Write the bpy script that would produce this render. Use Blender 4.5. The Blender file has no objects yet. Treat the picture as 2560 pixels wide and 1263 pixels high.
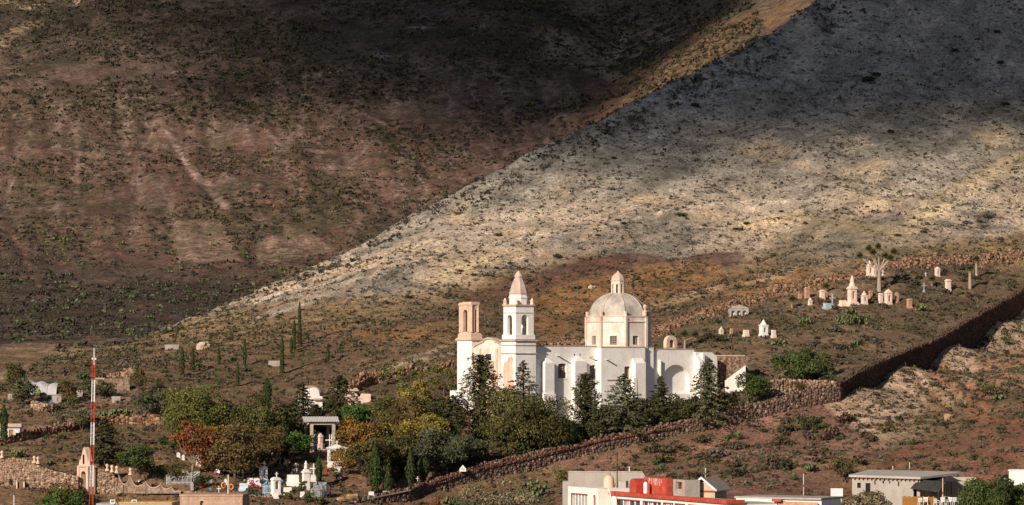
import bpy, math, random
import numpy as np

# ------------------------------------------------------------------ camera, sky, sun, exposure
F, CX, HY = 9000.0, 1280.0, 890.0          # focal length, centre and horizon, in photograph pixels
SC = bpy.context.scene
COL = SC.collection
cam_d = bpy.data.cameras.new('camera'); cam = bpy.data.objects.new('camera', cam_d); COL.objects.link(cam)
cam.location = (0, 0, 0); cam.rotation_euler = (math.radians(90), 0, 0)
cam_d.sensor_width = 36; cam_d.lens = 36 * F / 2560
cam_d.shift_y = (HY - 631.5) / 2560
cam_d.clip_start = 1; cam_d.clip_end = 20000
SC.camera = cam

SUN_EL = math.radians(24)
SH = (-0.540, -0.842)                       # horizontal direction to the sun
S = np.array([SH[0] * math.cos(SUN_EL), SH[1] * math.cos(SUN_EL), math.sin(SUN_EL)])
S /= np.linalg.norm(S)
W = bpy.data.worlds.new('World'); SC.world = W; W.use_nodes = True
nt = W.node_tree; bg = nt.nodes['Background']
sky = nt.nodes.new('ShaderNodeTexSky'); sky.sky_type = 'NISHITA'; sky.sun_disc = False
sky.sun_elevation = SUN_EL; sky.sun_rotation = math.atan2(S[0], S[1]); sky.altitude = 2700
nt.links.new(sky.outputs[0], bg.inputs[0]); bg.inputs[1].default_value = 0.055
sun_d = bpy.data.lights.new('sun', 'SUN'); sun_d.energy = 5.0; sun_d.angle = math.radians(0.5)
sun_d.color = (1.0, 0.86, 0.70)
sun = bpy.data.objects.new('sun', sun_d); COL.objects.link(sun)
from mathutils import Vector
sun.rotation_euler = Vector(S.tolist()).to_track_quat('Z', 'Y').to_euler()
sun.location = (-300, -400, 300)
SC.view_settings.view_transform = 'Standard'; SC.view_settings.look = 'None'
SC.view_settings.exposure = 0.22; SC.view_settings.gamma = 1.0
SC.view_settings.use_curve_mapping = False
SC.cycles.use_denoising = True
SC.cycles.max_bounces = 4; SC.cycles.diffuse_bounces = 2; SC.cycles.volume_bounces = 0
SC.cycles.transparent_max_bounces = 24

rng = np.random.default_rng(11)
random.seed(5)

# ------------------------------------------------------------------ noise
def _h(ix, iy, seed):
    n = (ix * 374761393 + iy * 668265263 + seed * 974711) & 0x7fffffff
    n = ((n ^ (n >> 13)) * 1274126177) & 0x7fffffff
    n = n ^ (n >> 16)
    return (n & 0xffff) / 32767.5 - 1.0
def vnoise(x, y, seed=0):
    xi = np.floor(x).astype(np.int64); yi = np.floor(y).astype(np.int64)
    fx = x - xi; fy = y - yi
    fx = fx * fx * (3 - 2 * fx); fy = fy * fy * (3 - 2 * fy)
    a = _h(xi, yi, seed); b = _h(xi + 1, yi, seed); c = _h(xi, yi + 1, seed); d = _h(xi + 1, yi + 1, seed)
    return (a + (b - a) * fx) * (1 - fy) + (c + (d - c) * fx) * fy
def fbm(x, y, scale, octv=4, seed=0, gain=0.5):
    x = np.asarray(x, float) / scale; y = np.asarray(y, float) / scale
    s = np.zeros_like(x); amp = 1.0; tot = 0
    for i in range(octv):
        s += amp * vnoise(x + 17.3 * i, y - 9.1 * i, seed + i); tot += amp; amp *= gain
        x = x * 2.03; y = y * 2.03
    return s / tot

# ------------------------------------------------------------------ terrain function
def W3(px, py, Y):
    return ((px - CX) * Y / F, Y, (HY - py) * Y / F)
class TPS:
    def __init__(s, pts, lam=0.02):
        P = np.array([W3(*p) for p in pts]); s.c = P[:, :2] / 100.0
        n = len(P); A = np.zeros((n + 3, n + 3))
        A[:n, :n] = s.k(s.c, s.c) + lam * np.eye(n) * 0.01
        A[:n, n] = 1; A[:n, n + 1:] = s.c; A[n, :n] = 1; A[n + 1:, :n] = s.c.T
        s.w = np.linalg.solve(A, np.concatenate([P[:, 2], np.zeros(3)]))
    def k(s, a, b):
        r2 = ((a[:, None, :] - b[None, :, :]) ** 2).sum(2)
        return 0.5 * r2 * np.log(r2 + 1e-12)
    def __call__(s, X, Y):
        sh = np.shape(X); q = np.stack([np.ravel(X), np.ravel(Y)], 1) / 100.0
        out = np.empty(len(q)); n = len(s.c)
        for i in range(0, len(q), 40000):
            b = q[i:i + 40000]
            out[i:i + 40000] = s.k(b, s.c) @ s.w[:n] + s.w[n] + b @ s.w[n + 1:]
        return out.reshape(sh)

crest = [(-700, 875, 600), (-300, 872, 600), (0, 870, 600), (330, 858, 600), (420, 828, 606), (550, 774, 622), (700, 712, 632), (830, 648, 640),
         (1000, 562, 648), (1100, 508, 652), (1300, 403, 662), (1500, 308, 674), (1700, 203, 690),
         (2050, 3, 715), (2400, -200, 740), (2800, -430, 770), (3400, -700, 800)]
cols = {
    0: [(1240, 447), (1165, 457), (1080, 485), (1000, 512), (930, 550), (885, 590)],
    300: [(1255, 448), (1170, 458), (1090, 480), (1000, 508), (930, 535), (885, 575)],
    600: [(1250, 450), (1200, 460), (1100, 480), (1000, 508), (920, 535), (850, 568), (800, 600)],
    830: [(1240, 455), (1150, 474), (1040, 500), (940, 528), (850, 560), (750, 600)],
    1050: [(1268, 460.5), (1198, 468), (1180, 472), (1100, 484), (1000, 505), (900, 530), (800, 562), (650, 610)],
    1280: [(1275, 445), (1212, 471), (1138, 479), (1085, 490), (1066, 500), (1050, 516), (930, 534), (880, 546), (760, 585), (600, 625)],
    1500: [(1263, 440), (1215, 456), (1164, 477), (1098, 485), (1068, 496), (1050, 514), (1000, 524), (905, 542), (845, 558), (700, 598), (500, 640)],
    1800: [(1235, 438), (1165, 462), (1094, 485.5), (1038, 492), (1005, 504), (990, 519), (905, 531), (850, 546), (760, 575), (600, 618), (400, 660)],
    2100: [(1290, 435), (1212, 450), (1150, 462), (1060, 484), (1012, 494), (962, 501), (950, 512), (850, 540), (750, 576), (640, 606), (400, 655), (150, 700)],
    1960: [(1052, 489.5), (995, 496), (985, 507), (960, 520), (905, 532)],
    1650: [(1128, 482), (1070, 488.5)],
    1400: [(1190, 474.5), (1118, 482)],
    1180: [(1238, 467), (1170, 474)],
    2200: [(976, 509), (902, 521)],
    2450: [(888, 556), (783, 570)],
    2350: [(1290, 436), (1208, 451), (1130, 465), (1060, 484), (1000, 500), (940, 532), (846, 546), (700, 588), (600, 612), (400, 655), (150, 700)],
    2560: [(1275, 434), (1190, 449), (1100, 462), (1000, 490), (905, 528), (814, 578), (716, 594), (620, 614), (450, 645), (200, 695)],
}
pts = list(crest)
for cx_, v in cols.items():
    pts += [(cx_, a, b) for a, b in v]
pts += [(-500, a, b) for a, b in cols[0]] + [(3000, a - 90, b) for a, b in cols[2560]]
pts += [(x_, p_, y_) for x_ in (-500, 0, 600, 1200, 1800, 2400, 3000) for p_, y_ in ((1525, 340), (1575, 310))]
TN = TPS(pts, 0.25)
_cx = np.array([W3(*p)[0] for p in crest]); _cy = np.array([p[2] for p in crest], float)
mpts = [(-300, 856, 690), (-300, 830, 770), (-300, 700, 860), (-300, 500, 950), (-300, 250, 1050), (-300, 0, 1150), (-300, -200, 1240),
        (0, 856, 690), (0, 830, 770), (0, 700, 860), (0, 500, 950), (0, 250, 1050), (0, 0, 1150), (0, -200, 1240),
        (300, 850, 700), (300, 800, 790), (300, 600, 905), (300, 300, 1030), (300, 60, 1125),
        (600, 800, 780), (600, 650, 880), (600, 400, 990), (600, 150, 1090), (600, 0, 1150), (600, -200, 1240),
        (1000, 720, 840), (1000, 560, 912), (1000, 400, 985), (1000, 200, 1065), (1000, 0, 1140), (1000, -200, 1230),
        (1400, 560, 900), (1400, 420, 960), (1400, 300, 1015), (1400, 180, 1070), (1400, 60, 1110), (1400, -150, 1200),
        (1470, 330, 1000), (1505, 250, 1040), (1525, 170, 1085), (1560, 110, 1115), (1590, 20, 1150), (1600, -150, 1210),
        (1580, 300, 968), (1600, 230, 1000), (1640, 170, 1035), (1720, 100, 1062), (1850, 0, 1085), (1900, -150, 1130),
        (1750, 250, 960), (1850, 130, 985), (2000, 20, 1010), (2300, -150, 1040), (2800, -350, 1080)]
TM = TPS(mpts, 0.05)

def terrain(X, Y):
    X = np.asarray(X, float); Y = np.asarray(Y, float)
    Yc = np.interp(X, _cx, _cy)
    n = TN(X, np.minimum(Y, Yc))
    d = np.maximum(Y - Yc, 0)
    n = n - 0.55 * d * d / (d + 14)
    n = n + 0.55 * fbm(X, Y, 14, 4, 3) + 0.35 * fbm(X, Y, 3.2, 3, 9) \
        + np.clip((Y - 545) / 50, 0, 1) * (0.8 * fbm(X, Y, 8, 4, 5) + 0.55 * (0.25 - np.abs(fbm(X, Y, 4.0, 3, 6)))) \
        + 0.5 * np.clip((Y - 560) / 60, 0, 1) * (0.72 - np.abs(fbm(X * 1.0 + 0.45 * Y, Y * 0.25, 9, 3, 21))) * 1.4
    rib = np.exp(-((X - 61.5) / 5.5) ** 2 - ((Y - 504) / 13) ** 2)                          # steep ribs of the red cutting
    n = n - 1.1 * rib * np.clip(np.sin(2 * math.pi * (X + .12 * Y) / 2.9), 0, 1) ** 1.5
    m = TM(X, Y)
    rid = 1 - np.abs(fbm(X + 0.25 * Y, Y * 0.22, 22, 4, 40))          # gullies that run down the slope
    m = m + 2.6 * (rid - 0.7) * np.clip((Y - 800) / 100, 0, 1) + 0.9 * fbm(X, Y, 18, 4, 44) + 0.5 * fbm(X, Y, 4.5, 3, 47)
    m = m + 1.5 * (0.72 - (1 - np.abs(fbm(X + .13 * Y, Y * .11, 7.5, 3, 52)))) * -1 * np.clip((Y - 850) / 60, 0, 1) * np.clip((1110 - Y) / 60, 0, 1)
    k = 1.5
    h = np.clip(0.5 + 0.5 * (n - m) / k, 0, 1)
    return m + (n - m) * h + k * h * (1 - h), n > m

GX0, GX1, GDX = -186.0, 172.0, 0.8
gx = np.arange(GX0, GX1 + 0.01, GDX)
gy = np.concatenate([np.arange(314, 800, 0.75), np.arange(800, 1262, 1.05)])
GXX, GYY = np.meshgrid(gx, gy)
GZ, GNEAR = terrain(GXX, GYY)

def ground(x, y):
    x = np.asarray(x, float); y = np.asarray(y, float)
    i = np.clip((x - GX0) / GDX, 0, len(gx) - 1.001); ii = i.astype(int); fx = i - ii
    jj = np.clip(np.searchsorted(gy, y, 'right') - 1, 0, len(gy) - 2); fy = np.clip((y - gy[jj]) / (gy[jj + 1] - gy[jj]), 0, 1)
    return (GZ[jj, ii] * (1 - fx) + GZ[jj, ii + 1] * fx) * (1 - fy) + (GZ[jj + 1, ii] * (1 - fx) + GZ[jj + 1, ii + 1] * fx) * fy
_ys = np.arange(320, 1258, 0.5)
def hit(px, py):
    """where the line of sight of a photograph pixel meets the ground"""
    z = ground((px - CX) * _ys / F, _ys)
    e = z - (HY - py) * _ys / F
    k = np.argmax(e >= 0)
    if e[k] < 0: k = len(_ys) - 1
    if k > 0 and e[k] > e[k - 1]:
        y = _ys[k] - 0.5 * e[k] / (e[k] - e[k - 1])
    else:
        y = _ys[k]
    return np.array([(px - CX) * y / F, y, float(ground((px - CX) * y / F, y))])
def pix(x, y, z):
    return CX + F * x / y, HY - F * z / y

# ------------------------------------------------------------------ materials
def newmat(name):
    m = bpy.data.materials.new(name); m.use_nodes = True
    b = m.node_tree.nodes['Principled BSDF']
    b.inputs['Roughness'].default_value = 0.85
    b.inputs['Specular IOR Level'].default_value = 0.2
    return m, m.node_tree, b
def nd(t, typ, **kw):
    n = t.nodes.new(typ)
    for k, v in kw.items():
        if isinstance(k, str) and hasattr(n, k): setattr(n, k, v)
    return n
def noise_node(t, scale, detail=5, rough=0.6, coord='Object', vec=None):
    n = t.nodes.new('ShaderNodeTexNoise'); n.inputs['Scale'].default_value = scale
    n.inputs['Detail'].default_value = detail; n.inputs['Roughness'].default_value = rough
    if vec is None:
        c = t.nodes.new('ShaderNodeTexCoord'); vec = c.outputs[coord]
    t.links.new(vec, n.inputs['Vector'])
    return n
def ramp(t, src, stops):
    r = t.nodes.new('ShaderNodeValToRGB'); t.links.new(src, r.inputs[0])
    e = r.color_ramp.elements
    while len(e) < len(stops): e.new(0.5)
    for i, (p, c) in enumerate(stops):
        e[i].position = p; e[i].color = (c[0], c[1], c[2], 1) if hasattr(c, '__len__') else (c, c, c, 1)
    return r
def mixc(t, fac, a, b, mode='MIX'):
    m = t.nodes.new('ShaderNodeMix'); m.data_type = 'RGBA'; m.blend_type = mode
    for sock, v in ((m.inputs[0], fac), (m.inputs[6], a), (m.inputs[7], b)):
        if hasattr(v, 'is_output'): t.links.new(v, sock)
        elif hasattr(v, '__len__'): sock.default_value = (v[0], v[1], v[2], 1)
        else: sock.default_value = v
    return m.outputs[2]
def bump(t, b, src, strength, dist):
    n = t.nodes.new('ShaderNodeBump'); n.inputs['Strength'].default_value = strength; n.inputs['Distance'].default_value = dist
    t.links.new(src, n.inputs['Height']); t.links.new(n.outputs[0], b.inputs['Normal'])
MATS = {}
def plain(name, c, rough=0.8, spec=0.2, var=0.25, scale=2.0, metal=0.0, bmp=0.0):
    if name in MATS: return MATS[name]
    m, t, b = newmat(name)
    n = noise_node(t, scale, 5, 0.65)
    r = ramp(t, n.outputs[0], [(0.3, tuple(x * (1 - var) for x in c)), (0.7, tuple(min(1, x * (1 + var)) for x in c))])
    t.links.new(r.outputs[0], b.inputs['Base Color'])
    b.inputs['Roughness'].default_value = rough; b.inputs['Specular IOR Level'].default_value = spec
    b.inputs['Metallic'].default_value = metal
    if bmp: bump(t, b, n.outputs[0], bmp, 0.05)
    MATS[name] = m; return m
def plaster(name, c, stain, amount=0.5, scale=0.6, streak=True):
    """old limewash: worn patches of the ground below and rain streaks"""
    if name in MATS: return MATS[name]
    m, t, b = newmat(name)
    co = t.nodes.new('ShaderNodeTexCoord')
    n1 = noise_node(t, scale, 8, 0.62, vec=co.outputs['Object'])
    mp = t.nodes.new('ShaderNodeMapping'); mp.inputs['Scale'].default_value = (1.6, 1.6, 0.12)
    t.links.new(co.outputs['Object'], mp.inputs['Vector'])
    n2 = noise_node(t, 1.3, 6, 0.6, vec=mp.outputs[0])
    r1 = ramp(t, n1.outputs[0], [(0.5 - 0.14 * amount, 0.0), (0.80 - 0.22 * amount, amount)])
    base = mixc(t, r1.outputs[0], c, stain)
    if streak:
        r2 = ramp(t, n2.outputs[0], [(0.5, 0.0), (0.75, 0.5 * amount)])
        base = mixc(t, r2.outputs[0], base, tuple(x * 0.62 for x in stain))
    n3 = noise_node(t, 6, 4, 0.6, vec=co.outputs['Object'])
    r3 = ramp(t, n3.outputs[0], [(0.3, 0.88), (0.7, 1.06)])
    base = mixc(t, 1.0, base, r3.outputs[0], 'MULTIPLY')
    t.links.new(base, b.inputs['Base Color'])
    bump(t, b, n1.outputs[0], 0.5, 0.06)
    MATS[name] = m; return m
def vcol_mat(name, rough=0.9, speck=None, dots=None):
    """colour from the mesh's own colour attribute, broken up by fine noise"""
    if name in MATS: return MATS[name]
    m, t, b = newmat(name)
    a = t.nodes.new('ShaderNodeAttribute'); a.attribute_name = 'Col'
    col = a.outputs['Color']
    if speck:
        for sc_, lo, hi in speck:
            n = noise_node(t, sc_, 6, 0.7)
            r = ramp(t, n.outputs[0], [(0.32, lo), (0.68, hi)])
            col = mixc(t, 1.0, col, r.outputs[0], 'MULTIPLY')
        for sc_, a_, b_, dc_, st_, ms_ in (dots or ()):        # tiny scrub and pebbles, too small to build singly
            n = noise_node(t, sc_, 3, 0.6); r = ramp(t, n.outputs[0], [(a_, 0.0), (b_, st_)])
            n2 = noise_node(t, ms_, 4, 0.6); r2 = ramp(t, n2.outputs[0], [(0.36, 0.12), (0.62, 1.0)])
            f = t.nodes.new('ShaderNodeMath'); f.operation = 'MULTIPLY'; t.links.new(r.outputs[0], f.inputs[0]); t.links.new(r2.outputs[0], f.inputs[1])
            col = mixc(t, f.outputs[0], col, dc_)
        n = noise_node(t, 1.4, 8, 0.75)
        bump(t, b, n.outputs[0], 0.9, 0.35)
    t.links.new(col, b.inputs['Base Color'])
    b.inputs['Roughness'].default_value = rough; b.inputs['Specular IOR Level'].default_value = 0.12
    MATS[name] = m; return m

# ------------------------------------------------------------------ mesh plumbing
def tag(o, label=None, cat=None, group=None, kind=None):
    for k, v in (('label', label), ('category', cat), ('group', group), ('kind', kind)):
        if v: o[k] = v
    return o
def np_mesh(name, V, Fc, col=None, smooth=False):
    """V (n,3), Fc (m,3 or 4)"""
    V = np.asarray(V, np.float32); Fc = np.asarray(Fc, np.int32)
    me = bpy.data.meshes.new(name); k = Fc.shape[1]
    me.vertices.add(len(V)); me.vertices.foreach_set('co', V.ravel())
    me.loops.add(Fc.size); me.loops.foreach_set('vertex_index', Fc.ravel())
    me.polygons.add(len(Fc)); me.polygons.foreach_set('loop_start', np.arange(0, Fc.size, k, dtype=np.int32))
    me.polygons.foreach_set('loop_total', np.full(len(Fc), k, np.int32))
    if smooth: me.polygons.foreach_set('use_smooth', np.ones(len(Fc), bool))
    me.update(calc_edges=True)
    if col is not None:
        a = me.color_attributes.new('Col', 'FLOAT_COLOR', 'POINT')
        c = np.ones((len(V), 4), np.float32); c[:, :3] = col; a.data.foreach_set('color', c.ravel())
    return me
def link(name, me, mat, parent=None, loc=(0, 0, 0)):
    o = bpy.data.objects.new(name, me); COL.objects.link(o)
    if mat is not None and not me.materials: me.materials.append(mat)
    if parent is not None: o.parent = parent
    o.location = loc
    return o
def empty(name, loc, rz=0.0):
    o = bpy.data.objects.new(name, None); COL.objects.link(o); o.empty_display_size = 0.3
    o.location = tuple(float(v) for v in loc); o.rotation_euler = (0, 0, rz); return o

# ------------------------------------------------------------------ terrain colour
def inpoly(px, py, poly):
    ins = np.zeros(px.shape, bool); n = len(poly)
    for i in range(n):
        x0, y0 = poly[i]; x1, y1 = poly[(i + 1) % n]
        c = ((y0 > py) != (y1 > py)) & (px < (x1 - x0) * (py - y0) / (y1 - y0 + 1e-9) + x0)
        ins ^= c
    return ins
def linedist(px, py, line):
    d = np.full(px.shape, 1e9)
    for (x0, y0), (x1, y1) in zip(line[:-1], line[1:]):
        dx, dy = x1 - x0, y1 - y0; t = np.clip(((px - x0) * dx + (py - y0) * dy) / (dx * dx + dy * dy), 0, 1)
        d = np.minimum(d, np.hypot(px - x0 - t * dx, py - y0 - t * dy))
    return d
# ------------------------------------------------------------------ the ground: hillside and mountain
def smooth(a, b, x): 
    t = np.clip((x - a) / (b - a), 0, 1); return t * t * (3 - 2 * t)
def terrain_colour():
    X, Y, Z, near = GXX, GYY, GZ, GNEAR
    px, py = pix(X, Y, Z)
    wob = fbm(X, Y, 9, 4, 60); wob2 = fbm(X, Y, 26, 4, 71); fine = fbm(X, Y, 2.4, 3, 80)
    qx = px + 46 * fbm(X, Y, 12, 3, 91); qy = py + 22 * fbm(X, Y, 10, 3, 95)
    C = np.zeros(X.shape + (3,))
    def lay(mask, col):
        m = mask[..., None]; C[:] = C * (1 - m) + np.array(col) * m
    # --- hillside
    C[:] = (.175, .112, .066)
    lay(smooth(-.2, .5, wob2), (.145, .098, .06))
    lay(0.6 * smooth(.1, .5, wob), (.24, .16, .095))
    line = np.interp(qx, [300, 560, 800, 1050, 1300, 1500, 1800, 2100, 2350, 2560, 3000], [858, 792, 772, 748, 682, 655, 645, 660, 620, 600, 570])
    up = line - qy
    lay(smooth(-70, -10, up) * .75, (.27, .19, .115))
    lay(smooth(-5, 40, up), (.525, .405, .30))
    lay(smooth(90, 210, up + 40 * wob2), (.365, .315, .255))
    lay(smooth(200, 420, up + 60 * wob2), (.315, .29, .26))
    lay(.6 * smooth(.05, .4, wob) * smooth(0, 30, up) * (1 - smooth(260, 380, up)), (.56, .41, .26))
    lay(.8 * smooth(.15, .5, -wob) * smooth(0, 30, up), (.27, .245, .205))
    lay(.7 * smooth(.2, .5, -wob2) * smooth(0, 30, up), (.30, .275, .235))
    # paths and pale scars on the upper slope
    for ln, w, c in [([(1240, 610), (1400, 583), (1560, 555), (1700, 520), (1900, 505), (2080, 500)], 5, (.62, .52, .40)),
                     ([(2560, 522), (2450, 520), (2330, 530)], 5, (.66, .55, .40)),
                     ([(2560, 395), (2460, 440), (2340, 520), (2280, 560)], 26, (.60, .46, .29)),
                     ([(1840, 580), (1980, 540), (2100, 560), (2250, 590)], 16, (.58, .43, .26)),
                     ([(520, 790), (620, 765), (700, 738)], 6, (.58, .52, .43)),
                     ([(640, 800), (730, 770), (800, 745)], 5, (.55, .49, .40)),
                     ([(1080, 700), (1180, 660), (1250, 650)], 12, (.62, .48, .28))]:
        lay(.8 * (1 - smooth(w * .5, w * 1.3, linedist(px, py + 6 * fine, ln) + 6 * wob)), c)
    # maroon and rust bands below
    for ln, w, c, a in [([(1160, 760), (1300, 715), (1450, 680), (1560, 650)], 30, (.125, .062, .048), .9),
                        ([(1560, 650), (1700, 640), (1830, 625), (1880, 610)], 16, (.14, .075, .065), .85),
                        ([(1760, 655), (1850, 640)], 26, (.15, .085, .078), .8),
                        ([(820, 870), (960, 820), (1100, 800)], 22, (.15, .088, .068), .7),
                        ([(1380, 760), (1500, 720), (1650, 690), (1780, 680)], 40, (.25, .135, .056), .8),
                        ([(900, 850), (1080, 830), (1140, 850)], 26, (.23, .135, .06), .7),
                        ([(1340, 820), (1480, 780), (1700, 740), (2000, 690)], 24, (.235, .13, .06), .7),
                        ([(1640, 770), (1900, 700), (2000, 670)], 9, (.40, .31, .22), .5),
                        ([(520, 850), (700, 820), (900, 770)], 30, (.26, .18, .095), .6),
                        ([(420, 840), (560, 790), (660, 760)], 16, (.30, .2, .10), .7)]:
        lay(a * (1 - smooth(w * .5, w * 1.25, linedist(qx, qy, ln))) * (up < 20), c)
    # scrubby olive slope above the graves
    lay(.6 * (1 - smooth(25, 70, linedist(qx, qy, [(1960, 620), (2100, 590), (2250, 610)]))), (.17, .145, .095))
    # graveyard right
    gy_ = inpoly(qx, qy, [(1640, 850), (1780, 790), (2000, 730), (2300, 665), (2700, 625), (2700, 700), (2350, 830), (2100, 955), (1860, 960), (1640, 880)])
    lay(.85 * gy_, (.135, .10, .066)); lay(.7 * gy_ * smooth(.0, .4, wob), (.19, .13, .085)); lay(.5 * gy_ * smooth(.15, .5, -wob), (.10, .085, .055))
    # right of the long wall: pale stony ground, ochre and red cuts
    wl = np.interp(px, [2040, 2100, 2200, 2350, 2560, 2900], [1000, 985, 940, 870, 770, 640])
    out = (px > 2060) & (py > wl) & near
    dn = py - wl
    lay(out * (1 - smooth(120, 220, dn + 40 * wob2)) * .95, (.46, .345, .26))
    lay(out * .6 * smooth(.1, .45, wob), (.30, .21, .15))
    for ln, w, c in [([(2360, 930), (2420, 985), (2440, 1030)], 34, (.27, .125, .075)), ([(2300, 985), (2370, 1050)], 20, (.26, .16, .085)),
                     ([(2480, 930), (2560, 890)], 34, (.29, .165, .095)), ([(2470, 960), (2560, 960)], 26, (.26, .16, .10))]:
        lay(.85 * (1 - smooth(w * .5, w * 1.3, linedist(qx, qy, ln))), c)
    low = inpoly(qx, qy, [(2060, 1300), (2150, 1190), (2350, 1085), (2480, 1030), (2900, 950), (2900, 1400)])
    lay(.85 * low, (.19, .09, .06)); lay(.7 * low * smooth(.1, .5, wob), (.235, .125, .075)); lay(.5 * low * smooth(.1, .4, -wob), (.14, .085, .06))
    sc = inpoly(qx, qy, [(1380, 1300), (1420, 1150), (1750, 1075), (2080, 1010), (2200, 1130), (2050, 1300)])
    lay(.8 * sc, (.185, .105, .075)); lay(.7 * sc * smooth(.0, .45, wob), (.30, .19, .14)); lay(.6 * sc * smooth(.1, .5, wob2), (.20, .10, .085))
    # bare earth and paths at the left and in the lower graveyard
    for ln, w, c in [([(90, 1075), (180, 1040), (260, 1000), (330, 985)], 24, (.27, .17, .12)), ([(830, 975), (950, 935), (1060, 900), (1140, 872)], 7, (.42, .34, .26)),
                     ([(1000, 905), (1130, 850)], 5, (.38, .31, .25)), ([(600, 1230), (800, 1200), (1000, 1190)], 30, (.20, .125, .085)),
                     ([(860, 1180), (1000, 1215), (1060, 1190)], 22, (.24, .14, .09)), ([(0, 945), (60, 935)], 8, (.36, .28, .21)),
                     ([(60, 1010), (150, 995)], 10, (.26, .17, .12))]:
        lay(.8 * (1 - smooth(w * .5, w * 1.4, linedist(qx, qy, ln))), c)
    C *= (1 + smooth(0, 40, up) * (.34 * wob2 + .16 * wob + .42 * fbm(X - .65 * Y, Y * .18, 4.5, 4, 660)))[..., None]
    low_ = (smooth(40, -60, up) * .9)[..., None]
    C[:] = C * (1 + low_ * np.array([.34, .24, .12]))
    # --- mountain
    far = ~near
    Cn = C.copy()
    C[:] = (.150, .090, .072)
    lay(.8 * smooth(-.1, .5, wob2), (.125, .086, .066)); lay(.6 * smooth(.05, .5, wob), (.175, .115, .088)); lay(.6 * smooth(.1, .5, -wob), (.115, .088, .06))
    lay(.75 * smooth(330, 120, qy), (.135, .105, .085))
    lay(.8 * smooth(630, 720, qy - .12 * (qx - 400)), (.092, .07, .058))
    for i in range(44):                                        # pale stony gullies that run down the face
        x0 = 10 + 33 * i + 14 * math.sin(i * 7.1); y0 = 240 + 60 * math.sin(i * 2.3); L = 130 + 90 * math.sin(i * 4.7 + 1)
        ln = [(x0, y0), (x0 + L * .20, y0 + L * .5), (x0 + L * .5, y0 + L)]
        lay(.75 * smooth(.0, .4, fbm(X, Y, 5, 3, 200 + i)) * (1 - smooth(1, 7, linedist(px + 26 * wob + 8 * fine, py, ln))), (.36, .26, .225))
    for ln, w, c in [([(395, 300), (440, 370), (470, 420), (500, 455), (560, 520)], 8, (.46, .35, .31)), ([(480, 425), (530, 470), (565, 515)], 13, (.40, .29, .26)),
                     ([(190, 340), (200, 400), (190, 450), (200, 500)], 6, (.38, .28, .25)), ([(40, 380), (50, 430)], 6, (.40, .31, .28)),
                     ([(640, 300), (690, 350), (720, 430), (760, 500)], 4, (.30, .2, .17)), ([(880, 340), (930, 440), (990, 520)], 6, (.22, .115, .095)),
                     ([(640, 480), (700, 530), (715, 550)], 8, (.26, .135, .105)), ([(0, 560), (55, 620), (70, 680), (100, 715)], 7, (.27, .145, .11)),
                     ([(235, 575), (290, 620), (330, 665)], 8, (.24, .13, .10)), ([(330, 780), (350, 770)], 8, (.32, .17, .10)),
                     ([(0, 838), (70, 830)], 9, (.36, .22, .16)), ([(760, 192), (870, 176)], 4, (.46, .40, .33)),
                     ([(860, 90), (1000, 70), (1240, 66)], 7, (.28, .27, .25)), ([(880, 110), (960, 140)], 16, (.34, .29, .27)),
                     ([(0, 0), (90, 8), (190, 2)], 22, (.72, .56, .36)), ([(0, 110), (40, 80), (90, 60)], 18, (.40, .30, .20))]:
        brk = smooth(-.25, .25, fbm(X, Y, 4.0, 3, 150 + int(w)) + .35 * fbm(X, Y, 11, 2, 160)) 
        lay(1.0 * (.4 + .6 * brk) * (1 - smooth(w * .25, w * 1.0, linedist(px + 8 * wob + 5 * fine, py + 5 * fine, ln) + 4 * fine)), c)
    lay(.9 * (inpoly(qx, qy, [(772, 35), (810, 42), (838, 78), (780, 72)])), (.34, .165, .07))
    # gully head with pale rock walls, and the rusty spur to its right
    lay(.8 * (1 - smooth(20, 60, linedist(qx, qy, [(1400, 110), (1480, 150), (1540, 150), (1640, 105)]))), (.27, .215, .15))
    spur = inpoly(qx, qy, [(1505, 290), (1530, 180), (1600, 140), (1680, 90), (1800, 60), (2200, -90), (2200, 100), (1600, 330)])
    lay(.85 * spur, (.165, .105, .062)); lay(.6 * spur * smooth(.1, .5, wob), (.16, .115, .05))
    lay(.9 * (1 - smooth(6, 18, linedist(px, py, [(1530, 175), (1580, 165), (1640, 120)]))), (.10, .085, .05))
    lay(.7 * (1 - smooth(15, 50, linedist(qx, qy, [(1500, 300), (1490, 240), (1450, 200)]))), (.13, .062, .05))
    # ploughed plots
    for poly in ([(438, 552), (548, 548), (572, 592), (606, 655), (442, 655), (424, 592)], [(648, 612), (720, 566), (790, 590), (836, 628), (700, 655), (640, 652)],
                 [(0, 862), (250, 842), (330, 850), (250, 868), (0, 905)], [(50, 835), (240, 832), (250, 842), (60, 850)]):
        f = inpoly(px + 5 * wob, py + 4 * wob, poly)
        st = .5 + .5 * np.sin(Y * 2.1 + 1.2 * wob)
        lay(.95 * f, (.27, .19, .145)); lay(.5 * f * st, (.15, .105, .08))
    stk = 1 - np.abs(fbm(X + .12 * Y + 1.5 * wob, Y * .10, 5.5, 3, 610)); stk2 = 1 - np.abs(fbm(X + .14 * Y, Y * .14, 9, 3, 620))
    band = smooth(150, 240, py) * smooth(640, 540, py) * (px < 1450)
    lay(.75 * band * smooth(.86, .97, stk + .05 * fine), (.205, .145, .12)); lay(.6 * band * smooth(.9, .98, stk2 + .05 * fine), (.28, .215, .185))
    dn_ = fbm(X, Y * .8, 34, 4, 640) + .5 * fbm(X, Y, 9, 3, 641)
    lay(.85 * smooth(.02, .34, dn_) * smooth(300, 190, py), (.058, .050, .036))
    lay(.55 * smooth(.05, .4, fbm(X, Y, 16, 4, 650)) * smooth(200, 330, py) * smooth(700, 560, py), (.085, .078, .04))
    C *= np.array([1.08, 1.0, .95]) * (1 + .3 * wob2 - .25 * smooth(640, 760, py))[..., None]
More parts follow.
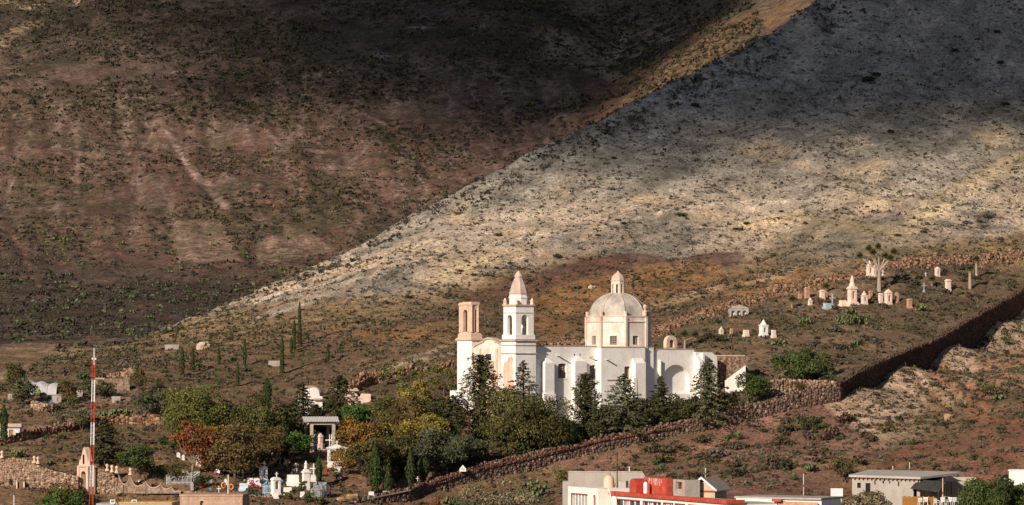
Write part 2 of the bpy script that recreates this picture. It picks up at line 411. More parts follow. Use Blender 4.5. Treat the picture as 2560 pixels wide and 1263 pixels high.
    Cm = C.copy()
    k = smooth(600, 700, Y) * 0
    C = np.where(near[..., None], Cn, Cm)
    # terraces at the left foot
    t = (px < 330) & (py > 838) & (py < 925) & (Y > 560)
    C = np.where((t & (np.sin(Y * .32) > .55))[..., None], C * .75, C)
    C *= (1 + .28 * fine + .22 * fbm(X, Y, 5.5, 3, 33))[..., None]
    return np.clip(C, .02, .9)
TCOL = terrain_colour()
ny_, nx_ = GXX.shape
idx = np.arange(ny_ * nx_).reshape(ny_, nx_)
quads = np.stack([idx[:-1, :-1], idx[:-1, 1:], idx[1:, 1:], idx[1:, :-1]], -1).reshape(-1, 4)
# the hillside ends where the mountain's flank takes over
nearcell = GNEAR[:-1, :-1].reshape(-1)
allV = np.stack([GXX, GYY, GZ], -1).reshape(-1, 3); allC = TCOL.reshape(-1, 3)
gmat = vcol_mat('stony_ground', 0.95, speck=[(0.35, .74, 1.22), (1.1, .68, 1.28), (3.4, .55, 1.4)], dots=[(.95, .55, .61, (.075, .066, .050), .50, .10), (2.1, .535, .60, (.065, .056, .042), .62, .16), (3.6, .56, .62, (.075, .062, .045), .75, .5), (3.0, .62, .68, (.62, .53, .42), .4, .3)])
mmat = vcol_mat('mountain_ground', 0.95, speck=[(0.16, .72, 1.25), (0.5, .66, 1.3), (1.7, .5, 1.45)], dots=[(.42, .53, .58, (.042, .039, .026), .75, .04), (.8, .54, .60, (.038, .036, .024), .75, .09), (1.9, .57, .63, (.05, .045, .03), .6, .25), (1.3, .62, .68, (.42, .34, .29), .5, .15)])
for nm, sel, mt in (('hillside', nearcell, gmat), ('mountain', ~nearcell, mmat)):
    q = quads[sel]; u, inv = np.unique(q, return_inverse=True)
    o = link(nm, np_mesh(nm, allV[u], inv.reshape(-1, 4), allC[u], smooth=True), mt)
    o['kind'] = 'structure'
# wide valley floor that carries everything to the horizon
g = 9000.0
o = link('ground', np_mesh('ground', [(-g, -g, -62), (g, -g, -62), (g, g, -62), (-g, g, -62)], [(0, 1, 2, 3)]), plain('valley_floor', (.16, .11, .07), var=.4, scale=.02))
o['kind'] = 'structure'
# skirts close the hill down to the valley floor
def skirt(P):
    P = np.asarray(P); n = len(P); B = P.copy(); B[:, 2] = -63
    return np.concatenate([P, B]), [(i, i + 1, n + i + 1, n + i) for i in range(n - 1)]
ring = np.concatenate([allV.reshape(ny_, nx_, 3)[0, ::6], allV.reshape(ny_, nx_, 3)[::6, -1], allV.reshape(ny_, nx_, 3)[-1, ::-6], allV.reshape(ny_, nx_, 3)[::-6, 0]])
v, f = skirt(ring)
o = link('terrain_flank', np_mesh('terrain_flank', v, f), plain('flank_earth', (.16, .11, .07), var=.4, scale=.05)); o['kind'] = 'structure'

# ------------------------------------------------------------------ clouds that shade the upper slopes
ax_a = np.array([-S[1], S[0], 0]); ax_a /= np.linalg.norm(ax_a); ax_a = -ax_a if ax_a[0] < 0 else ax_a
ax_b = np.cross(S, ax_a); ax_b = ax_b if ax_b[2] > 0 else -ax_b
def cloud(name, a0, a1, b0, b1, thick, dist, fn, label=None):
    n = 72
    A, B = np.meshgrid(np.linspace(a0, a1, n), np.linspace(b0, b1, n))
    T = np.maximum(fn(A, B), 0) * thick + 0.02
    ed = np.zeros_like(T, bool); ed[0] = ed[-1] = True; ed[:, 0] = ed[:, -1] = True
    T[ed] = 0.02
    base = A[..., None] * ax_a + B[..., None] * ax_b + S * dist
    V = np.concatenate([(base + S * T[..., None] * .5).reshape(-1, 3), (base - S * T[..., None] * .5).reshape(-1, 3)])
    i = np.arange(n * n).reshape(n, n); N = n * n
    q = np.stack([i[:-1, :-1], i[:-1, 1:], i[1:, 1:], i[1:, :-1]], -1).reshape(-1, 4)
    fs = [q, (q + N)[:, ::-1]]
    for e in (i[0], i[-1][::-1], i[:, -1], i[:, 0][::-1]):
        fs.append(np.stack([e[1:], e[:-1], e[:-1] + N, e[1:] + N], -1))
    m = bpy.data.materials.get('cloud_vapour')
    if m is None:
        m = bpy.data.materials.new('cloud_vapour'); m.use_nodes = True; t = m.node_tree
        t.nodes.remove(t.nodes['Principled BSDF'])
        v = t.nodes.new('ShaderNodeVolumePrincipled'); v.inputs['Color'].default_value = (.95, .95, .95, 1); v.inputs['Density'].default_value = 0.05
        t.links.new(v.outputs[0], t.nodes['Material Output'].inputs['Volume'])
    o = link(name, np_mesh(name, V, np.concatenate(fs), smooth=True), m); o['kind'] = 'structure'
    return o
def dens_a(A, B):
    n = fbm(A, B, 60, 4, 300)
    return smooth(246, 294, B - .52 * (A + 343) + 16 * n) * smooth(-402, -368, A + 6 * n) * smooth(520, 450, B) * smooth(80, -20, A)
def dens_b(A, B):
    n = fbm(A, B, 80, 4, 320)
    return smooth(400, 468, B + .3 * (A + 640) + 26 * n) * smooth(-770, -640, A) * smooth(-505, -548, A + 8 * n) * smooth(680, 600, B)
cloud('cloud', -420, 120, 220, 540, 60, 1500, dens_a)
cloud('cloud', -880, -490, 370, 700, 56, 1500, dens_b)
# ------------------------------------------------------------------ mesh builder
class MB:
    def __init__(s): s.v = []; s.f = []
    def add(s, vs, fs):
        n = len(s.v); s.v += [tuple(float(c) for c in p) for p in vs]; s.f += [tuple(i + n for i in f) for f in fs]; return s
    def box(s, a, b, taper=0.0):
        (x0, y0, z0), (x1, y1, z1) = a, b; t = taper
        return s.add([(x0, y0, z0), (x1, y0, z0), (x1, y1, z0), (x0, y1, z0), (x0 + t, y0 + t, z1), (x1 - t, y0 + t, z1), (x1 - t, y1 - t, z1), (x0 + t, y1 - t, z1)],
                     [(0, 3, 2, 1), (4, 5, 6, 7), (0, 1, 5, 4), (1, 2, 6, 5), (2, 3, 7, 6), (3, 0, 4, 7)])
    def cbox(s, c, d, taper=0.0):
        return s.box((c[0] - d[0] / 2, c[1] - d[1] / 2, c[2]), (c[0] + d[0] / 2, c[1] + d[1] / 2, c[2] + d[2]), taper)
    def prism(s, poly, axis, a, b):
        """poly of 2-D points swept along an axis: 'x' takes (y,z), 'y' takes (x,z), 'z' takes (x,y)"""
        n = len(poly)
        mk = {'x': lambda p, t: (t, p[0], p[1]), 'y': lambda p, t: (p[0], t, p[1]), 'z': lambda p, t: (p[0], p[1], t)}[axis]
        vs = [mk(p, a) for p in poly] + [mk(p, b) for p in poly]
        return s.add(vs, [tuple(range(n))[::-1], tuple(range(n, 2 * n))] + [(i, (i + 1) % n, n + (i + 1) % n, n + i) for i in range(n)])
    def lathe(s, prof, n, c=(0, 0, 0), rot=0.0, cap=True):
        """prof: (radius, z) from bottom to top"""
        vs = []; fs = []
        for r, z in prof:
            for k in range(n):
                a = rot + 2 * math.pi * k / n; vs.append((c[0] + r * math.cos(a), c[1] + r * math.sin(a), c[2] + z))
        for j in range(len(prof) - 1):
            for k in range(n):
                k2 = (k + 1) % n; fs.append((j * n + k, j * n + k2, (j + 1) * n + k2, (j + 1) * n + k))
        if cap:
            fs.append(tuple(range(n))[::-1]); fs.append(tuple(range((len(prof) - 1) * n, len(prof) * n)))
        return s.add(vs, fs)
    def tube(s, path, rad, n=5):
        path = [np.array(p, float) for p in path]
        if not hasattr(rad, '__len__'): rad = [rad] * len(path)
        vs = []; fs = []
        for i, p in enumerate(path):
            d = path[min(i + 1, len(path) - 1)] - path[max(i - 1, 0)]; d /= np.linalg.norm(d) + 1e-9
            u = np.cross(d, (0, 0, 1.0)); 
            if np.linalg.norm(u) < .05: u = np.array([1.0, 0, 0])
            u /= np.linalg.norm(u); w = np.cross(d, u)
            for k in range(n):
                a = 2 * math.pi * k / n; vs.append(p + rad[i] * (math.cos(a) * u + math.sin(a) * w))
        for j in range(len(path) - 1):
            for k in range(n):
                k2 = (k + 1) % n; fs.append((j * n + k, j * n + k2, (j + 1) * n + k2, (j + 1) * n + k))
        fs.append(tuple(range(n))[::-1]); fs.append(tuple(range((len(path) - 1) * n, len(path) * n)))
        return s.add(vs, fs)
    def wall(s, axis, t0, t1, u0, u1, z0, z1, holes=()):
        """wall slab between planes t0 and t1, running u0..u1 along the other axis, with real openings;
        a hole is (ua, ub, za, zb, arched)"""
        us = sorted({u0, u1, *[h[0] for h in holes], *[h[1] for h in holes]}); zs = sorted({z0, z1, *[h[2] for h in holes], *[h[3] for h in holes]})
        def slab(poly):
            if axis == 'x': s.prism([(a, b) for a, b in poly], 'y', t0, t1)     # wall runs along x
            else: s.prism([(a, b) for a, b in poly], 'x', t0, t1)               # wall runs along y
        for a, b in zip(us[:-1], us[1:]):
            run = None
            for c, d in zip(zs[:-1], zs[1:]):
                um, zm = (a + b) / 2, (c + d) / 2
                solid = not any(h[0] < um < h[1] and h[2] < zm < h[3] for h in holes)
                if solid: run = (run[0], d) if run else (c, d)
                elif run: slab([(a, run[0]), (b, run[0]), (b, run[1]), (a, run[1])]); run = None
            if run: slab([(a, run[0]), (b, run[0]), (b, run[1]), (a, run[1])])
        for h in holes:
            if len(h) > 4 and h[4]:
                r = (h[1] - h[0]) / 2; cu = (h[0] + h[1]) / 2; rise = r * h[4]; zc = h[3] - rise
                for sg in (-1, 1):
                    arc = [(cu + sg * r * math.cos(t), zc + rise * math.sin(t)) for t in np.linspace(0, math.pi / 2, 7)]
                    poly = arc + [(cu + sg * r, h[3])]
                    slab(poly if sg < 0 else poly[::-1])
        return s
    def build(s, name, mat, parent=None, smooth=False, xf=None):
        me = bpy.data.meshes.new(name); me.from_pydata(s.v, [], s.f); me.update()
        if smooth: me.polygons.foreach_set('use_smooth', np.ones(len(me.polygons), bool))
        import bmesh
        bm = bmesh.new(); bm.from_mesh(me); bmesh.ops.recalc_face_normals(bm, faces=bm.faces); bm.to_mesh(me); bm.free()
        return link(name, me, mat, parent)

class Frame:
    """a thing's own axes: x runs at an angle to the picture, y goes back; converts photograph pixels to lengths in it"""
    def __init__(s, px, Y, zb, ang):
        s.X0 = (px - CX) * Y / F; s.Y0 = Y; s.Z0 = zb; s.a = math.radians(ang); s.c, s.s = math.cos(s.a), math.sin(s.a)
    def u(s, px, v=0.0):
        k = (px - CX) / F        # (X0 + c u - s v) = k (Y0 + s u + c v)
        return (k * (s.Y0 + s.c * v) - s.X0 + s.s * v) / (s.c - k * s.s)
    def v(s, px, u=0.0):
        k = (px - CX) / F
        return (s.X0 + s.c * u - k * (s.Y0 + s.s * u)) / (k * s.c + s.s)
    def z(s, py, u=0.0, v=0.0):
        return (HY - py) * (s.Y0 + s.s * u + s.c * v) / F - s.Z0
    def w(s, u, v, z=0.0):
        return (s.X0 + s.c * u - s.s * v, s.Y0 + s.s * u + s.c * v, s.Z0 + z)
    def root(s, name):
        return empty(name, (s.X0, s.Y0, s.Z0), s.a)

WHITE = plaster('limewash', (.88, .85, .81), (.64, .56, .49), .5, .45)
WHITE2 = plaster('worn_limewash', (.80, .72, .64), (.60, .40, .30), .9, .45)
PINK = plaster('pink_cantera', (.68, .48, .37), (.52, .34, .25), .7, .8)
PINKW = plaster('faded_pink_plaster', (.72, .55, .44), (.58, .38, .28), .8, .6)
DOMEM = plaster('weathered_dome_plaster', (.60, .53, .46), (.33, .30, .265), .9, .5)
DARK = plain('dark_interior', (.018, .015, .013), var=.3)
GLASS = plain('window_glass', (.05, .05, .055), rough=.25, spec=.5, var=.4, scale=3)
IRON = plain('rusty_iron', (.07, .045, .035), rough=.7, var=.4, scale=5)
WOOD = plain('weathered_wood', (.16, .105, .065), var=.35, scale=4)
TRIM = plaster('worn_trim_stone', (.60, .45, .36), (.40, .30, .24), .8, 1.2)
BRONZE = plain('bell_bronze', (.10, .085, .05), rough=.5, metal=.6, var=.3)
STONE_M = None

# ------------------------------------------------------------------ the church
CH = Frame(1289, 500.0, -9.9, 35.25)
church = CH.root('church')
tag(church, 'large whitewashed church with an octagonal dome and two uneven bell towers', 'church')
u, z = CH.u, CH.z
TW = 3.47
def ring_cornice(mb, x0, x1, y0, y1, z0, h, out):
    mb.box((x0 - out, y0 - out, z0), (x1 + out, y1 + out, z0 + h))
LATT = plain('lattice_wood', (.36, .27, .20), var=.25)
def grille(parent, x0, x1, z0, z1, yy, nx, nz, nm='grille'):
    m = MB()
    for i in range(nx): 
        x = x0 + (x1 - x0) * (i + .5) / nx; m.tube([(x, yy, z0), (x, yy, z1)], .034, 4)
    for i in range(nz):
        zz = z0 + (z1 - z0) * (i + .5) / nz; m.tube([(x0, yy + .03, zz), (x1, yy + .03, zz)], .034, 4)
    return m.build(nm, LATT, parent)

# right tower
zc = z(850, 0, 0)
m = MB(); m.box((0, 0, -1.5), (TW, TW, z(853)))
tower = m.build('tower', WHITE, church); tower['label'] = 'complete right bell tower with a pointed spire'
mm = MB()
ring_cornice(mm, 0, TW, 0, TW, z(853), .22, .24); ring_cornice(mm, 0, TW, 0, TW, z(864), .12, .10); ring_cornice(mm, 0, TW, 0, TW, z(885), .14, .12)
mm.build('cornice', TRIM, tower)
patch = MB(); patch.prism([(.3, z(1020)), (2.9, z(1020)), (3.1, z(985)), (2.85, z(962)), (3.05, z(930)), (2.75, z(908)), (2.0, z(902)), (1.7, z(893)), (.95, z(891)), (.55, z(897)), (.8, z(915)), (.6, z(925)), (.75, z(945)), (.3, z(955)), (.45, z(985))], 'x', -.03, .03)
patch.build('bare_stone_patch', PINKW, tower)
i0 = .22
b0, b1 = z(843, .2, .2), z(767, .2, .2)
pl = MB(); pl.box((i0 - .14, i0 - .14, zc + .1), (TW - i0 + .14, TW - i0 + .14, z(837))); pl.build('plinth', WHITE, tower)
bel = MB(); za, zb_ = z(841), z(787); lo, hi = i0, TW - i0; cw = (lo + hi) / 2
hw = .58
h = [(cw - hw, cw + hw, z(838), zb_, 1.0)]
for (axis, t0, t1) in (('x', lo, lo + .42), ('x', hi - .42, hi)):
    bel.wall(axis, t0, t1, lo, hi, z(840), z(768), h)
for (axis, t0, t1) in (('y', lo, lo + .42), ('y', hi - .42, hi)):
    bel.wall(axis, t0 + .002, t1 - .002, lo + .42, hi - .42, z(840), z(768), h)
belfry = bel.build('belfry', WHITE, tower)
mm = MB(); mm.box((lo - .03, lo - .03, z(768)), (hi + .03, hi + .03, z(764.5))); mm.box((lo - .12, lo - .12, z(764.5)), (hi + .12, hi + .12, z(761)))
ring = .05
for zz in (z(783),):
    mm.box((lo - ring, lo - ring, zz), (hi + ring, hi + ring, zz + .1))
mm.build('cornice', TRIM, tower)
bl = MB(); bl.lathe([(.05, 1.0), (.16, .95), (.24, .8), (.28, .35), (.38, .05), (.42, 0)][::-1], 12, (cw, cw, z(826)))
bl.build('bell', BRONZE, tower, True)
topz = z(761)
for (x, y) in ((lo + .16, lo + .16), (hi - .16, lo + .16), (lo + .16, hi - .16), (hi - .16, hi - .16)):
    p = MB(); p.lathe([(.30, 0), (.30, .12), (.25, .16), (.25, .42), (.30, .47), (.30, .53), (.20, .6), (.16, .74), (.09, .86), (0.02, .92)], 10, (x, y, topz))
    p.build('pinnacle', WHITE2, tower)
dr = MB(); dr.lathe([(1.32, 0), (1.32, z(746) - topz), (1.40, z(745) - topz), (1.40, z(741) - topz), (1.30, z(740) - topz), (1.30, z(736) - topz)], 8, (cw, cw, topz), math.pi / 8)
dr.build('spire_drum', WHITE, tower)
sp = MB(); sp.lathe([(1.33, z(736) - topz), (1.36, z(733) - topz), (1.02, z(713) - topz), (.52, z(693) - topz), (.60, z(692) - topz), (.58, z(689) - topz), (.42, z(684) - topz), (.24, z(680) - topz), (.20, z(679) - topz), (.05, z(676) - topz)], 8, (cw, cw, topz), math.pi / 8)
sp.build('spire', plaster('spire_plaster', (.60, .46, .38), (.42, .33, .27), .8, .8), tower)

# left tower, with its bare pink belfry open to the sky
v0 = CH.v(1179); v1 = CH.v(1143)
m = MB(); m.box((0.0, v0, -1.5), (TW, v1, z(851, 0, v0)))
ltower = m.build('tower', WHITE, church); ltower['label'] = 'unfinished left bell tower with bare pink stone belfry'
mm = MB(); zz = z(851, 0, v0); mm.box((-.22, v0 - .22, zz), (TW + .2, v1 + .22, zz + .18)); mm.box((-.12, v0 - .12, zz + .18), (TW + .1, v1 + .12, zz + .3)); mm.build('cornice', PINK, ltower)
zt = zz + .3
pl = MB(); pl.box((.0, v0 + .15, zt), (1.95, v1 - .1, z(836, 0, v0)), .05); pl.box((.08, v0 + .2, z(836, 0, v0)), (1.8, v1 - .2, z(830, 0, v0)), .12); pl.build('plinth', PINK, ltower)
ya, yb = v0 + .28, v1 - .28; zt = z(830, 0, v0); zh = z(757, 0, v0); ym = (ya + yb) / 2
bel = MB()
bel.wall('y', .16, .62, ya, yb, zt, zh, [(ym - .52, ym + .52, z(830, 0, v0), z(774, 0, v0), 1.0)])
bel.wall('y', 1.1, 1.5, ya, yb, zt, zh, [(ym - .52, ym + .52, z(830, 0, v0), z(774, 0, v0), 1.0)])
bel.box((.62, yb - .4, zt), (1.1, yb, zh)); bel.box((.62, ya, zt), (.74, ya + .45, zh)); bel.box((.62, ya, z(775, 0, v0)), (1.1, ya + .4, zh))
lb = bel.build('belfry', PINK, ltower)
for yy in (ya + .16, ym - .72, ym + .72, yb - .16):
    q = MB(); q.lathe([(.17, 0), (.17, .14), (.12, .2), (.12, zh - zt - .5), (.17, zh - zt - .4), (.19, zh - zt - .3)], 10, (.14, yy, zt)); q.build('column', PINK, ltower)
for xx in (.2, 1.3):
    q = MB(); q.lathe([(.17, 0), (.17, .14), (.12, .2), (.12, zh - zt - .5), (.17, zh - zt - .4), (.19, zh - zt - .3)], 10, (xx, ya - .03, zt)); q.build('column', PINK, ltower)
q = MB(); q.box((.05, ya - .1, zh - .28), (1.6, yb + .1, zh - .1)); q.box((.1, ya - .04, zh - .1), (1.55, yb - .9, zh + .14)); q.box((.12, yb - .7, zh - .1), (1.5, yb, zh + .04)); q.build('broken_cornice', PINK, ltower)
q = MB(); q.lathe([(.30, 0), (.27, .05), (.20, .3), (.17, .55), (.1, .66), (.03, .7)], 12, (.84, ym, zt + 1.5)); q.build('bell', BRONZE, ltower, True)

# facade with its curved gable
fy0, fy1 = TW + .002, v0 - .002
def fz(py): return z(py, .4, (fy0 + fy1) / 2)
prof = []
for t in np.linspace(0, 1, 41):
    yy = fy0 + (fy1 - fy0) * t
    d = abs(t - .47) / .5
    if d < .38: py = 845 + 10.5 * (1 - math.sqrt(max(0, 1 - (d / .385) ** 2)))
    elif d < .52: py = 855.5 - 2 * math.sin((d - .38) / .14 * math.pi)
    else: py = 855.5 + 9 * ((d - .52) / .48) ** 1.3
    prof.append((yy, fz(py)))
m = MB(); m.prism([(fy0, -1.5)] + prof + [(fy1, -1.5)], 'x', .4, 1.2)
fac = m.build('facade', plaster('facade_plaster', (.82, .73, .65), (.68, .47, .36), .85, .4), church)
mm = MB()
for (a, b) in zip(prof[:-1], prof[1:]):
    mm.prism([(a[0], a[1] - .16), (b[0], b[1] - .16), (b[0], b[1] + .1), (a[0], a[1] + .1)], 'x', .22, 1.26)
mm.build('gable_moulding', TRIM, fac)
for yy in (fy0 + 1.6, fy1 - 1.6):
    q = MB(); q.box((.24, yy - .22, -1.4), (.41, yy + .22, fz(872))); q.build('pilaster', PINKW, fac)
q = MB(); q.wall('y', .18, .41, 5.7, 8.4, -1.4, fz(905), [(6.15, 7.95, -1.4, fz(945), .5)]); q.build('portal', PINK, fac)
q = MB(); q.box((.42, 6.16, -1.4), (.5, 7.94, fz(945))); q.build('door', WOOD, fac)
q = MB(); q.box((.3, 6.5, fz(900)), (.42, 7.6, fz(885))); q.build('choir_window', GLASS, fac)
# small annex beyond the left tower
q = MB(); q.box((.5, v1 + .002, -1.5), (4.0, CH.v(1125, .5), z(977, .5, v1)))
q.build('annex', WHITE, church)

# nave wall with barred windows and buttresses
NV = 1.05
nz1 = z(866, 4, NV)
ue = u(1503, -.1)
nh = []
for (a, b, c, d) in ((1396, 1412, 946, 909), (1475, 1490, 949, 913)):
    nh.append((u(a, NV) - .05, u(b, NV) + .28, z(c, u(a, NV), NV), z(d, u(a, NV), NV), .25))
m = MB(); m.wall('x', NV, NV + .9, TW, ue, -1.5, nz1, nh)
nave = m.build('nave_wall', WHITE, church)
q = MB(); q.box((TW, NV - .05, nz1 - .02), (ue - .002, NV + .95, nz1 + .10)); q.build('coping', TRIM, nave)
for hh in nh:
    q = MB(); q.box((hh[0], NV + .42, hh[2]), (hh[1], NV + .46, hh[3])); q.build('window', GLASS, nave)
    grille(nave, hh[0] + .02, hh[1] - .02, hh[2] + .03, hh[3] - .05, NV + .30, 5, 6)
    q = MB(); q.box((hh[0] - .12, NV - .06, hh[2] - .13), (hh[1] + .12, NV + .3, hh[2] - .01)); q.build('sill', WHITE, nave)
def buttress(parent, a, b, topy, shy, y0, y1, foot=.25):
    zt_, zs_ = z(topy, (a + b) / 2, y0), z(shy, (a + b) / 2, y0); c = (a + b) / 2
    q = MB(); q.box((a, y0, -1.5), (b, y1, zs_))
    q.add([(a, y0, zs_), (b, y0, zs_), (b, y1, zs_), (a, y1, zs_), (c, y1 - .02, zt_)], [(0, 1, 4), (1, 2, 4), (3, 0, 4), (0, 3, 2, 1)])
    q.box((a - .25, y0 - .3, -1.5), (b + .25, y1, z(985, c, y0)), .12)
    return q.build('buttress', WHITE, parent)
buttress(nave, u(1363, .1), u(1386, .1), 893, 908, .1, NV + .02)
buttress(nave, u(1438, .1), u(1467, .1), 890, 903, .1, NV + .02)
for (px_, py_) in ((1398, 890), (1478, 893)):
    uu = u(px_, NV - .6); q = MB(); q.box((uu - .08, NV - 1.0, z(py_, uu, 0)), (uu + .08, NV + .05, z(py_, uu, 0) + .16)); q.build('waterspout', TRIM, nave)
for px_ in (1436, 1450):
    uu = u(px_, NV); q = MB(); q.box((uu - .07, NV - .03, z(887, uu, NV) - .1), (uu + .07, NV + .02, z(887, uu, NV) + .1)); q.build('scupper', DARK, nave)
# far side, back and roofs
vb = v1 - .6
q = MB(); q.box((TW, NV + .9, -1.5), (ue, vb, nz1 - .35)); q.box((1.2, fy0, -1.5), (TW, fy1, nz1 - .3)); q.build('nave_roof', plain('roof_lime', (.42, .35, .29), var=.3, scale=1), church)

# crossing block
TV = -.35
ua, ub = u(1503, TV), u(1613, TV); tz = z(868.5, ua, TV)
a_, b_ = u(1561, TV), u(1572, TV)
th = [(a_, b_ + .25, z(944, a_, TV), z(916, a_, TV), .25)]
m = MB(); m.wall('x', TV, TV + 1.0, ua, ub, -1.5, tz, th); m.box((ua, TV + 1.0, -1.5), (ub, vb, tz - .2))
uc = u(1634, TV + .55)
m.box((ub, TV + .55, -1.5), (uc, vb, tz - .06))
tr = m.build('crossing_wall', WHITE, church)
q = MB(); q.box((ua - .04, TV - .06, tz - .02), (ub + .06, TV + .98, tz + .12)); q.box((ub + .06, TV + .5, tz - .08), (uc + .03, TV + 1.5, tz + .06)); q.build('coping', TRIM, tr)
hh = th[0]
q = MB(); q.box((hh[0], TV + .45, hh[2]), (hh[1], TV + .49, hh[3])); q.build('window', plain('amber_glass', (.28, .13, .04), rough=.4, var=.4, scale=3), tr)
grille(tr, hh[0] + .02, hh[1] - .02, hh[2] + .03, hh[3] - .05, TV + .33, 4, 5)
q = MB(); uu0, uu1 = u(1588, TV - .7), u(1614, TV - .7); zt_ = z(908, uu0, TV - .7)
q.box((uu0, TV - .75, -1.5), (uu1, TV - .001, zt_)); q.add([(uu0, TV - .75, zt_), (uu1, TV - .75, zt_), (uu1, TV, zt_ + .7), (uu0, TV, zt_ + .7), (uu0, TV, zt_), (uu1, TV, zt_)], [(0, 1, 2, 3), (1, 5, 2), (0, 3, 4)])
q.box((uu0 - .5, TV - 1.0, -1.5), (uu0 + .4, TV - .003, z(945, uu0, TV)), .2)
q.build('buttress', WHITE, tr)
uu = u(1521, TV - .6); q = MB(); q.box((uu - .08, TV - .8, z(900, uu, TV)), (uu + .08, TV + .05, z(900, uu, TV) + .16)); q.build('waterspout', TRIM, tr)
q = MB(); uu = u(1517, TV); q.box((uu, TV - .12, z(951, uu, TV)), (u(1560, TV), TV + .02, z(949, uu, TV))); q.build('ledge', TRIM, tr)

# side chapel with its big blind arch
KV = TV + .9
ka, kb = u(1635, KV), u(1735, KV); kz = z(874, ka, KV)
kz2 = z(880, kb, KV)
aa, ab = u(1655, KV), u(1725, KV)
m = MB(); m.wall('x', KV, KV + .8, ka, kb, -1.5, kz, [(aa, ab, z(985, aa, KV), z(912, aa, KV), .95)]); m.box((ka, KV + .8, -1.5), (kb, vb - 1, kz - .15))
m.box((aa - .6, KV - .4, -1.5), (ka + 1.0, KV - .001, z(900, ka, KV)), .0)
kap = m.build('side_chapel', WHITE, church)
q = MB(); q.box((ka, KV - .05, kz - .02), (kb + .05, KV + .85, kz + .12)); q.build('coping', TRIM, kap)
q = MB(); q.box((u(1735, KV), KV - 1.3, -1.5), (u(1744, KV), KV - .001, z(905, kb, KV))); q.prism([(KV - 1.3, z(905, kb, KV)), (KV - .001, z(905, kb, KV)), (KV - .001, z(884, kb, KV))], 'x', u(1735, KV), u(1744, KV)); q.build('buttress', WHITE, kap)
k2 = u(1790, KV)
m = MB(); m.prism([(kb + .002, -1.5), (k2, -1.5), (k2, z(893, k2, KV)), (u(1776, KV), z(881, k2, KV)), (kb + .002, z(880, kb, KV))], 'y', KV - .3, KV + 5)
m.build('sacristy', WHITE, church)
m = MB(); m.box((u(1756, KV - .8), KV - .9, -1.5), (u(1761, KV - .8), KV - .3, z(884, kb, KV))); m.build('buttress', WHITE, church)
# little bell gable on the chapel roof
g0, g1 = u(1663, KV + .5), u(1690, KV + .5); gz0 = kz; gz1 = z(839, g0, KV + .5); gm = (g0 + g1) / 2; gr = (g1 - g0) / 2
q = MB(); hw_ = gr * .42
arc = [(gm + gr * math.cos(t), gz1 - gr + gr * math.sin(t)) for t in np.linspace(0, math.pi, 13)]
inn = [(gm + hw_ * math.cos(t), gz1 - gr + .9 * hw_ * math.sin(t)) for t in np.linspace(0, math.pi, 13)]
outer = [(g1, gz0)] + arc + [(g0, gz0)]; inner = [(gm + hw_, gz0 + .3)] + inn + [(gm - hw_, gz0 + .3)]
for i in range(len(outer) - 1):
    q.prism([outer[i], outer[i + 1], inner[i + 1], inner[i]], 'y', KV + .2, KV + .9)
q.box((g0, KV + .2, gz0), (g1, KV + .9, gz0 + .3)); q.build('bell_gable', PINKW, kap)
q = MB(); q.lathe([(.22, 0), (.2, .1), (.14, .3), (.05, .42)], 10, (gm, KV + .55, gz0 + 1.0)); q.build('bell', BRONZE, kap, True)

# octagonal drum, dome and lantern
dv = 4.55; du = u(1545, dv); dz0 = tz - .25; R8 = 4.62
dc = (du, dv); rot8 = math.radians(22.5 - 35.25 - 10.5)
def dzp(py): return z(py, du, dv - R8 * .6)
def face(k, rr, n=8):
    a0 = rot8 + 2 * math.pi * k / n; a1 = a0 + 2 * math.pi / n
    return np.array([dc[0] + rr * math.cos(a0), dc[1] + rr * math.sin(a0)]), np.array([dc[0] + rr * math.cos(a1), dc[1] + rr * math.sin(a1)])
dzt = dzp(806)
drum_m = MB(); drum_m.lathe([(R8 - .5, dz0), (R8 - .5, dzt)], 8, (dc[0], dc[1], 0), rot8)
wins = []
for k in range(8):
    p, q_ = face(k, R8); e = (q_ - p); L = np.linalg.norm(e); e /= L; n_ = np.array([e[1], -e[0]])
    sub = MB(); w0, w1, wz0, wz1 = L / 2 - .5, L / 2 + .5, dzp(862), dzp(840)
    sub.wall('x', 0, .45, 0, L, dz0, dzt, [(w0, w1, wz0, wz1)])
    drum_m.add([(p[0] + e[0] * a - n_[0] * b, p[1] + e[1] * a - n_[1] * b, c) for a, b, c in sub.v], sub.f)
    wins.append((p, e, n_, w0, w1, wz0, wz1))
drum = drum_m.build('drum', plaster('drum_plaster', (.78, .71, .64), (.60, .47, .39), .8, .5), church)
for k, (p, e, n_, w0, w1, wz0, wz1) in enumerate(wins):
    def T(a, b, c): return (p[0] + e[0] * a - n_[0] * b, p[1] + e[1] * a - n_[1] * b, c)
    if n_[1] > .5: continue
    q = MB(); q.add([T(w0, .28, wz0), T(w1, .28, wz0), T(w1, .28, wz1), T(w0, .28, wz1)], [(0, 1, 2, 3)]); q.build('window', GLASS, drum)
    q = MB()
    for i in range(4): q.tube([T(w0 + (w1 - w0) * (i + .5) / 4, .2, wz0), T(w0 + (w1 - w0) * (i + .5) / 4, .2, wz1)], .028, 4)
    for i in range(4): q.tube([T(w0, .22, wz0 + (wz1 - wz0) * (i + .5) / 4), T(w1, .22, wz0 + (wz1 - wz0) * (i + .5) / 4)], .028, 4)
    q.build('grille', plain('pale_bars', (.45, .38, .32)), drum)
    q = MB(); q.cbox((p[0] + n_[0] * .05, p[1] + n_[1] * .05, dz0), (.34, .34, dzp(793) - dz0)); q.build('corner_pier', WHITE2, drum)
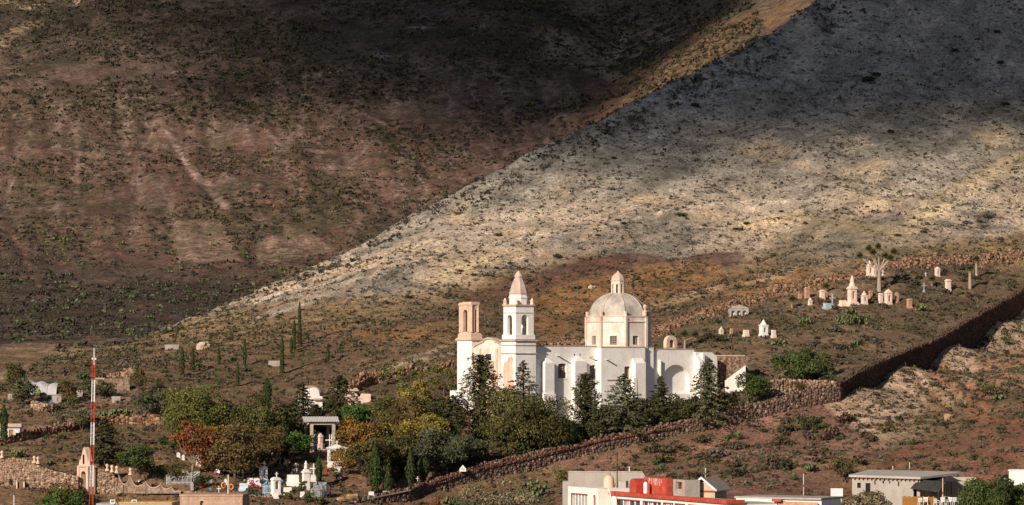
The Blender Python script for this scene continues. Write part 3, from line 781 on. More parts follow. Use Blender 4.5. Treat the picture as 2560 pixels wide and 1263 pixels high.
q = MB(); q.lathe([(R8 + .12, dzt), (R8 + .16, dzt + .12), (R8 + .02, dzt + .2), (R8 + .02, dzp(793)), (R8 + .14, dzp(792)), (R8 + .14, dzp(790)), (R8 - .4, dzp(789.5))], 8, (dc[0], dc[1], 0), rot8); q.build('cornice', WHITE2, drum)
Rd = 4.18; dh = dzp(733) - dzp(790)
prof = [(Rd * math.cos(t), dzp(790) + dh * 1.03 * math.sin(t)) for t in np.linspace(0, 1.33, 12)]
dome_m = MB(); dome_m.lathe(prof, 8, (dc[0], dc[1], 0), rot8); dome = dome_m.build('dome', DOMEM, church)
for k in range(8):
    a = rot8 + 2 * math.pi * k / 8
    q = MB(); q.tube([(dc[0] + (r + .02) * math.cos(a), dc[1] + (r + .02) * math.sin(a), zz) for r, zz in prof], .07, 5); q.build('rib', DOMEM, dome)
Rl = 1.02; l0, l1 = dzp(737), dzp(702)
lm = MB()
for k in range(8):
    a0 = rot8 + 2 * math.pi * k / 8; a1 = a0 + 2 * math.pi / 8
    p = np.array([du + Rl * math.cos(a0), dv + Rl * math.sin(a0)]); q_ = np.array([du + Rl * math.cos(a1), dv + Rl * math.sin(a1)])
    e = q_ - p; L = np.linalg.norm(e); e /= L; n_ = np.array([e[1], -e[0]]); sub = MB()
    sub.wall('x', 0, .18, 0, L, l0 - .3, l1, [(L * .32, L * .68, l0 + .25, l1 - .45, .6)])
    lm.add([(p[0] + e[0] * a - n_[0] * b, p[1] + e[1] * a - n_[1] * b, c) for a, b, c in sub.v], sub.f)
lan = lm.build('lantern', WHITE2, dome)
q = MB(); q.lathe([(.6, l0), (.6, l1)], 8, (du, dv, 0), rot8); q.build('lantern_core', plain('lantern_shade', (.22, .18, .15)), dome)
q = MB(); cz = dzp(702); ch = dzp(680) - cz
q.lathe([(Rl + .02, cz - .02), (Rl + .08, cz), (Rl + .08, cz + .1), (Rl - .02, cz + .12), (Rl * .93, cz + ch * .35), (Rl * .62, cz + ch * .72), (Rl * .22, cz + ch * .97), (.2, cz + ch), (.14, cz + ch + .12), (.02, cz + ch + .22)], 8, (du, dv, 0), rot8); q.build('lantern_cap', plaster('cap_plaster', (.62, .47, .39), (.45, .36, .3), .7, .9), dome)
for k in range(8):                                      # urns on the drum's corners
    a = rot8 + 2 * math.pi * k / 8; x, y = du + (R8 - .12) * math.cos(a), dv + (R8 - .12) * math.sin(a)
    nn = math.sin(a)
    full = False; wa = (math.degrees(a) + 35.25) % 360; full = wa > 320 or wa < 4
    q = MB(); zz = dzp(790)
    if full: q.lathe([(.26, 0), (.26, .5), (.33, .55), (.33, .62), (.2, .7), (.14, .95), (.22, 1.1), (.3, 1.3), (.25, 1.5), (.1, 1.62), (.02, 1.66)], 10, (x, y, zz))
    else: q.lathe([(.26, 0), (.26, .45), (.30, .5), (.28, .6)], 8, (x, y, zz))
    q.build('urn' if full else 'urn_stump', WHITE2, drum)

# rubble-built annex behind the apse
AN = Frame(1788, CH.w(k2, KV)[1] - 1, -9.2, 12)
ann = AN.root('stone_annex'); tag(ann, 'roofless rubble stone annex with a white raking buttress at the right end of the church', 'ruin')
RUB = plaster('rubble_masonry', (.40, .27, .19), (.10, .06, .042), 1.0, 2.6, streak=False)
u2, z2 = AN.u, AN.z
q = MB(); q.wall('x', 2.6, 3.1, 0, u2(1862, 2.6), -1, z2(891, 3, 2.6), []); 
w = q.build('back_wall', RUB, ann)
q = MB(); q.box((0, 2.5, z2(891, 3, 2.6)), (u2(1862, 2.6), 3.2, z2(888, 3, 2.6))); q.build('coping', TRIM, ann)
q = MB(); e0 = u2(1858, 1); q.box((e0, 0, -1), (e0 + .45, 2.598, z2(893, e0, 1))); q.build('end_wall', RUB, ann)
q = MB(); q.prism([(u2(1815, -.2), -1), (u2(1862, -.2), -1), (u2(1862, -.2), z2(915, 4, -.2)), (u2(1813, -.2), z2(952, 2, -.2))], 'y', -.6, -.002); q.build('raking_buttress', WHITE, ann)
# ------------------------------------------------------------------ vegetation
def unit(a): return a / (np.linalg.norm(a, axis=-1, keepdims=True) + 1e-9)
def leaf_quads(P, N, size, asp=0.55, up=None):
    """rhombic leaves or leaf sprays at P facing N"""
    n = len(P); r = unit(rng.normal(size=(n, 3))) if up is None else unit(np.broadcast_to(up, (n, 3)) + .35 * rng.normal(size=(n, 3)))
    N = unit(N); t = unit(r - (r * N).sum(1, keepdims=True) * N); b = np.cross(N, t)
    s = np.asarray(size).reshape(-1, 1) * np.ones((n, 1))
    V = np.stack([P + t * s, P + b * s * asp, P - t * s, P - b * s * asp], 1).reshape(-1, 3)
    return V, np.arange(4 * n).reshape(n, 4)
def sph(n):
    return unit(rng.normal(size=(n, 3)))
class Crown:
    def __init__(s): s.V = []; s.F = []; s.C = []; s.n = 0
    def add(s, P, N, size, col, asp=.55, up=None, var=.35):
        V, Fq = leaf_quads(P, N, size, asp, up); s.V.append(V); s.F.append(Fq + s.n); s.n += len(V)
        c = np.array(col)[None] * (1 + var * (rng.random((len(P), 1)) * 2 - 1)) * (1 + .10 * rng.normal(size=(len(P), 3)))
        s.C.append(np.repeat(np.clip(c, .004, .9), 4, 0))
    def blob(s, c, r, n, size, col, shell=.55, asp=.6, up=None, var=.35):
        d = sph(n); d[:, 2] = np.where(d[:, 2] < -.5, -d[:, 2] * .6, d[:, 2]); rad = shell + (1.02 - shell) * rng.random((n, 1)) ** .6
        P = np.array(c) + d * rad * np.array(r)
        s.add(P, d + .75 * rng.normal(size=(n, 3)), size * (.7 + .6 * rng.random(n)), col, asp, up, var)
    def mesh(s, name): return np_mesh(name, np.concatenate(s.V), np.concatenate(s.F), np.concatenate(s.C))
LEAF = vcol_mat('foliage', .75)
BARK = plain('bark', (.10, .075, .055), var=.4, scale=6)
BARKP = plain('pale_bark', (.27, .22, .17), var=.35, scale=6)
COLS = {'dark': (.058, .058, .024), 'olive': (.084, .078, .027), 'green': (.060, .082, .024), 'grey': (.080, .085, .046), 'yellow': (.185, .145, .030),
        'orange': (.21, .115, .026), 'rust': (.19, .070, .028), 'brown': (.115, .082, .032), 'bright': (.060, .105, .024), 'ygreen': (.105, .11, .03), 'blue': (.092, .092, .048), 'tan': (.20, .165, .10)}
def tree(kind, px, top, base, hw, col, label, group=None, seed=0, name=None, cat='tree', dens=1.0, back=0.0, bark=None):
    global rng
    rng = np.random.default_rng(abs(hash((int(px), int(top), seed))) % 99991 if False else int(px * 7 + top * 13 + seed))
    p = hit(px, base); p[1] += back; p[0] = (px - CX) * p[1] / F; p[2] = ground(p[0], p[1])
    sc_ = p[1] / F; H = max((HY - top) * sc_ - p[2], .6); R = hw * sc_ * (1.28 if kind in ('cedar', 'upswept') else 1.2 if kind != 'column' else 1.15)
    root = empty(name or {'column': 'cypress_tree', 'cedar': 'cedar_tree', 'upswept': 'conifer_tree', 'pepper': 'pepper_tree'}.get(kind, 'leafy_tree'), (p[0], p[1], p[2] - .05))
    tag(root, label, cat, group)
    c3 = np.array(COLS[col]) if isinstance(col, str) else np.array(col)
    cr = Crown(); tr = MB(); leaf = .07 + .012 * H ** .5 + .02 * min(R, 3)
    if kind == 'column':
        n = int(900 * dens * max(1, H / 4)); t = rng.random(n) ** .9; prof = np.sin(np.clip(t * .93 + .07, 0, 1) * math.pi) ** .55 * (1 - .35 * t)
        lob = 1 + .22 * np.sin(3 * rng.random() * 6 + t * 9)
        a = rng.random(n) * 6.283; rr = R * prof * (.55 + .5 * rng.random(n)) * lob
        P = np.stack([rr * np.cos(a), rr * np.sin(a), H * (.04 + .96 * t)], 1); N = np.stack([np.cos(a), np.sin(a), .2 + 0 * a], 1) + .5 * rng.normal(size=(n, 3))
        cr.add(P, N, (.13 + .05 * R) * (.8 + .5 * rng.random(n)), c3, .42, up=(0, 0, 1))
        tr.tube([(0, 0, -.3), (0, 0, H * .5), (0, 0, H * .92)], [max(.06, R * .22), R * .13, .02], 6)
    elif kind in ('cedar', 'upswept'):
        nb = int((64 if kind == 'cedar' else 86) * dens); tr.tube([(0, 0, -.4), (.05, 0, H * .5), (0, 0, H * .98)], [max(.1, H * .025), H * .014, .02], 6)
        for i in range(nb):
            t = (i + .5) / nb; zz = H * (.10 + .88 * t); a = i * 2.4 + rng.random() * .8
            L = R * (1.0 - t) ** (.8 if kind == 'cedar' else .62) * (.72 + .45 * rng.random()) + .12
            rise = (.02 + .25 * t) if kind == 'cedar' else (.75 + .5 * t)
            d = np.array([math.cos(a), math.sin(a), rise]); m_ = int(12 + 34 * L / max(R, .5) * min(1.6, .6 + R / 3))
            q = rng.random(m_) ** .75; droop = -.16 * L * q ** 2 if kind == 'cedar' else .10 * L * q
            P = np.outer(q * L, d) + np.array([0, 0, zz]); P[:, 2] += droop
            P += rng.normal(size=(m_, 3)) * np.array([.13, .13, .06 if kind == 'cedar' else .11]) * L ** .6 * (1.1 - .5 * q[:, None]) * 1.2
            N = np.array([0, 0, 1.0]) + .55 * d + .6 * rng.normal(size=(m_, 3))
            cr.add(P, N, leaf * (1.0 + .6 * rng.random(m_)), c3 * (.75 + .5 * rng.random()), .5, up=d)
            if L > .5 and i % 2 == 0: tr.tube([(0, 0, zz), tuple(d * L * .75 + np.array([0, 0, zz]))], [H * .006 + .012, .01], 4)
    else:
        nb = {'round': 26, 'pepper': 30, 'open': 15, 'bush': 14, 'thin': 22}[kind]; nb = int(nb * (.8 + .2 * dens))
        trunk_h = {'round': .16, 'pepper': .14, 'open': .30, 'bush': .06, 'thin': .20}[kind] * H
        ch = H - trunk_h * .7; cz = trunk_h * .7 + ch * .48
        fork = np.array([rng.normal() * .1, rng.normal() * .1, trunk_h])
        if kind != 'bush': tr.tube([(0, 0, -.4), tuple(fork * [.5, .5, .5]), tuple(fork)], [max(.09, H * .03), max(.07, H * .024), max(.06, H * .02)], 7)
        for i in range(nb):
            d = sph(1)[0]; d[2] = d[2] * .9; k = .30 + .55 * rng.random()
            if kind == 'open': k = .62 + .3 * rng.random()
            c = np.array([d[0] * R * k, d[1] * R * k, cz + d[2] * ch * .46 * k / .8])
            br = (.30 + .17 * rng.random()) * min(R, ch * .62) * (.78 if kind == 'open' else 1)
            n = int({'round': 105, 'pepper': 100, 'open': 90, 'bush': 80, 'thin': 62}[kind] * dens * max(.6, min(2.2, br / .8)))
            cc = c3 * (.72 + .55 * rng.random())
            cr.blob(c, (br * 1.1, br * 1.1, br * .85), n, leaf, cc, .5)
            if kind == 'pepper':
                m_ = n // 2; dd = sph(m_); P = c + dd * br * [1.1, 1.1, .6]; P[:, 2] -= rng.random(m_) * br * .9
                cr.add(P, dd * [1, 1, .2] + .3 * rng.normal(size=(m_, 3)), leaf * 1.3, cc, .3, up=(0, 0, 1))
            if kind != 'bush' and i % 2 == 0:
                mid = (fork + c) / 2 + rng.normal(size=3) * .08 * R
                tr.tube([tuple(fork), tuple(mid), tuple(c)], [max(.04, H * .012), max(.03, H * .008), .012], 5)
        if kind == 'bush':
            for i in range(5):
                a = i * 1.26; tr.tube([(0, 0, -.2), (math.cos(a) * R * .4, math.sin(a) * R * .4, H * .5)], [.05, .02], 4)
    link('crown', cr.mesh('crown'), LEAF, root); tr.build('trunk' if kind != 'bush' else 'stems', bark or BARK, root)
    return root
def T(*a, **k): return tree(*a, **k)

# trees in front of the church
T('upswept', 1203, 890, 1100, 54, 'dark', 'dark upswept conifer standing before the church facade', dens=1.5)
T('cedar', 1308, 897, 1085, 62, 'blue', 'cedar with a thin pale tip rising behind the broad pepper tree')
T('pepper', 1316, 962, 1128, 106, 'olive', 'broad rounded olive-green pepper tree before the right bell tower', dens=1.6)
T('upswept', 1464, 936, 1095, 40, 'dark', 'narrow dark conifer below the second nave window', dens=1.1)
T('cedar', 1560, 932, 1092, 78, 'blue', 'layered grey-green cedar before the transept window', dens=1.3)
T('cedar', 1772, 893, 1070, 66, 'blue', 'tall pointed cedar beside the arched side chapel', dens=1.4)
T('cedar', 1652, 938, 1075, 40, 'dark', 'slim dark cedar before the left foot of the chapel arch')
T('round', 1612, 985, 1080, 48, 'dark', 'dark round tree under the crossing wall between two cedars')
T('round', 1700, 985, 1066, 44, 'dark', 'dark round tree below the middle of the chapel arch')
T('round', 1520, 1000, 1096, 36, 'dark', 'dark leafy tree left of the layered grey cedar')
T('round', 1405, 1036, 1118, 62, 'green', 'low rounded green tree above the long stone wall beside the pepper tree')
T('thin', 1262, 1055, 1140, 62, 'olive', 'dark olive tree at the foot of the broad pepper tree')
T('bush', 1240, 1105, 1150, 42, 'olive', 'dense olive bush beside the tomb under the trees', cat='bush', name='bush')
T('bush', 1345, 1095, 1128, 34, 'dark', 'dark bush right above the stone wall by the young cypress', cat='bush', name='bush')
T('round', 1478, 1050, 1106, 38, 'dark', 'short dark tree below the narrow conifer')
T('round', 1830, 975, 1040, 36, 'dark', 'dark tree at the foot of the white raking buttress')
T('round', 1884, 925, 1008, 40, 'green', 'round green tree right of the roofless stone annex')
# middle of the lower graveyard
T('open', 1030, 893, 1010, 38, 'ygreen', 'loose yellow-green tree with high clumps left of the church')
T('open', 1040, 950, 1062, 52, 'yellow', 'bright yellow-green tree with bare lower limbs left of the church', dens=1.4)
T('open', 1110, 905, 990, 36, 'ygreen', 'yellowing tree close to the left bell tower')
T('open', 962, 912, 965, 16, 'ygreen', 'small yellow-green tree on the brown slope above the graves')
T('round', 1040, 1022, 1150, 88, 'yellow', 'wide mustard-yellow tree in the middle of the graveyard', dens=1.2)
T('cedar', 1132, 985, 1125, 52, 'dark', 'dark spreading conifer below the left bell tower', dens=1.2)
T('round', 1088, 1060, 1190, 72, 'grey', 'big grey-green tree above the bend of the stone wall', dens=1.3)
T('round', 1150, 1085, 1175, 56, 'grey', 'grey-green tree left of the pale tomb under the conifer')
T('round', 985, 1075, 1190, 50, 'olive', 'olive tree behind the tall cypress in the lower graveyard')
T('thin', 898, 1035, 1170, 52, 'orange', 'thin orange-leaved tree right of the open pavilion', dens=1.2)
T('round', 916, 1085, 1215, 50, 'olive', 'large olive-green tree right of the small open white tomb', dens=1.2)
T('thin', 962, 1030, 1140, 46, 'olive', 'half-bare olive tree behind the orange tree')
T('cedar', 756, 955, 1105, 52, 'dark', 'dark conifer to the left of the small white chapel', dens=1.2)
T('cedar', 850, 935, 1060, 58, 'dark', 'dark cedar that hides the right half of the white chapel', dens=1.2)
T('round', 893, 1002, 1075, 56, 'bright', 'low bright green tree below the pale ruined house')
T('round', 747, 1078, 1150, 36, 'bright', 'glossy green tree leaning on the left post of the pavilion')
T('pepper', 492, 958, 1120, 68, 'ygreen', 'tall yellowish pepper tree at the left of the graveyard', dens=1.3)
T('pepper', 628, 985, 1125, 72, 'olive', 'tall olive pepper tree beside the slim dark cypress', dens=1.3)
T('thin', 480, 1040, 1190, 44, 'rust', 'rust-red tree with pale stems left in the graveyard', dens=1.5, bark=BARKP)
T('thin', 536, 1045, 1170, 42, 'orange', 'copper-brown tree next to the rust-red one')
T('round', 588, 1060, 1205, 72, 'brown', 'large brownish-olive tree above the white graves', dens=1.2)
T('round', 668, 1062, 1165, 42, 'brown', 'brown-olive tree left of the dark graveyard cypress')
T('round', 712, 1040, 1120, 36, 'dark', 'dark leafy tree behind the graveyard cypress')
T('round', 345, 1105, 1205, 42, 'green', 'round green tree behind the scalloped wall')
T('cedar', 262, 1042, 1165, 56, 'dark', 'dark conifer behind the red and white mast', dens=1.2)
T('bush', 432, 1148, 1205, 32, 'olive', 'olive bush left of the rust-red tree', cat='bush', name='bush')
T('bush', 505, 1180, 1220, 24, 'dark', 'small dark bush right of the picketed grave', cat='bush', name='bush')
T('bush', 408, 1090, 1112, 16, 'green', 'small green bush on the slope left of the rust-red tree', cat='bush', name='bush')
T('bush', 437, 1098, 1122, 18, 'green', 'green bush beside the red flowers on the slope', cat='bush', name='bush')
for i, (px_, tp, bs, hw_, c_, k_, lb) in enumerate((
    (560, 1000, 1110, 44, 'olive', 'round', 'olive tree between the two tall pepper trees'), (700, 1000, 1095, 40, 'dark', 'round', 'dark tree right of the cypress above the pepper tree'), (790, 1010, 1085, 40, 'dark', 'cedar', 'short dark cedar under the white chapel'),
    (960, 985, 1080, 40, 'olive', 'round', 'olive tree below the ruined pale house'), (1000, 1000, 1090, 40, 'brown', 'thin', 'brownish tree left of the bright yellow-green one'), (1085, 985, 1075, 34, 'dark', 'round', 'dark tree between the yellow tree and the church'),
    (1190, 1100, 1165, 40, 'grey', 'round', 'grey-green tree right above the house-shaped marker'), (1215, 1040, 1110, 34, 'dark', 'round', 'dark tree just right of the tall pinkish tomb'), (940, 1045, 1150, 46, 'brown', 'thin', 'brown thinning tree right of the orange one'),
    (1010, 1110, 1185, 40, 'dark', 'round', 'dark tree between two slender cypresses'), (655, 1120, 1180, 34, 'dark', 'bush', 'dark leafy thicket behind the white niche tombs'), (720, 1100, 1165, 34, 'dark', 'bush', 'dark thicket left below the pavilion'), (860, 1120, 1190, 34, 'orange', 'thin', 'orange-yellow sapling over the open canopy tomb'),
    (555, 1110, 1190, 36, 'brown', 'round', 'brown tree between the copper and the brownish-olive trees'), (450, 1010, 1100, 34, 'olive', 'round', 'olive tree left under the yellowish pepper tree'), (1340, 1020, 1095, 44, 'olive', 'round', 'olive tree right under the pepper tree'), (1590, 1010, 1085, 40, 'blue', 'round', 'blue-green tree under the layered cedar'),
    (1740, 990, 1060, 40, 'dark', 'cedar', 'short dark cedar left under the tall pointed one'), (1805, 985, 1045, 30, 'dark', 'round', 'dark tree right under the tall pointed cedar'))):
    T(k_, px_, tp, bs, hw_, c_, lb, cat='bush' if k_ == 'bush' else 'tree', name='bush' if k_ == 'bush' else None)
for i, (px_, tp, bs, hw_, c_, lb) in enumerate(((628, 1218, 1240, 22, 'grey', 'grey-green bush in front of the long slab tomb'), (718, 1226, 1248, 20, 'olive', 'dry bush before the low white slab'), (752, 1196, 1240, 14, 'green', 'young green bush before the statue pedestal'), (770, 1230, 1255, 16, 'green', 'small green bush at the foot of the fenced grave'), (845, 1180, 1200, 14, 'green', 'small green bush on the dark earth below the canopy tomb'), (800, 1240, 1262, 22, 'olive', 'low bush on the lower wall at the end of the graves'))):
    T('bush', px_, tp, bs, hw_, c_, lb, cat='bush', name='bush')
# single cypresses of the graveyard
for px_, tp, bs, hw_, lb in ((938, 1108, 1236, 18, 'tallest slender cypress at the lower end of the graveyard'), (970, 1162, 1240, 12, 'short slender cypress beside the yellow cross'),
        (1026, 1124, 1226, 12, 'lone slender cypress casting a shadow across bare earth'), (1060, 1118, 1212, 14, 'twin-tipped slender cypress where the stone wall bends'),
        (797, 1138, 1212, 9, 'slim young cypress between the white tombs and the open tomb'), (711, 1036, 1142, 15, 'slim dark cypress standing left of the pavilion'),
        (1312, 1070, 1138, 14, 'young cypress above the stone wall under the pepper tree'), (668, 945, 1030, 13, 'cypress rising above the olive pepper tree'),
        (10, 1012, 1108, 11, 'cypress at the left edge beside the small flat house'), (1560, 1010, 1070, 8, 'little cypress on the wall edge below the grey cedar')):
    T('column', px_, tp, bs, hw_, (.040, .058, .018), lb)
for i, (px_, tp, bs, hw_) in enumerate(((705, 842, 935, 6), (736, 800, 878, 5), (749, 757, 862, 5), (612, 850, 916, 4.5), (594, 905, 966, 4.5), (455, 868, 940, 7), (482, 868, 930, 5), (547, 868, 912, 4), (820, 858, 906, 4), (728, 843, 884, 4))):
    T('column', px_, tp, bs, hw_, (.050, .056, .02), ('tall thin cypress standing lowest beside the small grey concrete box', 'thin cypress just left of the highest one', 'highest thin cypress on the brown slope', 'lone thin cypress in the middle of the left slope', 'short thin cypress below the lone middle one', 'leftmost thin cypress under the pale rock slab', 'second thin cypress from the left under the rock slab', 'faint short cypress right of the pale rock slab', 'short thin cypress farthest right towards the church', 'small cypress tucked below the highest pair')[i], group='cypresses on the brown slope', seed=i)
# left edge and the plots there
T('round', 36, 905, 975, 26, 'olive', 'round brown-green tree left of the grey canvas shelter')
T('round', 55, 945, 1015, 32, 'blue', 'dense blue-green tree in front of the grey canvas shelter')
T('bush', 152, 1018, 1078, 24, 'grey', 'grey-green bush beside the bare earth plot', cat='bush', name='bush')
T('bush', 205, 1008, 1075, 30, 'blue', 'blue-green bush just left of the mast', cat='bush', name='bush')
T('round', 386, 966, 1035, 48, 'grey', 'grey-green spreading tree above the terrace wall', dens=1.3)
T('round', 262, 948, 995, 32, 'blue', 'dark round tree in front of the low stone ruin')
T('round', 222, 950, 990, 20, 'blue', 'small blue-green tree left of the mast by the stone ruin')
T('thin', 346, 912, 985, 22, 'brown', 'thin brown tree at the right end of the low stone ruin')
T('thin', 170, 940, 1010, 26, 'brown', 'half-bare brownish tree right of the grey canvas shelter')
T('bush', 140, 1000, 1025, 22, 'olive', 'olive bush by the small grey hut', cat='bush', name='bush')
T('bush', 180, 985, 1022, 14, 'green', 'upright green bush right of the small grey hut', cat='bush', name='bush')
T('round', 2003, 872, 958, 68, 'green', 'broad dome-shaped green tree inside the corner of the long wall', dens=2.0)
T('bush', 2072, 935, 962, 24, 'green', 'small green bush right under the dome-shaped tree', cat='bush', name='bush')
T('bush', 1997, 948, 985, 18, 'olive', 'small bush on the stone wall left of its corner', cat='bush', name='bush')
T('thin', 2106, 1130, 1205, 30, 'olive', 'small airy tree left of the grey concrete house')
T('bush', 2035, 1038, 1075, 40, 'green', 'dark green bush below the corner of the stone wall', cat='bush', name='bush')
T('bush', 2518, 830, 862, 15, 'green', 'round green bush on the pale ground right of the long wall', cat='bush', name='bush')
T('bush', 2215, 1050, 1080, 32, 'brown', 'brown bush on the pale ground below the red cutting', cat='bush', name='bush')
T('bush', 2480, 955, 990, 38, 'olive', 'olive bush at the top of the red cutting', cat='bush', name='bush')

# shrubs and tufts: prototypes
def shrub_mesh(nm, n, leaf, col, flat=.7, var=.4):
    cr = Crown()
    for k in range(4):
        d = sph(1)[0]; cr.blob((d[0] * .45, d[1] * .45, .30 + .12 * d[2]), (.62, .62, .62 * flat), n // 4, leaf, np.array(col) * (.8 + .4 * rng.random()), .4, var=var)
    return cr.mesh(nm)
rng = np.random.default_rng(77)
PROTO = {}
for k, c in (('dark', (.040, .040, .022)), ('olive', (.07, .066, .028)), ('grey', (.085, .075, .058)), ('green', (.055, .085, .03)), ('brown', (.085, .06, .038)), ('black', (.026, .026, .020))):
    PROTO[k] = [shrub_mesh('shrub', 150, .17, c) for _ in range(3)]
def shrub(px, py, rpx, col, label, group, hs=1.0):
    p = hit(px, py); r = rpx * p[1] / F
    o = link('shrub', PROTO[col][random.randrange(3)], LEAF); o.location = (p[0], p[1], p[2] - .08 * r)
    o.scale = (r, r, r * hs * random.uniform(.8, 1.15)); o.rotation_euler = (0, 0, random.random() * 6.28)
    return tag(o, label, 'shrub', group)
# shrubs one can pick out on the slopes (x, y of the foot, half width)
big = {
 'pale': [(1700, 540, 19, 'olive'), (1395, 645, 17, 'dark'), (1842, 575, 14, 'dark'), (1866, 562, 12, 'dark'), (2165, 205, 26, 'black'), (2190, 190, 16, 'black'), (1740, 268, 17, 'black'), (2225, 332, 12, 'black'),
          (2510, 264, 14, 'black'), (2490, 82, 12, 'black'), (2384, 130, 13, 'black'), (2500, 160, 13, 'black'), (2440, 100, 9, 'black'), (1245, 590, 12, 'dark'), (1535, 398, 9, 'dark'), (1640, 322, 9, 'dark'),
          (2560, 255, 8, 'black'), (1495, 590, 10, 'dark'), (1150, 680, 10, 'dark'), (1185, 690, 12, 'dark'), (1240, 672, 9, 'dark'), (1275, 660, 9, 'dark'), (1315, 655, 8, 'dark'), (2246, 590, 14, 'dark'),
          (2310, 582, 13, 'dark'), (2262, 566, 9, 'grey'), (2168, 518, 7, 'dark'), (1952, 530, 9, 'dark'), (1760, 565, 9, 'grey'), (2080, 548, 8, 'grey'), (2114, 524, 7, 'dark'), (2183, 528, 7, 'dark'),
          (2420, 560, 14, 'grey'), (2470, 545, 16, 'grey'), (2450, 556, 12, 'dark'), (2340, 520, 8, 'grey'), (1560, 560, 12, 'dark'), (1545, 552, 9, 'dark'), (970, 575, 8, 'dark'), (1120, 740, 14, 'dark'),
          (1010, 700, 8, 'dark'), (1020, 745, 13, 'dark'), (920, 745, 9, 'dark'), (870, 730, 10, 'dark'), (1040, 465, 7, 'dark'), (1435, 380, 7, 'dark'), (2015, 560, 9, 'grey'), (1935, 640, 12, 'olive')],
}
for (x, y, r, c) in big['pale']:
    shrub(x, y, r, c, {'black': 'black-looking', 'dark': 'dark', 'olive': 'olive', 'grey': 'greyish'}[c] + (' large' if r > 13 else ' medium-sized' if r > 9 else ' small') + ' shrub standing singly on the pale upper hillside', 'dark shrubs on the pale hillside', .85)
def scatter(n, poly, rlo, rhi, cols, label, group, seed):
    random.seed(seed); xs = [p[0] for p in poly]; ys = [p[1] for p in poly]; k = 0
    while k < n:
        x, y = random.uniform(min(xs), max(xs)), random.uniform(min(ys), max(ys))
        if not inpoly(np.array([x]), np.array([y]), poly)[0]: continue
        f = random.random(); c = random.choice(cols); cw = {'olive': 'olive-green', 'brown': 'brownish', 'grey': 'greyish', 'dark': 'dark', 'green': 'green'}[c]
        shrub(x, y, rlo + (rhi - rlo) * f ** 2, c, ('small ', 'medium-sized ', 'large ')[int(f * 2.999)] + cw + ' ' + label, group); k += 1
scatter(84, [(1440, 1190), (1600, 1130), (1800, 1085), (2060, 1020), (2180, 1100), (2130, 1180), (1850, 1200)], 11, 34, ['olive', 'brown', 'dark', 'brown', 'grey'], 'bush on the brown slope below the long stone wall', 'bushes below the long stone wall', 3)
scatter(34, [(2120, 1010), (2350, 920), (2560, 800), (2560, 1000), (2400, 1080), (2200, 1090)], 6, 17, ['olive', 'grey', 'dark', 'grey'], 'bush on the pale stony ground right of the long wall', 'bushes right of the long wall', 4)
scatter(26, [(2230, 1150), (2480, 1050), (2560, 1030), (2560, 1160), (2350, 1185)], 7, 16, ['brown', 'grey', 'olive'], 'bush on the red-brown earth above the grey concrete house', 'bushes on the red earth', 5)
scatter(56, [(1660, 860), (1800, 800), (2050, 745), (2450, 660), (2560, 650), (2540, 700), (2300, 830), (2100, 930), (1900, 880)], 9, 25, ['brown', 'dark', 'grey', 'olive', 'brown'], 'bush among the old graves right of the church', 'bushes among the old graves', 6)
scatter(44, [(380, 880), (640, 850), (820, 880), (900, 960), (700, 950), (420, 960)], 6, 15, ['olive', 'green', 'brown', 'green'], 'bush on the brown slope left of the church', 'bushes on the brown slope', 7)
scatter(46, [(0, 1130), (0, 930), (330, 900), (420, 960), (420, 1140), (240, 1130)], 9, 24, ['olive', 'brown', 'grey', 'green'], 'bush on the terraced ground above the scalloped wall', 'bushes on the left terraces', 8)

# ground cover nobody could count
def cover(name, n, fn, nq, label, mat=LEAF):
    """fn(rng, n) -> positions, radius, colours; nq sprays each"""
    P, r, c = fn(n); n = len(P)
    D = unit(rng.normal(size=(n, nq, 3))); D[..., 2] = np.abs(D[..., 2]) * .8
    C = P[:, None, :] + D * (r[:, None, None] * (.35 + .65 * rng.random((n, nq, 1)))); C[..., 2] -= (r * .12)[:, None]
    V, Fq = leaf_quads(C.reshape(-1, 3), (D + .7 * rng.normal(size=D.shape)).reshape(-1, 3), np.repeat(r, nq) * .42 * (.7 + .6 * rng.random(n * nq)), .6)
    cc = c[:, None, :] * (1 + .35 * (rng.random((n, nq, 1)) * 2 - 1)); cc = np.repeat(np.clip(cc.reshape(-1, 3), .004, .9), 4, 0)
    o = link(name, np_mesh(name, V, Fq, cc), mat)
    return tag(o, label, 'scrub', kind='stuff')
def pick(cols, n, w=None):
    return np.array(cols)[rng.choice(len(cols), n, p=w)]
def near_fn(n):
    X = rng.uniform(-75, 105, 3 * n); Y = 440 + 300 * rng.random(3 * n) ** .9
    Yc = np.interp(X, _cx, _cy); Z = ground(X, Y); px, py = pix(X, Y, Z)
    ok = (Y < Yc + 3) & (px > -40) & (px < 2600) & (py < 1290)
    blk = inpoly(px, py, [(1130, 1080), (1130, 900), (1360, 880), (1800, 900), (1850, 990), (1520, 1080)])
    ok &= ~blk & (fbm(X, Y, 7, 3, 500) + .9 * rng.random(len(X)) > .18)
    X, Y, Z, px, py = X[ok][:n], Y[ok][:n], Z[ok][:n], px[ok][:n], py[ok][:n]; m = len(X)
    line = np.interp(px, [300, 560, 800, 1050, 1300, 1500, 1800, 2100, 2350, 2560], [860, 792, 780, 735, 655, 640, 640, 660, 615, 590])
    upper = py < line
    r = np.where(upper, .14 + .52 * rng.random(m) ** 3, .20 + .55 * rng.random(m) ** 2)
    r = r * np.where(np.interp(X, _cx, _cy) - Y < 10, 1.7, 1.0)
    cl = pick([(.045, .042, .026), (.075, .065, .036), (.11, .085, .055), (.10, .09, .07), (.06, .075, .03)], m, [.3, .25, .25, .12, .08])
    cu = pick([(.060, .055, .042), (.095, .085, .065), (.13, .115, .09), (.04, .038, .03)], m, [.35, .3, .2, .15])
    return np.stack([X, Y, Z], 1), r, np.where(upper[:, None], cu, cl)
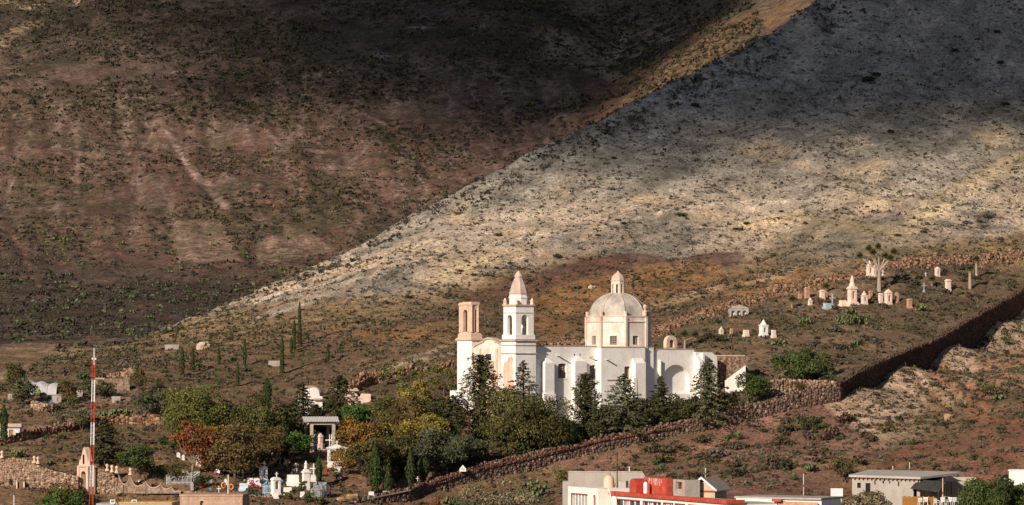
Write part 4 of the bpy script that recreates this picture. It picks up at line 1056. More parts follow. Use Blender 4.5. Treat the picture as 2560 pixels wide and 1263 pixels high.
cover('hillside_scrub', 40000, near_fn, 7, 'dry grass tufts and low scrub all over the near hillside')
def far_fn(n):
    X = rng.uniform(-180, 70, 4 * n); Y = 640 + 590 * rng.random(4 * n); Z = ground(X, Y); px, py = pix(X, Y, Z)
    Yc = np.interp(X, _cx, _cy)
    ok = (Y > Yc + 25) & (px > -40) & (px < 2100) & (py > -40)
    d = 1.5 * fbm(X, Y, 24, 4, 520) + .7 * fbm(X, Y, 6, 3, 540) + .25 * (py < 200)
    fld = inpoly(px, py, [(438, 552), (548, 548), (572, 592), (606, 655), (442, 655), (424, 592)]) | inpoly(px, py, [(648, 612), (720, 566), (790, 590), (836, 628), (700, 655), (640, 652)]) | inpoly(px, py, [(0, 862), (250, 842), (330, 850), (250, 868), (0, 905)])
    for ln in ([(395, 300), (470, 420), (560, 520)], [(480, 425), (565, 515)], [(190, 340), (190, 450), (200, 500)], [(0, 560), (55, 620), (100, 715)]):
        fld |= linedist(px, py, ln) < 7
    ok &= ~fld & (d + .9 * rng.random(len(X)) > .35)
    X, Y, Z, px, py = X[ok][:n], Y[ok][:n], Z[ok][:n], px[ok][:n], py[ok][:n]; m = len(X)
    r = .30 + 1.05 * rng.random(m) ** 2.6; r = r * np.where(py < 280, 1.2, 1.0)
    c = pick([(.034, .032, .021), (.05, .046, .026), (.075, .06, .038), (.085, .085, .028), (.06, .05, .045)], m, [.34, .27, .19, .1, .1])
    lowc = pick([(.038, .034, .028), (.055, .046, .038), (.085, .105, .045), (.06, .08, .03)], m, [.4, .3, .17, .13])
    c = np.where((py > 560)[:, None], lowc, c)
    return np.stack([X, Y, Z], 1), r, c
cover('mountain_scrub', 40000, far_fn, 6, 'dense dark scrub covering the mountain behind')
# ------------------------------------------------------------------ rubble walls
STONE = vcol_mat('wall_stone', .92)
CORE = plain('wall_mortar', (.085, .058, .042), var=.35, scale=1.5)
def rock_boxes(P, size, T, N, cols, jit=.32):
    """jittered rough blocks at P; size (n,3) along wall, out of wall and up"""
    n = len(P); c = np.array([(x, y, z) for z in (-1, 1) for y in (-1, 1) for x in (-1, 1)], float)
    off = c[None] * (1 + jit * (rng.random((n, 8, 3)) * 2 - 1)) * .5 * size[:, None, :]
    U = np.zeros_like(T); U[:, 2] = 1
    V = P[:, None, :] + off[..., :1] * T[:, None] + off[..., 1:2] * N[:, None] + off[..., 2:] * U[:, None]
    f = np.array([(0, 2, 3, 1), (4, 5, 7, 6), (0, 1, 5, 4), (2, 6, 7, 3), (0, 4, 6, 2), (1, 3, 7, 5)])
    return V.reshape(-1, 3), (np.arange(n)[:, None, None] * 8 + f[None]).reshape(-1, 4), np.repeat(cols, 8, 0)
def stone_wall(name, label, pts, thick, ssz, pal, both=False, jag=.15, cat='wall', jit=.32, core=None, proud=.75):
    """pts: world (x, y, z_base, z_top); a mortared core with rough stones set into its face and along its top"""
    pts = np.array(pts, float); o = pts[0, :3].copy()
    root = empty(name, o); tag(root, label, cat, kind='thing')
    L = np.concatenate([[0], np.cumsum(np.hypot(np.diff(pts[:, 0]), np.diff(pts[:, 1])))])
    s = np.arange(0, L[-1], 1.0); Q = np.stack([np.interp(s, L, pts[:, k]) for k in range(4)], 1)
    Q[:, 3] += jag * 1.2 * fbm(s, s * 0 + o[0], 5.0, 3, 700)
    pts = np.concatenate([Q, pts[-1:]]); L = np.concatenate([s, [L[-1]]])
    t = np.gradient(Q[:, :2], axis=0); t /= np.linalg.norm(t, axis=1, keepdims=True); nrm = np.stack([t[:, 1], -t[:, 0]], 1)
    V = []
    for q, n in zip(Q, nrm):
        f_, b_ = q[:2], q[:2] - n * thick
        V += [(*f_, q[2] - .8), (*f_, q[3] - .08), (*b_, q[3] - .08), (*b_, q[2] - .8)]
    V = np.array(V) - o; k = len(Q)
    Fc = [(4 * i + a, 4 * (i + 1) + a, 4 * (i + 1) + b, 4 * i + b) for i in range(k - 1) for a, b in ((0, 1), (1, 2), (2, 3))] + [(0, 1, 2, 3), (4 * k - 4, 4 * k - 1, 4 * k - 2, 4 * k - 3)]
    link('wall_core', np_mesh('wall_core', V, np.array(Fc)), core or CORE, root)
    P = []; Tt = []; Nn = []; top = []
    ss = 0.0
    for sd in ((1, -1) if both else (1,)):
        x = 0.0
        while x < L[-1] - .05:
            q = [np.interp(x, L, pts[:, c]) for c in range(4)]; i = min(int(x), k - 1); tt, nn = t[i], nrm[i]
            zz = q[2] - .2 + rng.random() * ssz * .5
            while zz < q[3] - .1:
                P.append((q[0] + nn[0] * (.0 if sd > 0 else -thick) + tt[0] * (rng.random() - .5) * ssz * .5, q[1] + nn[1] * (.0 if sd > 0 else -thick), zz)); Tt.append(tt); Nn.append(nn); top.append(0)
                zz += ssz * (.5 + .55 * rng.random())
            for w in np.arange(0, thick, ssz * 1.1):
                P.append((q[0] - nn[0] * w, q[1] - nn[1] * w, q[3] - .05 + rng.normal() * jag * .5)); Tt.append(tt); Nn.append(nn); top.append(1)
            x += ssz * (.75 + .6 * rng.random())
    P = np.array(P) - o; n = len(P); T3 = np.zeros((n, 3)); T3[:, :2] = Tt; N3 = np.zeros((n, 3)); N3[:, :2] = Nn
    size = ssz * (.5 + .75 * rng.random((n, 1)) ** 2 + .4 * rng.random((n, 3))) * np.array([1.1, proud, .8]); size[np.array(top) > 0, 2] *= 1.3
    V, Fc, C = rock_boxes(P, size, T3, N3, pick(pal, n) * (.7 + .6 * rng.random((n, 1))), jit)
    st = link('stones', np_mesh('stones', V, Fc, C), STONE, root); st['kind'] = 'stuff'
    return root
rng = np.random.default_rng(31)
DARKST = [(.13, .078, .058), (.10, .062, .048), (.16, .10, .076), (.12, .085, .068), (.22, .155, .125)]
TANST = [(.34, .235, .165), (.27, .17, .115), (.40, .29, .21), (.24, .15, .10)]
RUSTST = [(.25, .14, .085), (.20, .105, .062), (.31, .19, .12), (.165, .095, .062)]
def wpts(lst):
    out = []
    for px_, tp, bs, Y in lst:
        x = (px_ - CX) * Y / F; out.append((x, Y, (HY - bs) * Y / F, (HY - tp) * Y / F))
    return out
fw = [(880, 1262, 1300, 452), (910, 1252, 1292, 455), (1027, 1228, 1275, 461), (1060, 1209, 1262, 464), (1074, 1202, 1255, 465), (1156, 1178, 1235, 469), (1220, 1160, 1218, 471.5), (1320, 1139, 1200, 475), (1440, 1110, 1175, 479), (1500, 1094, 1155, 480.5), (1700, 1060, 1112, 486), (1850, 1019, 1078, 489), (1900, 1008, 1062, 490.5), (2000, 981, 1035, 493), (2098, 958, 1008, 495)]
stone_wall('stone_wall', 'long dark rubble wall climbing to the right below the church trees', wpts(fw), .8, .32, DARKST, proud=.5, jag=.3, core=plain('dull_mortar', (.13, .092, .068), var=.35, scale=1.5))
def rightY(px_): return (45.1 - 495 * .4245) / ((px_ - CX) / F - .4245)
rw = [(2100, 956, 1012), (2150, 931, 996), (2200, 906, 978), (2260, 880, 960), (2330, 856, 940), (2400, 816, 908), (2460, 781, 876), (2560, 726, 815), (2680, 660, 740), (2760, 612, 690)]
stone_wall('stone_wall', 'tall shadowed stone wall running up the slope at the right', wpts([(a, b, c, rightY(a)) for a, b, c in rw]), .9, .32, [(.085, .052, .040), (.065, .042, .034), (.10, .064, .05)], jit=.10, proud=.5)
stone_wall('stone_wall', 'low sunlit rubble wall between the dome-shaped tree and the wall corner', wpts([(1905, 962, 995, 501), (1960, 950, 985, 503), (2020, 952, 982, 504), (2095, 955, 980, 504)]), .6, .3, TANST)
def gpts(lst, h, back=0):
    out = []
    for px_, py_ in lst:
        p = hit(px_, py_); out.append((p[0], p[1], p[2] - .1, p[2] + h))
    return out
RB = np.array(gpts([(1372, 866), (1460, 860), (1560, 852), (1650, 830), (1750, 790), (1830, 763), (1900, 740), (2050, 704), (2150, 686), (2250, 666), (2400, 650), (2580, 634)], 0))
_L = np.concatenate([[0], np.cumsum(np.hypot(np.diff(RB[:, 0]), np.diff(RB[:, 1])))]); n_ = 3600
_s = rng.random(n_) * _L[-1]; _x = np.interp(_s, _L, RB[:, 0]) + rng.normal(size=n_) * .5; _y = np.interp(_s, _L, RB[:, 1]) + rng.normal(size=n_) * 1.6
_sz = .16 + .34 * rng.random((n_, 1)) ** 2; _sz = _sz * (.7 + .6 * rng.random((n_, 3))); _t = unit(np.stack([rng.normal(size=n_), rng.normal(size=n_), 0 * _x], 1)); _n = np.stack([-_t[:, 1], _t[:, 0], 0 * _x], 1)
V_, F_, C_ = rock_boxes(np.stack([_x, _y, ground(_x, _y) + .05 + .35 * rng.random(n_) * np.exp(-((_y - np.interp(_s, _L, RB[:, 1])) / 1.2) ** 2)], 1), _sz, _t, _n, pick([(.22, .125, .075), (.18, .10, .062), (.27, .17, .115), (.15, .09, .06)], n_) * (.75 + .5 * rng.random((n_, 1))), .35)
tag(link('rubble', np_mesh('rubble', V_, F_, C_), STONE), 'rust-brown band of tumbled rubble along the upper edge of the old graveyard', 'rubble', kind='stuff')
stone_wall('stone_wall', 'rubble terrace wall above the bare earth at the left', gpts([(-20, 1120), (60, 1102), (140, 1084), (220, 1068), (300, 1060), (420, 1062)], .8), 1.0, .33, RUSTST, jag=.4)
stone_wall('stone_wall', 'rubble retaining wall on the slope left of the yellow trees', gpts([(860, 995), (930, 962), (1000, 945), (1060, 935), (1140, 925)], .8), 1.1, .33, RUSTST, jag=.7)
stone_wall('stone_wall', 'short tan rubble wall below the grey canvas shelter', gpts([(80, 1022), (105, 1028), (132, 1034)], 1.0), .6, .3, TANST)
# rusty pipe laid along the foot of the parapet
pp = wpts([(a, b + 6, c, d - .45) for a, b, c, d in fw if 1060 <= a <= 1710])
m = MB(); m.tube([(p[0], p[1], p[3]) for p in pp], .075, 6)
tag(m.build('water_pipe', plain('rust_pipe', (.20, .055, .03), rough=.7)), 'rusty red pipe running along the long rubble wall', 'pipe')
pp = wpts([(905, 1252, 0, 454.6), (1027, 1227, 0, 460.6), (1062, 1207, 0, 463.4)])
m = MB()
for a, b in zip(pp[:-1], pp[1:]):
    m.add([(a[0], a[1], a[3]), (b[0], b[1], b[3]), (b[0], b[1] + .7, b[3]), (a[0], a[1] + .7, a[3]), (a[0], a[1], a[3] + .14), (b[0], b[1], b[3] + .14), (b[0], b[1] + .7, b[3] + .14), (a[0], a[1] + .7, a[3] + .14)], [(4, 5, 6, 7), (0, 1, 5, 4), (3, 2, 6, 7), (0, 3, 7, 4), (1, 2, 6, 5)])
tag(m.build('wall_coping', plain('old_concrete', (.42, .34, .28), var=.3)), 'pale concrete coping at the low end of the long rubble wall', 'coping')

# ------------------------------------------------------------------ tombs
PALE = plaster('tomb_pink_plaster', (.78, .62, .53), (.60, .42, .33), .7, 1.2)
BRICKY = plaster('tomb_brick', (.44, .22, .14), (.58, .40, .30), .7, 1.6)
TOMBW = plaster('tomb_white', (.80, .77, .74), (.60, .54, .50), .5, 1.0)
BLUEG = plain('blue_grey_paint', (.36, .42, .46), var=.2)
GREYC = plaster('tomb_grey', (.42, .38, .34), (.27, .24, .21), .7, 1.2)
def cross(mb, x, y, z0, h, t=.06):
    mb.box((x - t, y - t, z0), (x + t, y + t, z0 + h)); mb.box((x - h * .30, y - t * .9, z0 + h * .58), (x + h * .30, y + t * .9, z0 + h * .58 + 2 * t))
def tomb(kind, x0, x1, top, base, mat, label, group=None, ang=25, name='tomb', dep=.9):
    c = (x0 + x1) / 2; p = hit(c, base); s = p[1] / F; w = (x1 - x0) * s / (math.cos(math.radians(ang)) + dep * math.sin(math.radians(ang))); h = (base - top) * s; d = w * dep
    r = empty(name, (p[0], p[1], p[2] - .06), math.radians(ang)); tag(r, label, name.replace('_', ' ').split()[-1] if name != 'tomb' else 'tomb', group)
    b = lambda fn, nm, mt=mat, sm=False: (lambda q: (fn(q), q.build(nm, mt, r, sm)))(MB())
    if kind == 'gable':
        b(lambda q: q.cbox((0, 0, -.3), (w * 1.12, d * 1.12, h * .10 + .3)), 'plinth')
        b(lambda q: q.wall('x', -d / 2, d / 2, -w / 2, w / 2, h * .10, h * .70, [(-w * .2, w * .2, h * .2, h * .58, .8)]), 'body')
        b(lambda q: q.box((-w * .21, d * .1, h * .18), (w * .21, d * .2, h * .6)), 'niche', DARK)
        b(lambda q: (q.cbox((0, 0, h * .70), (w * 1.14, d * 1.14, h * .05)), q.prism([(-w * .56, h * .75), (w * .56, h * .75), (0, h * .93)], 'y', -d * .55, d * .55)), 'roof')
        b(lambda q: q.lathe([(w * .08, h * .9), (w * .1, h * .95), (w * .02, h)], 8), 'finial')
    elif kind == 'tower':
        b(lambda q: q.cbox((0, 0, -.3), (w * 1.15, d * 1.15, h * .12 + .3)), 'plinth')
        b(lambda q: q.wall('x', -d / 2, d / 2, -w / 2, w / 2, h * .12, h * .62, [(-w * .18, w * .18, h * .24, h * .54, .8)]), 'body')
        b(lambda q: q.box((-w * .19, d * .05, h * .2), (w * .19, d * .15, h * .56)), 'niche', DARK)
        b(lambda q: (q.cbox((0, 0, h * .62), (w * 1.16, d * 1.16, h * .06)),), 'cornice')
        b(lambda q: q.lathe([(w * .5, h * .68), (w * .46, h * .76), (w * .2, h * .88), (w * .16, h * .93), (w * .03, h)], 8, rot=math.pi / 8), 'cap')
    elif kind == 'arch':
        n = 9; prof = [(-w / 2, -.3), (w / 2, -.3), (w / 2, h * .72)] + [(w / 2 * math.cos(t), h * .72 + h * .28 * math.sin(t)) for t in np.linspace(0, math.pi, n)[1:-1]] + [(-w / 2, h * .72)]
        b(lambda q: q.prism(prof, 'y', -d * .3, d * .3), 'headstone'); b(lambda q: q.cbox((0, 0, -.3), (w * 1.2, d, h * .14 + .3)), 'plinth')
    elif kind == 'pillar':
        b(lambda q: q.cbox((0, 0, -.3), (w * 1.1, d * 1.1, h * .12 + .3)), 'plinth'); b(lambda q: q.cbox((0, 0, h * .12), (w * .92, d * .92, h * .70), .02), 'shaft')
        b(lambda q: (q.cbox((0, 0, h * .82), (w * 1.12, d * 1.12, h * .08)), q.cbox((0, 0, h * .9), (w * .86, d * .86, h * .1), w * .12)), 'cap')
    elif kind == 'obelisk':
        b(lambda q: (q.cbox((0, 0, -.4), (w * 1.5, d * 1.5, h * .06 + .4)), q.cbox((0, 0, h * .06), (w * 1.25, d * 1.25, h * .05))), 'steps')
        b(lambda q: q.wall('x', -d * .46, d * .46, -w * .46, w * .46, h * .11, h * .54, [(-w * .2, w * .2, h * .2, h * .46)]), 'pedestal')
        b(lambda q: q.box((-w * .21, -d * .30, h * .18), (w * .21, d * .3, h * .48)), 'panel', TRIM)
        b(lambda q: (q.cbox((0, 0, h * .54), (w * 1.12, d * 1.12, h * .05)), q.cbox((0, 0, h * .59), (w * .96, d * .96, h * .04))), 'cornice')
        b(lambda q: q.lathe([(w * .46, h * .63), (w * .40, h * .68), (w * .28, h * .76), (w * .24, h * .8), (w * .30, h * .81), (w * .28, h * .84), (w * .16, h * .92), (w * .14, h * .95), (w * .17, h * .965), (w * .03, h)], 8, rot=math.pi / 8), 'cap')
    elif kind == 'block':
        b(lambda q: q.cbox((0, 0, -.3), (w * 1.1, d * 1.1, h * .3 + .3)), 'slab'); b(lambda q: q.cbox((0, 0, h * .3), (w * .9, d * .85, h * .7), .03), 'body')
    elif kind == 'cross':
        b(lambda q: (q.cbox((0, 0, -.2), (w * .5, w * .4, h * .18 + .2)), q.cbox((0, 0, h * .18), (w * .3, w * .28, h * .08))), 'base'); b(lambda q: cross(q, 0, 0, h * .2, h * .8, max(.04, h * .035)), 'cross')
    elif kind == 'vault':       # upright niche with a little barrel roof and cross
        b(lambda q: q.cbox((0, 0, -.4), (w * 1.15, d * 1.15, h * .16 + .4)), 'plinth')
        b(lambda q: q.wall('x', -d / 2, d / 2, -w / 2, w / 2, h * .16, h * .66, [(-w * .26, w * .26, h * .3, h * .64, .9)]), 'body')
        b(lambda q: q.box((-w * .27, d * .12, h * .28), (w * .27, d * .2, h * .65)), 'niche', PALE)
        b(lambda q: q.prism([(w * .58 * math.cos(t), h * .66 + h * .13 * math.sin(t)) for t in np.linspace(0, math.pi, 11)], 'y', -d * .58, d * .58), 'barrel_roof')
        b(lambda q: cross(q, 0, -d * .3, h * .78, h * .22, .05), 'cross')
    return r
G = [('obelisk', 2118, 2143, 688, 762, PALE, 'tallest stepped monument with a pointed cap among the old graves'), ('tower', 2166, 2182, 650, 692, PALE, 'pink domed shrine left of the big yucca tree'), ('tower', 2181, 2191, 660, 691, PALE, 'slim pink shrine touching the domed one by the yucca'),
     ('tower', 2152, 2169, 726, 760, PALE, 'pointed pink tomb right of the tallest monument'), ('pillar', 2195, 2208, 732, 756, PALE, 'square pink pillar tomb left of the gabled tomb'), ('gable', 2211, 2230, 721, 761, PALE, 'widest gabled pink tomb under the yucca tree'),
     ('arch', 2236, 2248, 730, 756, BRICKY, 'round-topped red-brown tomb right of the gabled one'), ('pillar', 2266, 2281, 746, 769, BRICKY, 'stubby brick pillar tomb beside a prickly pear'), ('pillar', 2171, 2182, 726, 745, BRICKY, 'small reddish tomb set back behind the pointed tomb'),
     ('gable', 2337, 2350, 665, 690, PALE, 'gabled pink tomb highest at the right'), ('pillar', 2362, 2378, 697, 726, PALE, 'square pink tomb standing alone at the right of the graves'), ('pillar', 2010, 2025, 717, 745, BRICKY, 'brick pillar tomb with a wide flat cap'),
     ('arch', 1994, 2005, 733, 746, BRICKY, 'small round-topped brick grave left of the capped pillar'), ('tower', 2020, 2031, 743, 762, PALE, 'small crumbling pink tomb in front of the capped pillar'), ('pillar', 2048, 2063, 724, 749, PALE, 'pale pink upright tomb behind the blue-grey cross'), ('arch', 2069, 2080, 735, 748, BRICKY, 'low reddish grave between the pale tomb and the tall monument'),
     ('tower', 1797, 1809, 816, 836, PALE, 'small pointed grave lowest at the left of the old graves'), ('block', 1823, 1834, 820, 840, BRICKY, 'brown block grave beside the small pointed one'), ('block', 1856, 1874, 824, 842, PALE, 'low domed pale grave left of the white shrine'), ('tower', 1898, 1920, 798, 840, TOMBW, 'white shrine with steps behind the church'),
     ('block', 1927, 1941, 824, 844, PALE, 'pale block grave right of the white shrine'), ('cross', 2201, 2213, 673, 688, TOMBW, 'small white cross behind the yucca trunk'), ('cross', 2309, 2319, 680, 692, TOMBW, 'small white cross left of the highest gabled tomb'), ('cross', 2436, 2446, 684, 696, TOMBW, 'small white cross beside the right-hand yuccas'),
     ('cross', 2303, 2317, 706, 730, BLUEG, 'blue-grey cross in the scrub left of the lone square tomb'), ('cross', 2072, 2090, 734, 768, BLUEG, 'blue-grey cross on a low grave before the tall monument'), ('block', 2056, 2080, 757, 772, BLUEG, 'low blue-grey grave slab at the foot of the grey cross'),
     ('block', 2096, 2118, 750, 764, PALE, 'crumbling pink steps left of the tall monument')]
for a in G: tomb(*a, dep=.95)
# ruined burial vault with arched openings
def vault_house():
    p = hit(1848, 790); s = p[1] / F; w = 48 * s; r = empty('burial_vault', (p[0], p[1], p[2] - .1), math.radians(6)); tag(r, 'roofless grey-pink burial vault with blind arches at the upper wall', 'tomb')
    q = MB(); hs = [(-w / 2 + w * (.08 + .3 * i), -w / 2 + w * (.08 + .3 * i) + w * .2, 0.0, .95, .9) for i in range(3)]
    q.wall('x', 0, .35, -w / 2, w / 2, -.2, 1.25, hs); q.box((-w / 2, .35, -.2), (-w / 2 + .3, 1.8, 1.2)); q.box((w / 2 - .3, .35, -.2), (w / 2, 1.8, 1.2)); q.build('body', GREYC, r)
    q = MB(); q.box((-w / 2 + .3, .5, -.2), (w / 2 - .3, .6, 1.0)); q.build('niche_back', PALE, r)
    q = MB(); q.prism([(-w / 2 - .08, 1.25), (w / 2 + .08, 1.25), (w * .3, 1.6), (0, 1.85), (-w * .3, 1.6)], 'y', -.1, .5); q.build('pediment', GREYC, r)
vault_house()

# lower graveyard
G2 = [('vault', 648, 669, 1153, 1206, TOMBW, 'white niche tomb with a barrel roof and cross, farther back of the two', 28), ('vault', 677, 702, 1179, 1240, TOMBW, 'larger white niche tomb with a cross nearest the lower wall', 28),
      ('pillar', 754, 776, 1172, 1224, TOMBW, 'tall white pedestal with a small statue', 25), ('block', 714, 750, 1186, 1212, TOMBW, 'broad white wall tomb left of the statue pedestal', 10), ('block', 700, 732, 1217, 1236, TOMBW, 'low white slab tomb right of the larger niche tomb', 15),
      ('block', 614, 652, 1194, 1213, TOMBW, 'long white slab tomb left of the niche tombs', 10), ('block', 596, 622, 1207, 1226, plain('pale_blue_paint', (.55, .66, .74), var=.15), 'pale blue slab tomb at the left of the white ones', 10),
      ('cross', 541, 553, 1214, 1236, TOMBW, 'white cross standing on the lower wall', 10), ('cross', 776, 792, 1158, 1198, TOMBW, 'tall white cross right of the statue pedestal', 15), ('block', 775, 792, 1186, 1204, TOMBW, 'white stepped grave at the foot of the tall cross', 15),
      ('tower', 776, 800, 1212, 1244, GREYC, 'grey fenced grave at the right of the white tombs', 20), ('arch', 489, 497, 1133, 1163, TOMBW, 'narrow white headstone behind the rust-red tree', 20), ('arch', 496, 503, 1147, 1166, PALE, 'low pale headstone beside the narrow white one', 20),
      ('cross', 604, 612, 1165, 1192, TOMBW, 'small white cross under the brownish tree', 10), ('cross', 696, 704, 1134, 1160, GREYC, 'dark cross on a white mound in the shade', 10), ('cross', 957, 968, 1203, 1232, plain('yellow_paint', (.70, .40, .05), var=.15), 'yellow cross among flowers between two cypresses', 10),
      ('block', 955, 975, 1226, 1240, GREYC, 'low grey grave mound under the yellow cross', 10), ('block', 920, 936, 1228, 1241, TOMBW, 'small white grave left of the tallest slender cypress', 10), ('vault', 1178, 1204, 1030, 1100, PALE, 'tall pinkish tomb with a red flower under the dark conifer', 28),
      ('block', 1508, 1532, 1040, 1068, TOMBW, 'white grave block at the foot of the nave under the trees', 20), ('arch', 1470, 1480, 1050, 1066, TOMBW, 'small white headstone by the church wall', 20), ('cross', 1040, 1048, 1190, 1208, TOMBW, 'small white cross right of the lone cypress', 10),
      ('cross', 944, 952, 1096, 1118, TOMBW, 'white cross high behind the olive tree', 10), ('arch', 560, 568, 1196, 1212, TOMBW, 'small white headstone left of the wooden pole', 15), ('arch', 524, 531, 1196, 1210, BLUEG, 'small blue headstone near the lower wall', 15),
      ('cross', 1114, 1122, 1166, 1182, plain('blue_paint', (.10, .26, .36)), 'small blue cross above the stone wall', 10), ('block', 835, 852, 1166, 1176, TOMBW, 'low white kerbed grave before the open canopy tomb', 10), ('arch', 476, 484, 1204, 1230, GREYC, 'grey statue headstone in front of the picket fence', 10)]
G2 += [(k_, x_ - w_, x_ + w_, t_, b_, m_, 'small %s %s' % (c_, p_), 15) for k_, x_, w_, t_, b_, m_, c_, p_ in (
    ('cross', 566, 4, 1085, 1104, TOMBW, 'white cross', 'glimpsed through the copper-brown tree'), ('arch', 446, 5, 1130, 1144, TOMBW, 'white headstone', 'left of the rust-red tree on the slope'), ('arch', 458, 4, 1136, 1150, TOMBW, 'white headstone', 'nearer the rust-red stems'),
    ('arch', 676, 6, 1126, 1142, TOMBW, 'white gravestone', 'in deep shade left of the dark cypress'), ('cross', 640, 4, 1072, 1096, TOMBW, 'white cross', 'among the olive crowns'), ('arch', 734, 4, 1170, 1182, TOMBW, 'white headstone', 'behind the broad wall tomb'), ('cross', 742, 3, 1166, 1182, TOMBW, 'white cross', 'behind the broad wall tomb'),
    ('arch', 864, 4, 1144, 1160, TOMBW, 'white headstone', 'right of the canopy tomb'), ('cross', 862, 4, 1082, 1104, TOMBW, 'white cross', 'seen against the orange tree'), ('arch', 1018, 4, 1172, 1186, TOMBW, 'white headstone', 'behind the lone slender cypress'), ('block', 756, 7, 1228, 1244, TOMBW, 'white block', 'below the statue pedestal'), ('block', 690, 7, 1232, 1246, TOMBW, 'white kerb grave', 'before the larger niche tomb'))]
for k, x0, x1, tp, bs, mt, lb, an in G2: tomb(k, x0, x1, tp, bs, mt, lb, ang=an)
st = hit(765, 1224); r = empty('statue', (st[0], st[1], (HY - 1172.5) * st[1] / F)); tag(r, 'little white praying statue on the tall pedestal', 'statue')
q = MB(); q.lathe([(.24, 0), (.26, .1), (.20, .4), (.16, .62), (.20, .74), (.10, .80)], 10); q.build('robe', TOMBW, r, True); q = MB(); q.lathe([(.06, .78), (.11, .86), (.11, .95), (.05, 1.02)], 10); q.build('head', TOMBW, r, True)
q = MB(); q.tube([(-.18, 0, .70), (-.14, -.16, .55), (0, -.22, .66)], .05, 5); q.tube([(.18, 0, .70), (.14, -.16, .55), (0, -.22, .66)], .05, 5); q.build('folded_arms', TOMBW, r, True)
# fences round graves
def fence(x0, x1, top, base, mat, label, n, dep):
    p0, p1 = hit(x0, base), hit(x1, base); h = (base - top) * p0[1] / F; r = empty('grave_fence', p0); tag(r, label, 'fence')
    A = np.zeros(3); B = p1 - p0; D = np.array([.35, 1, .22]) * dep; C = [A, B, B + D, D, A]
    pk = MB(); rl = MB()
    for a, b in zip(C[:-1], C[1:]):
        L = np.linalg.norm(b - a); k = max(4, int(L / .16))
        for i in range(k + 1):
            q = a + (b - a) * i / k; pk.box((q[0] - .025, q[1] - .02, q[2] - .15), (q[0] + .025, q[1] + .02, q[2] + h))
        for hh in (.3, .85): rl.tube([tuple(a + [0, 0, h * hh]), tuple(b + [0, 0, h * hh])], .03, 4)
    o = pk.build('pickets', mat, r); o['kind'] = 'stuff'; rl.build('rails', mat, r)
fence(414, 482, 1189, 1213, plain('grey_white_paint', (.55, .54, .54), var=.2), 'white picket fence with pink trim round a grave behind the scalloped wall', 40, 2.2)
fence(655, 680, 1212, 1240, plain('light_blue_paint', (.40, .52, .60), var=.2), 'light blue picket fence beside the larger niche tomb', 14, 1.6)
fence(782, 806, 1212, 1246, plain('grey_paint', (.45, .46, .50), var=.2), 'grey-white iron fence round a grave by the young cypress', 14, 1.4)
# flowers left on the graves
FLC = {'pink': (.62, .12, .22), 'red': (.50, .03, .03), 'white': (.78, .74, .72), 'blue': (.12, .34, .52), 'orange': (.72, .28, .05), 'yellow': (.70, .45, .05), 'magenta': (.45, .05, .16)}
def flowers(px_, py_, r_, cols, label):
    p = hit(px_, py_); r = r_ * p[1] / F; cr = Crown()
    for c in cols:
        d = rng.normal(size=3) * .35 * r; cr.blob((d[0], d[1], r * .9 + d[2]), (r * .6,) * 3, 26, r * .28, FLC[c], .5, .9)
    ro = empty('flower_bunch', (p[0], p[1], p[2])); tag(ro, label, 'flowers')
    link('blossoms', cr.mesh('blossoms'), LEAF, ro)
    q = MB()
    for i in range(4): q.tube([(0, 0, -.05), (math.cos(i * 1.6) * r * .4, math.sin(i * 1.6) * r * .4, r * .9)], .02, 4)
    q.build('stalks', plain('stalk_green', (.05, .08, .02)), ro)
for a in ((421, 1128, 8, ['red'], 'red flowers on the slope beside a green bush'), (533, 1176, 9, ['magenta', 'pink'], 'large magenta bunch behind the small dark bush'), (541, 1188, 10, ['pink', 'white', 'white'], 'white and pink bunch below the magenta one'), (505, 1222, 8, ['magenta', 'red'], 'dark pink bunch right of the picketed grave'),
          (485, 1226, 7, ['white', 'pink'], 'white and pink bunch on the lower wall edge'), (346, 1206, 6, ['pink', 'white'], 'pink bunch behind the scallops of the wall'), (444, 1182, 6, ['pink'], 'pink bunch above the picket fence'), (458, 1190, 8, ['blue', 'blue'], 'blue bunch over the picket fence'),
          (520, 1230, 6, ['blue'], 'blue-green bunch on the lower wall edge'), (628, 1220, 8, ['magenta', 'pink', 'red'], 'row of dark pink flowers before the long slab tomb'), (645, 1222, 7, ['magenta', 'pink'], 'pink flowers between the slab tomb and blue fence'), (657, 1210, 6, ['blue', 'white'], 'turquoise flowers above the blue fence'),
          (634, 1194, 6, ['blue', 'white'], 'pale green-blue flowers on the long slab tomb'), (706, 1212, 7, ['magenta', 'blue'], 'mixed flowers behind the larger niche tomb'), (818, 1180, 6, ['orange', 'red'], 'orange-red flowers on bare earth right of the cypress'), (849, 1206, 8, ['pink', 'white'], 'pink and white flowers on the dark earth'),
          (810, 1214, 9, ['red', 'pink', 'white'], 'red and white bunch at the right of the fenced grave'), (826, 1238, 9, ['magenta', 'white'], 'pink bunch low at the edge of the graves'), (962, 1222, 7, ['magenta', 'pink'], 'pink flowers at the foot of the yellow cross'), (816, 1148, 5, ['pink', 'red'], 'pink flowers on the post of the open canopy tomb'),
          (1189, 1066, 6, ['red'], 'red flower on the tall pinkish tomb'), (612, 1208, 6, ['yellow', 'orange'], 'yellow bush flowers left of the long slab tomb'), (849, 1163, 6, ['blue'], 'turquoise flowers on the open canopy tomb'), (746, 1226, 6, ['orange', 'white'], 'pale orange flowers by the low slab'), (1548, 1066, 6, ['red', 'orange'], 'red flowers by the little cypress on the wall edge')):
    flowers(*a)
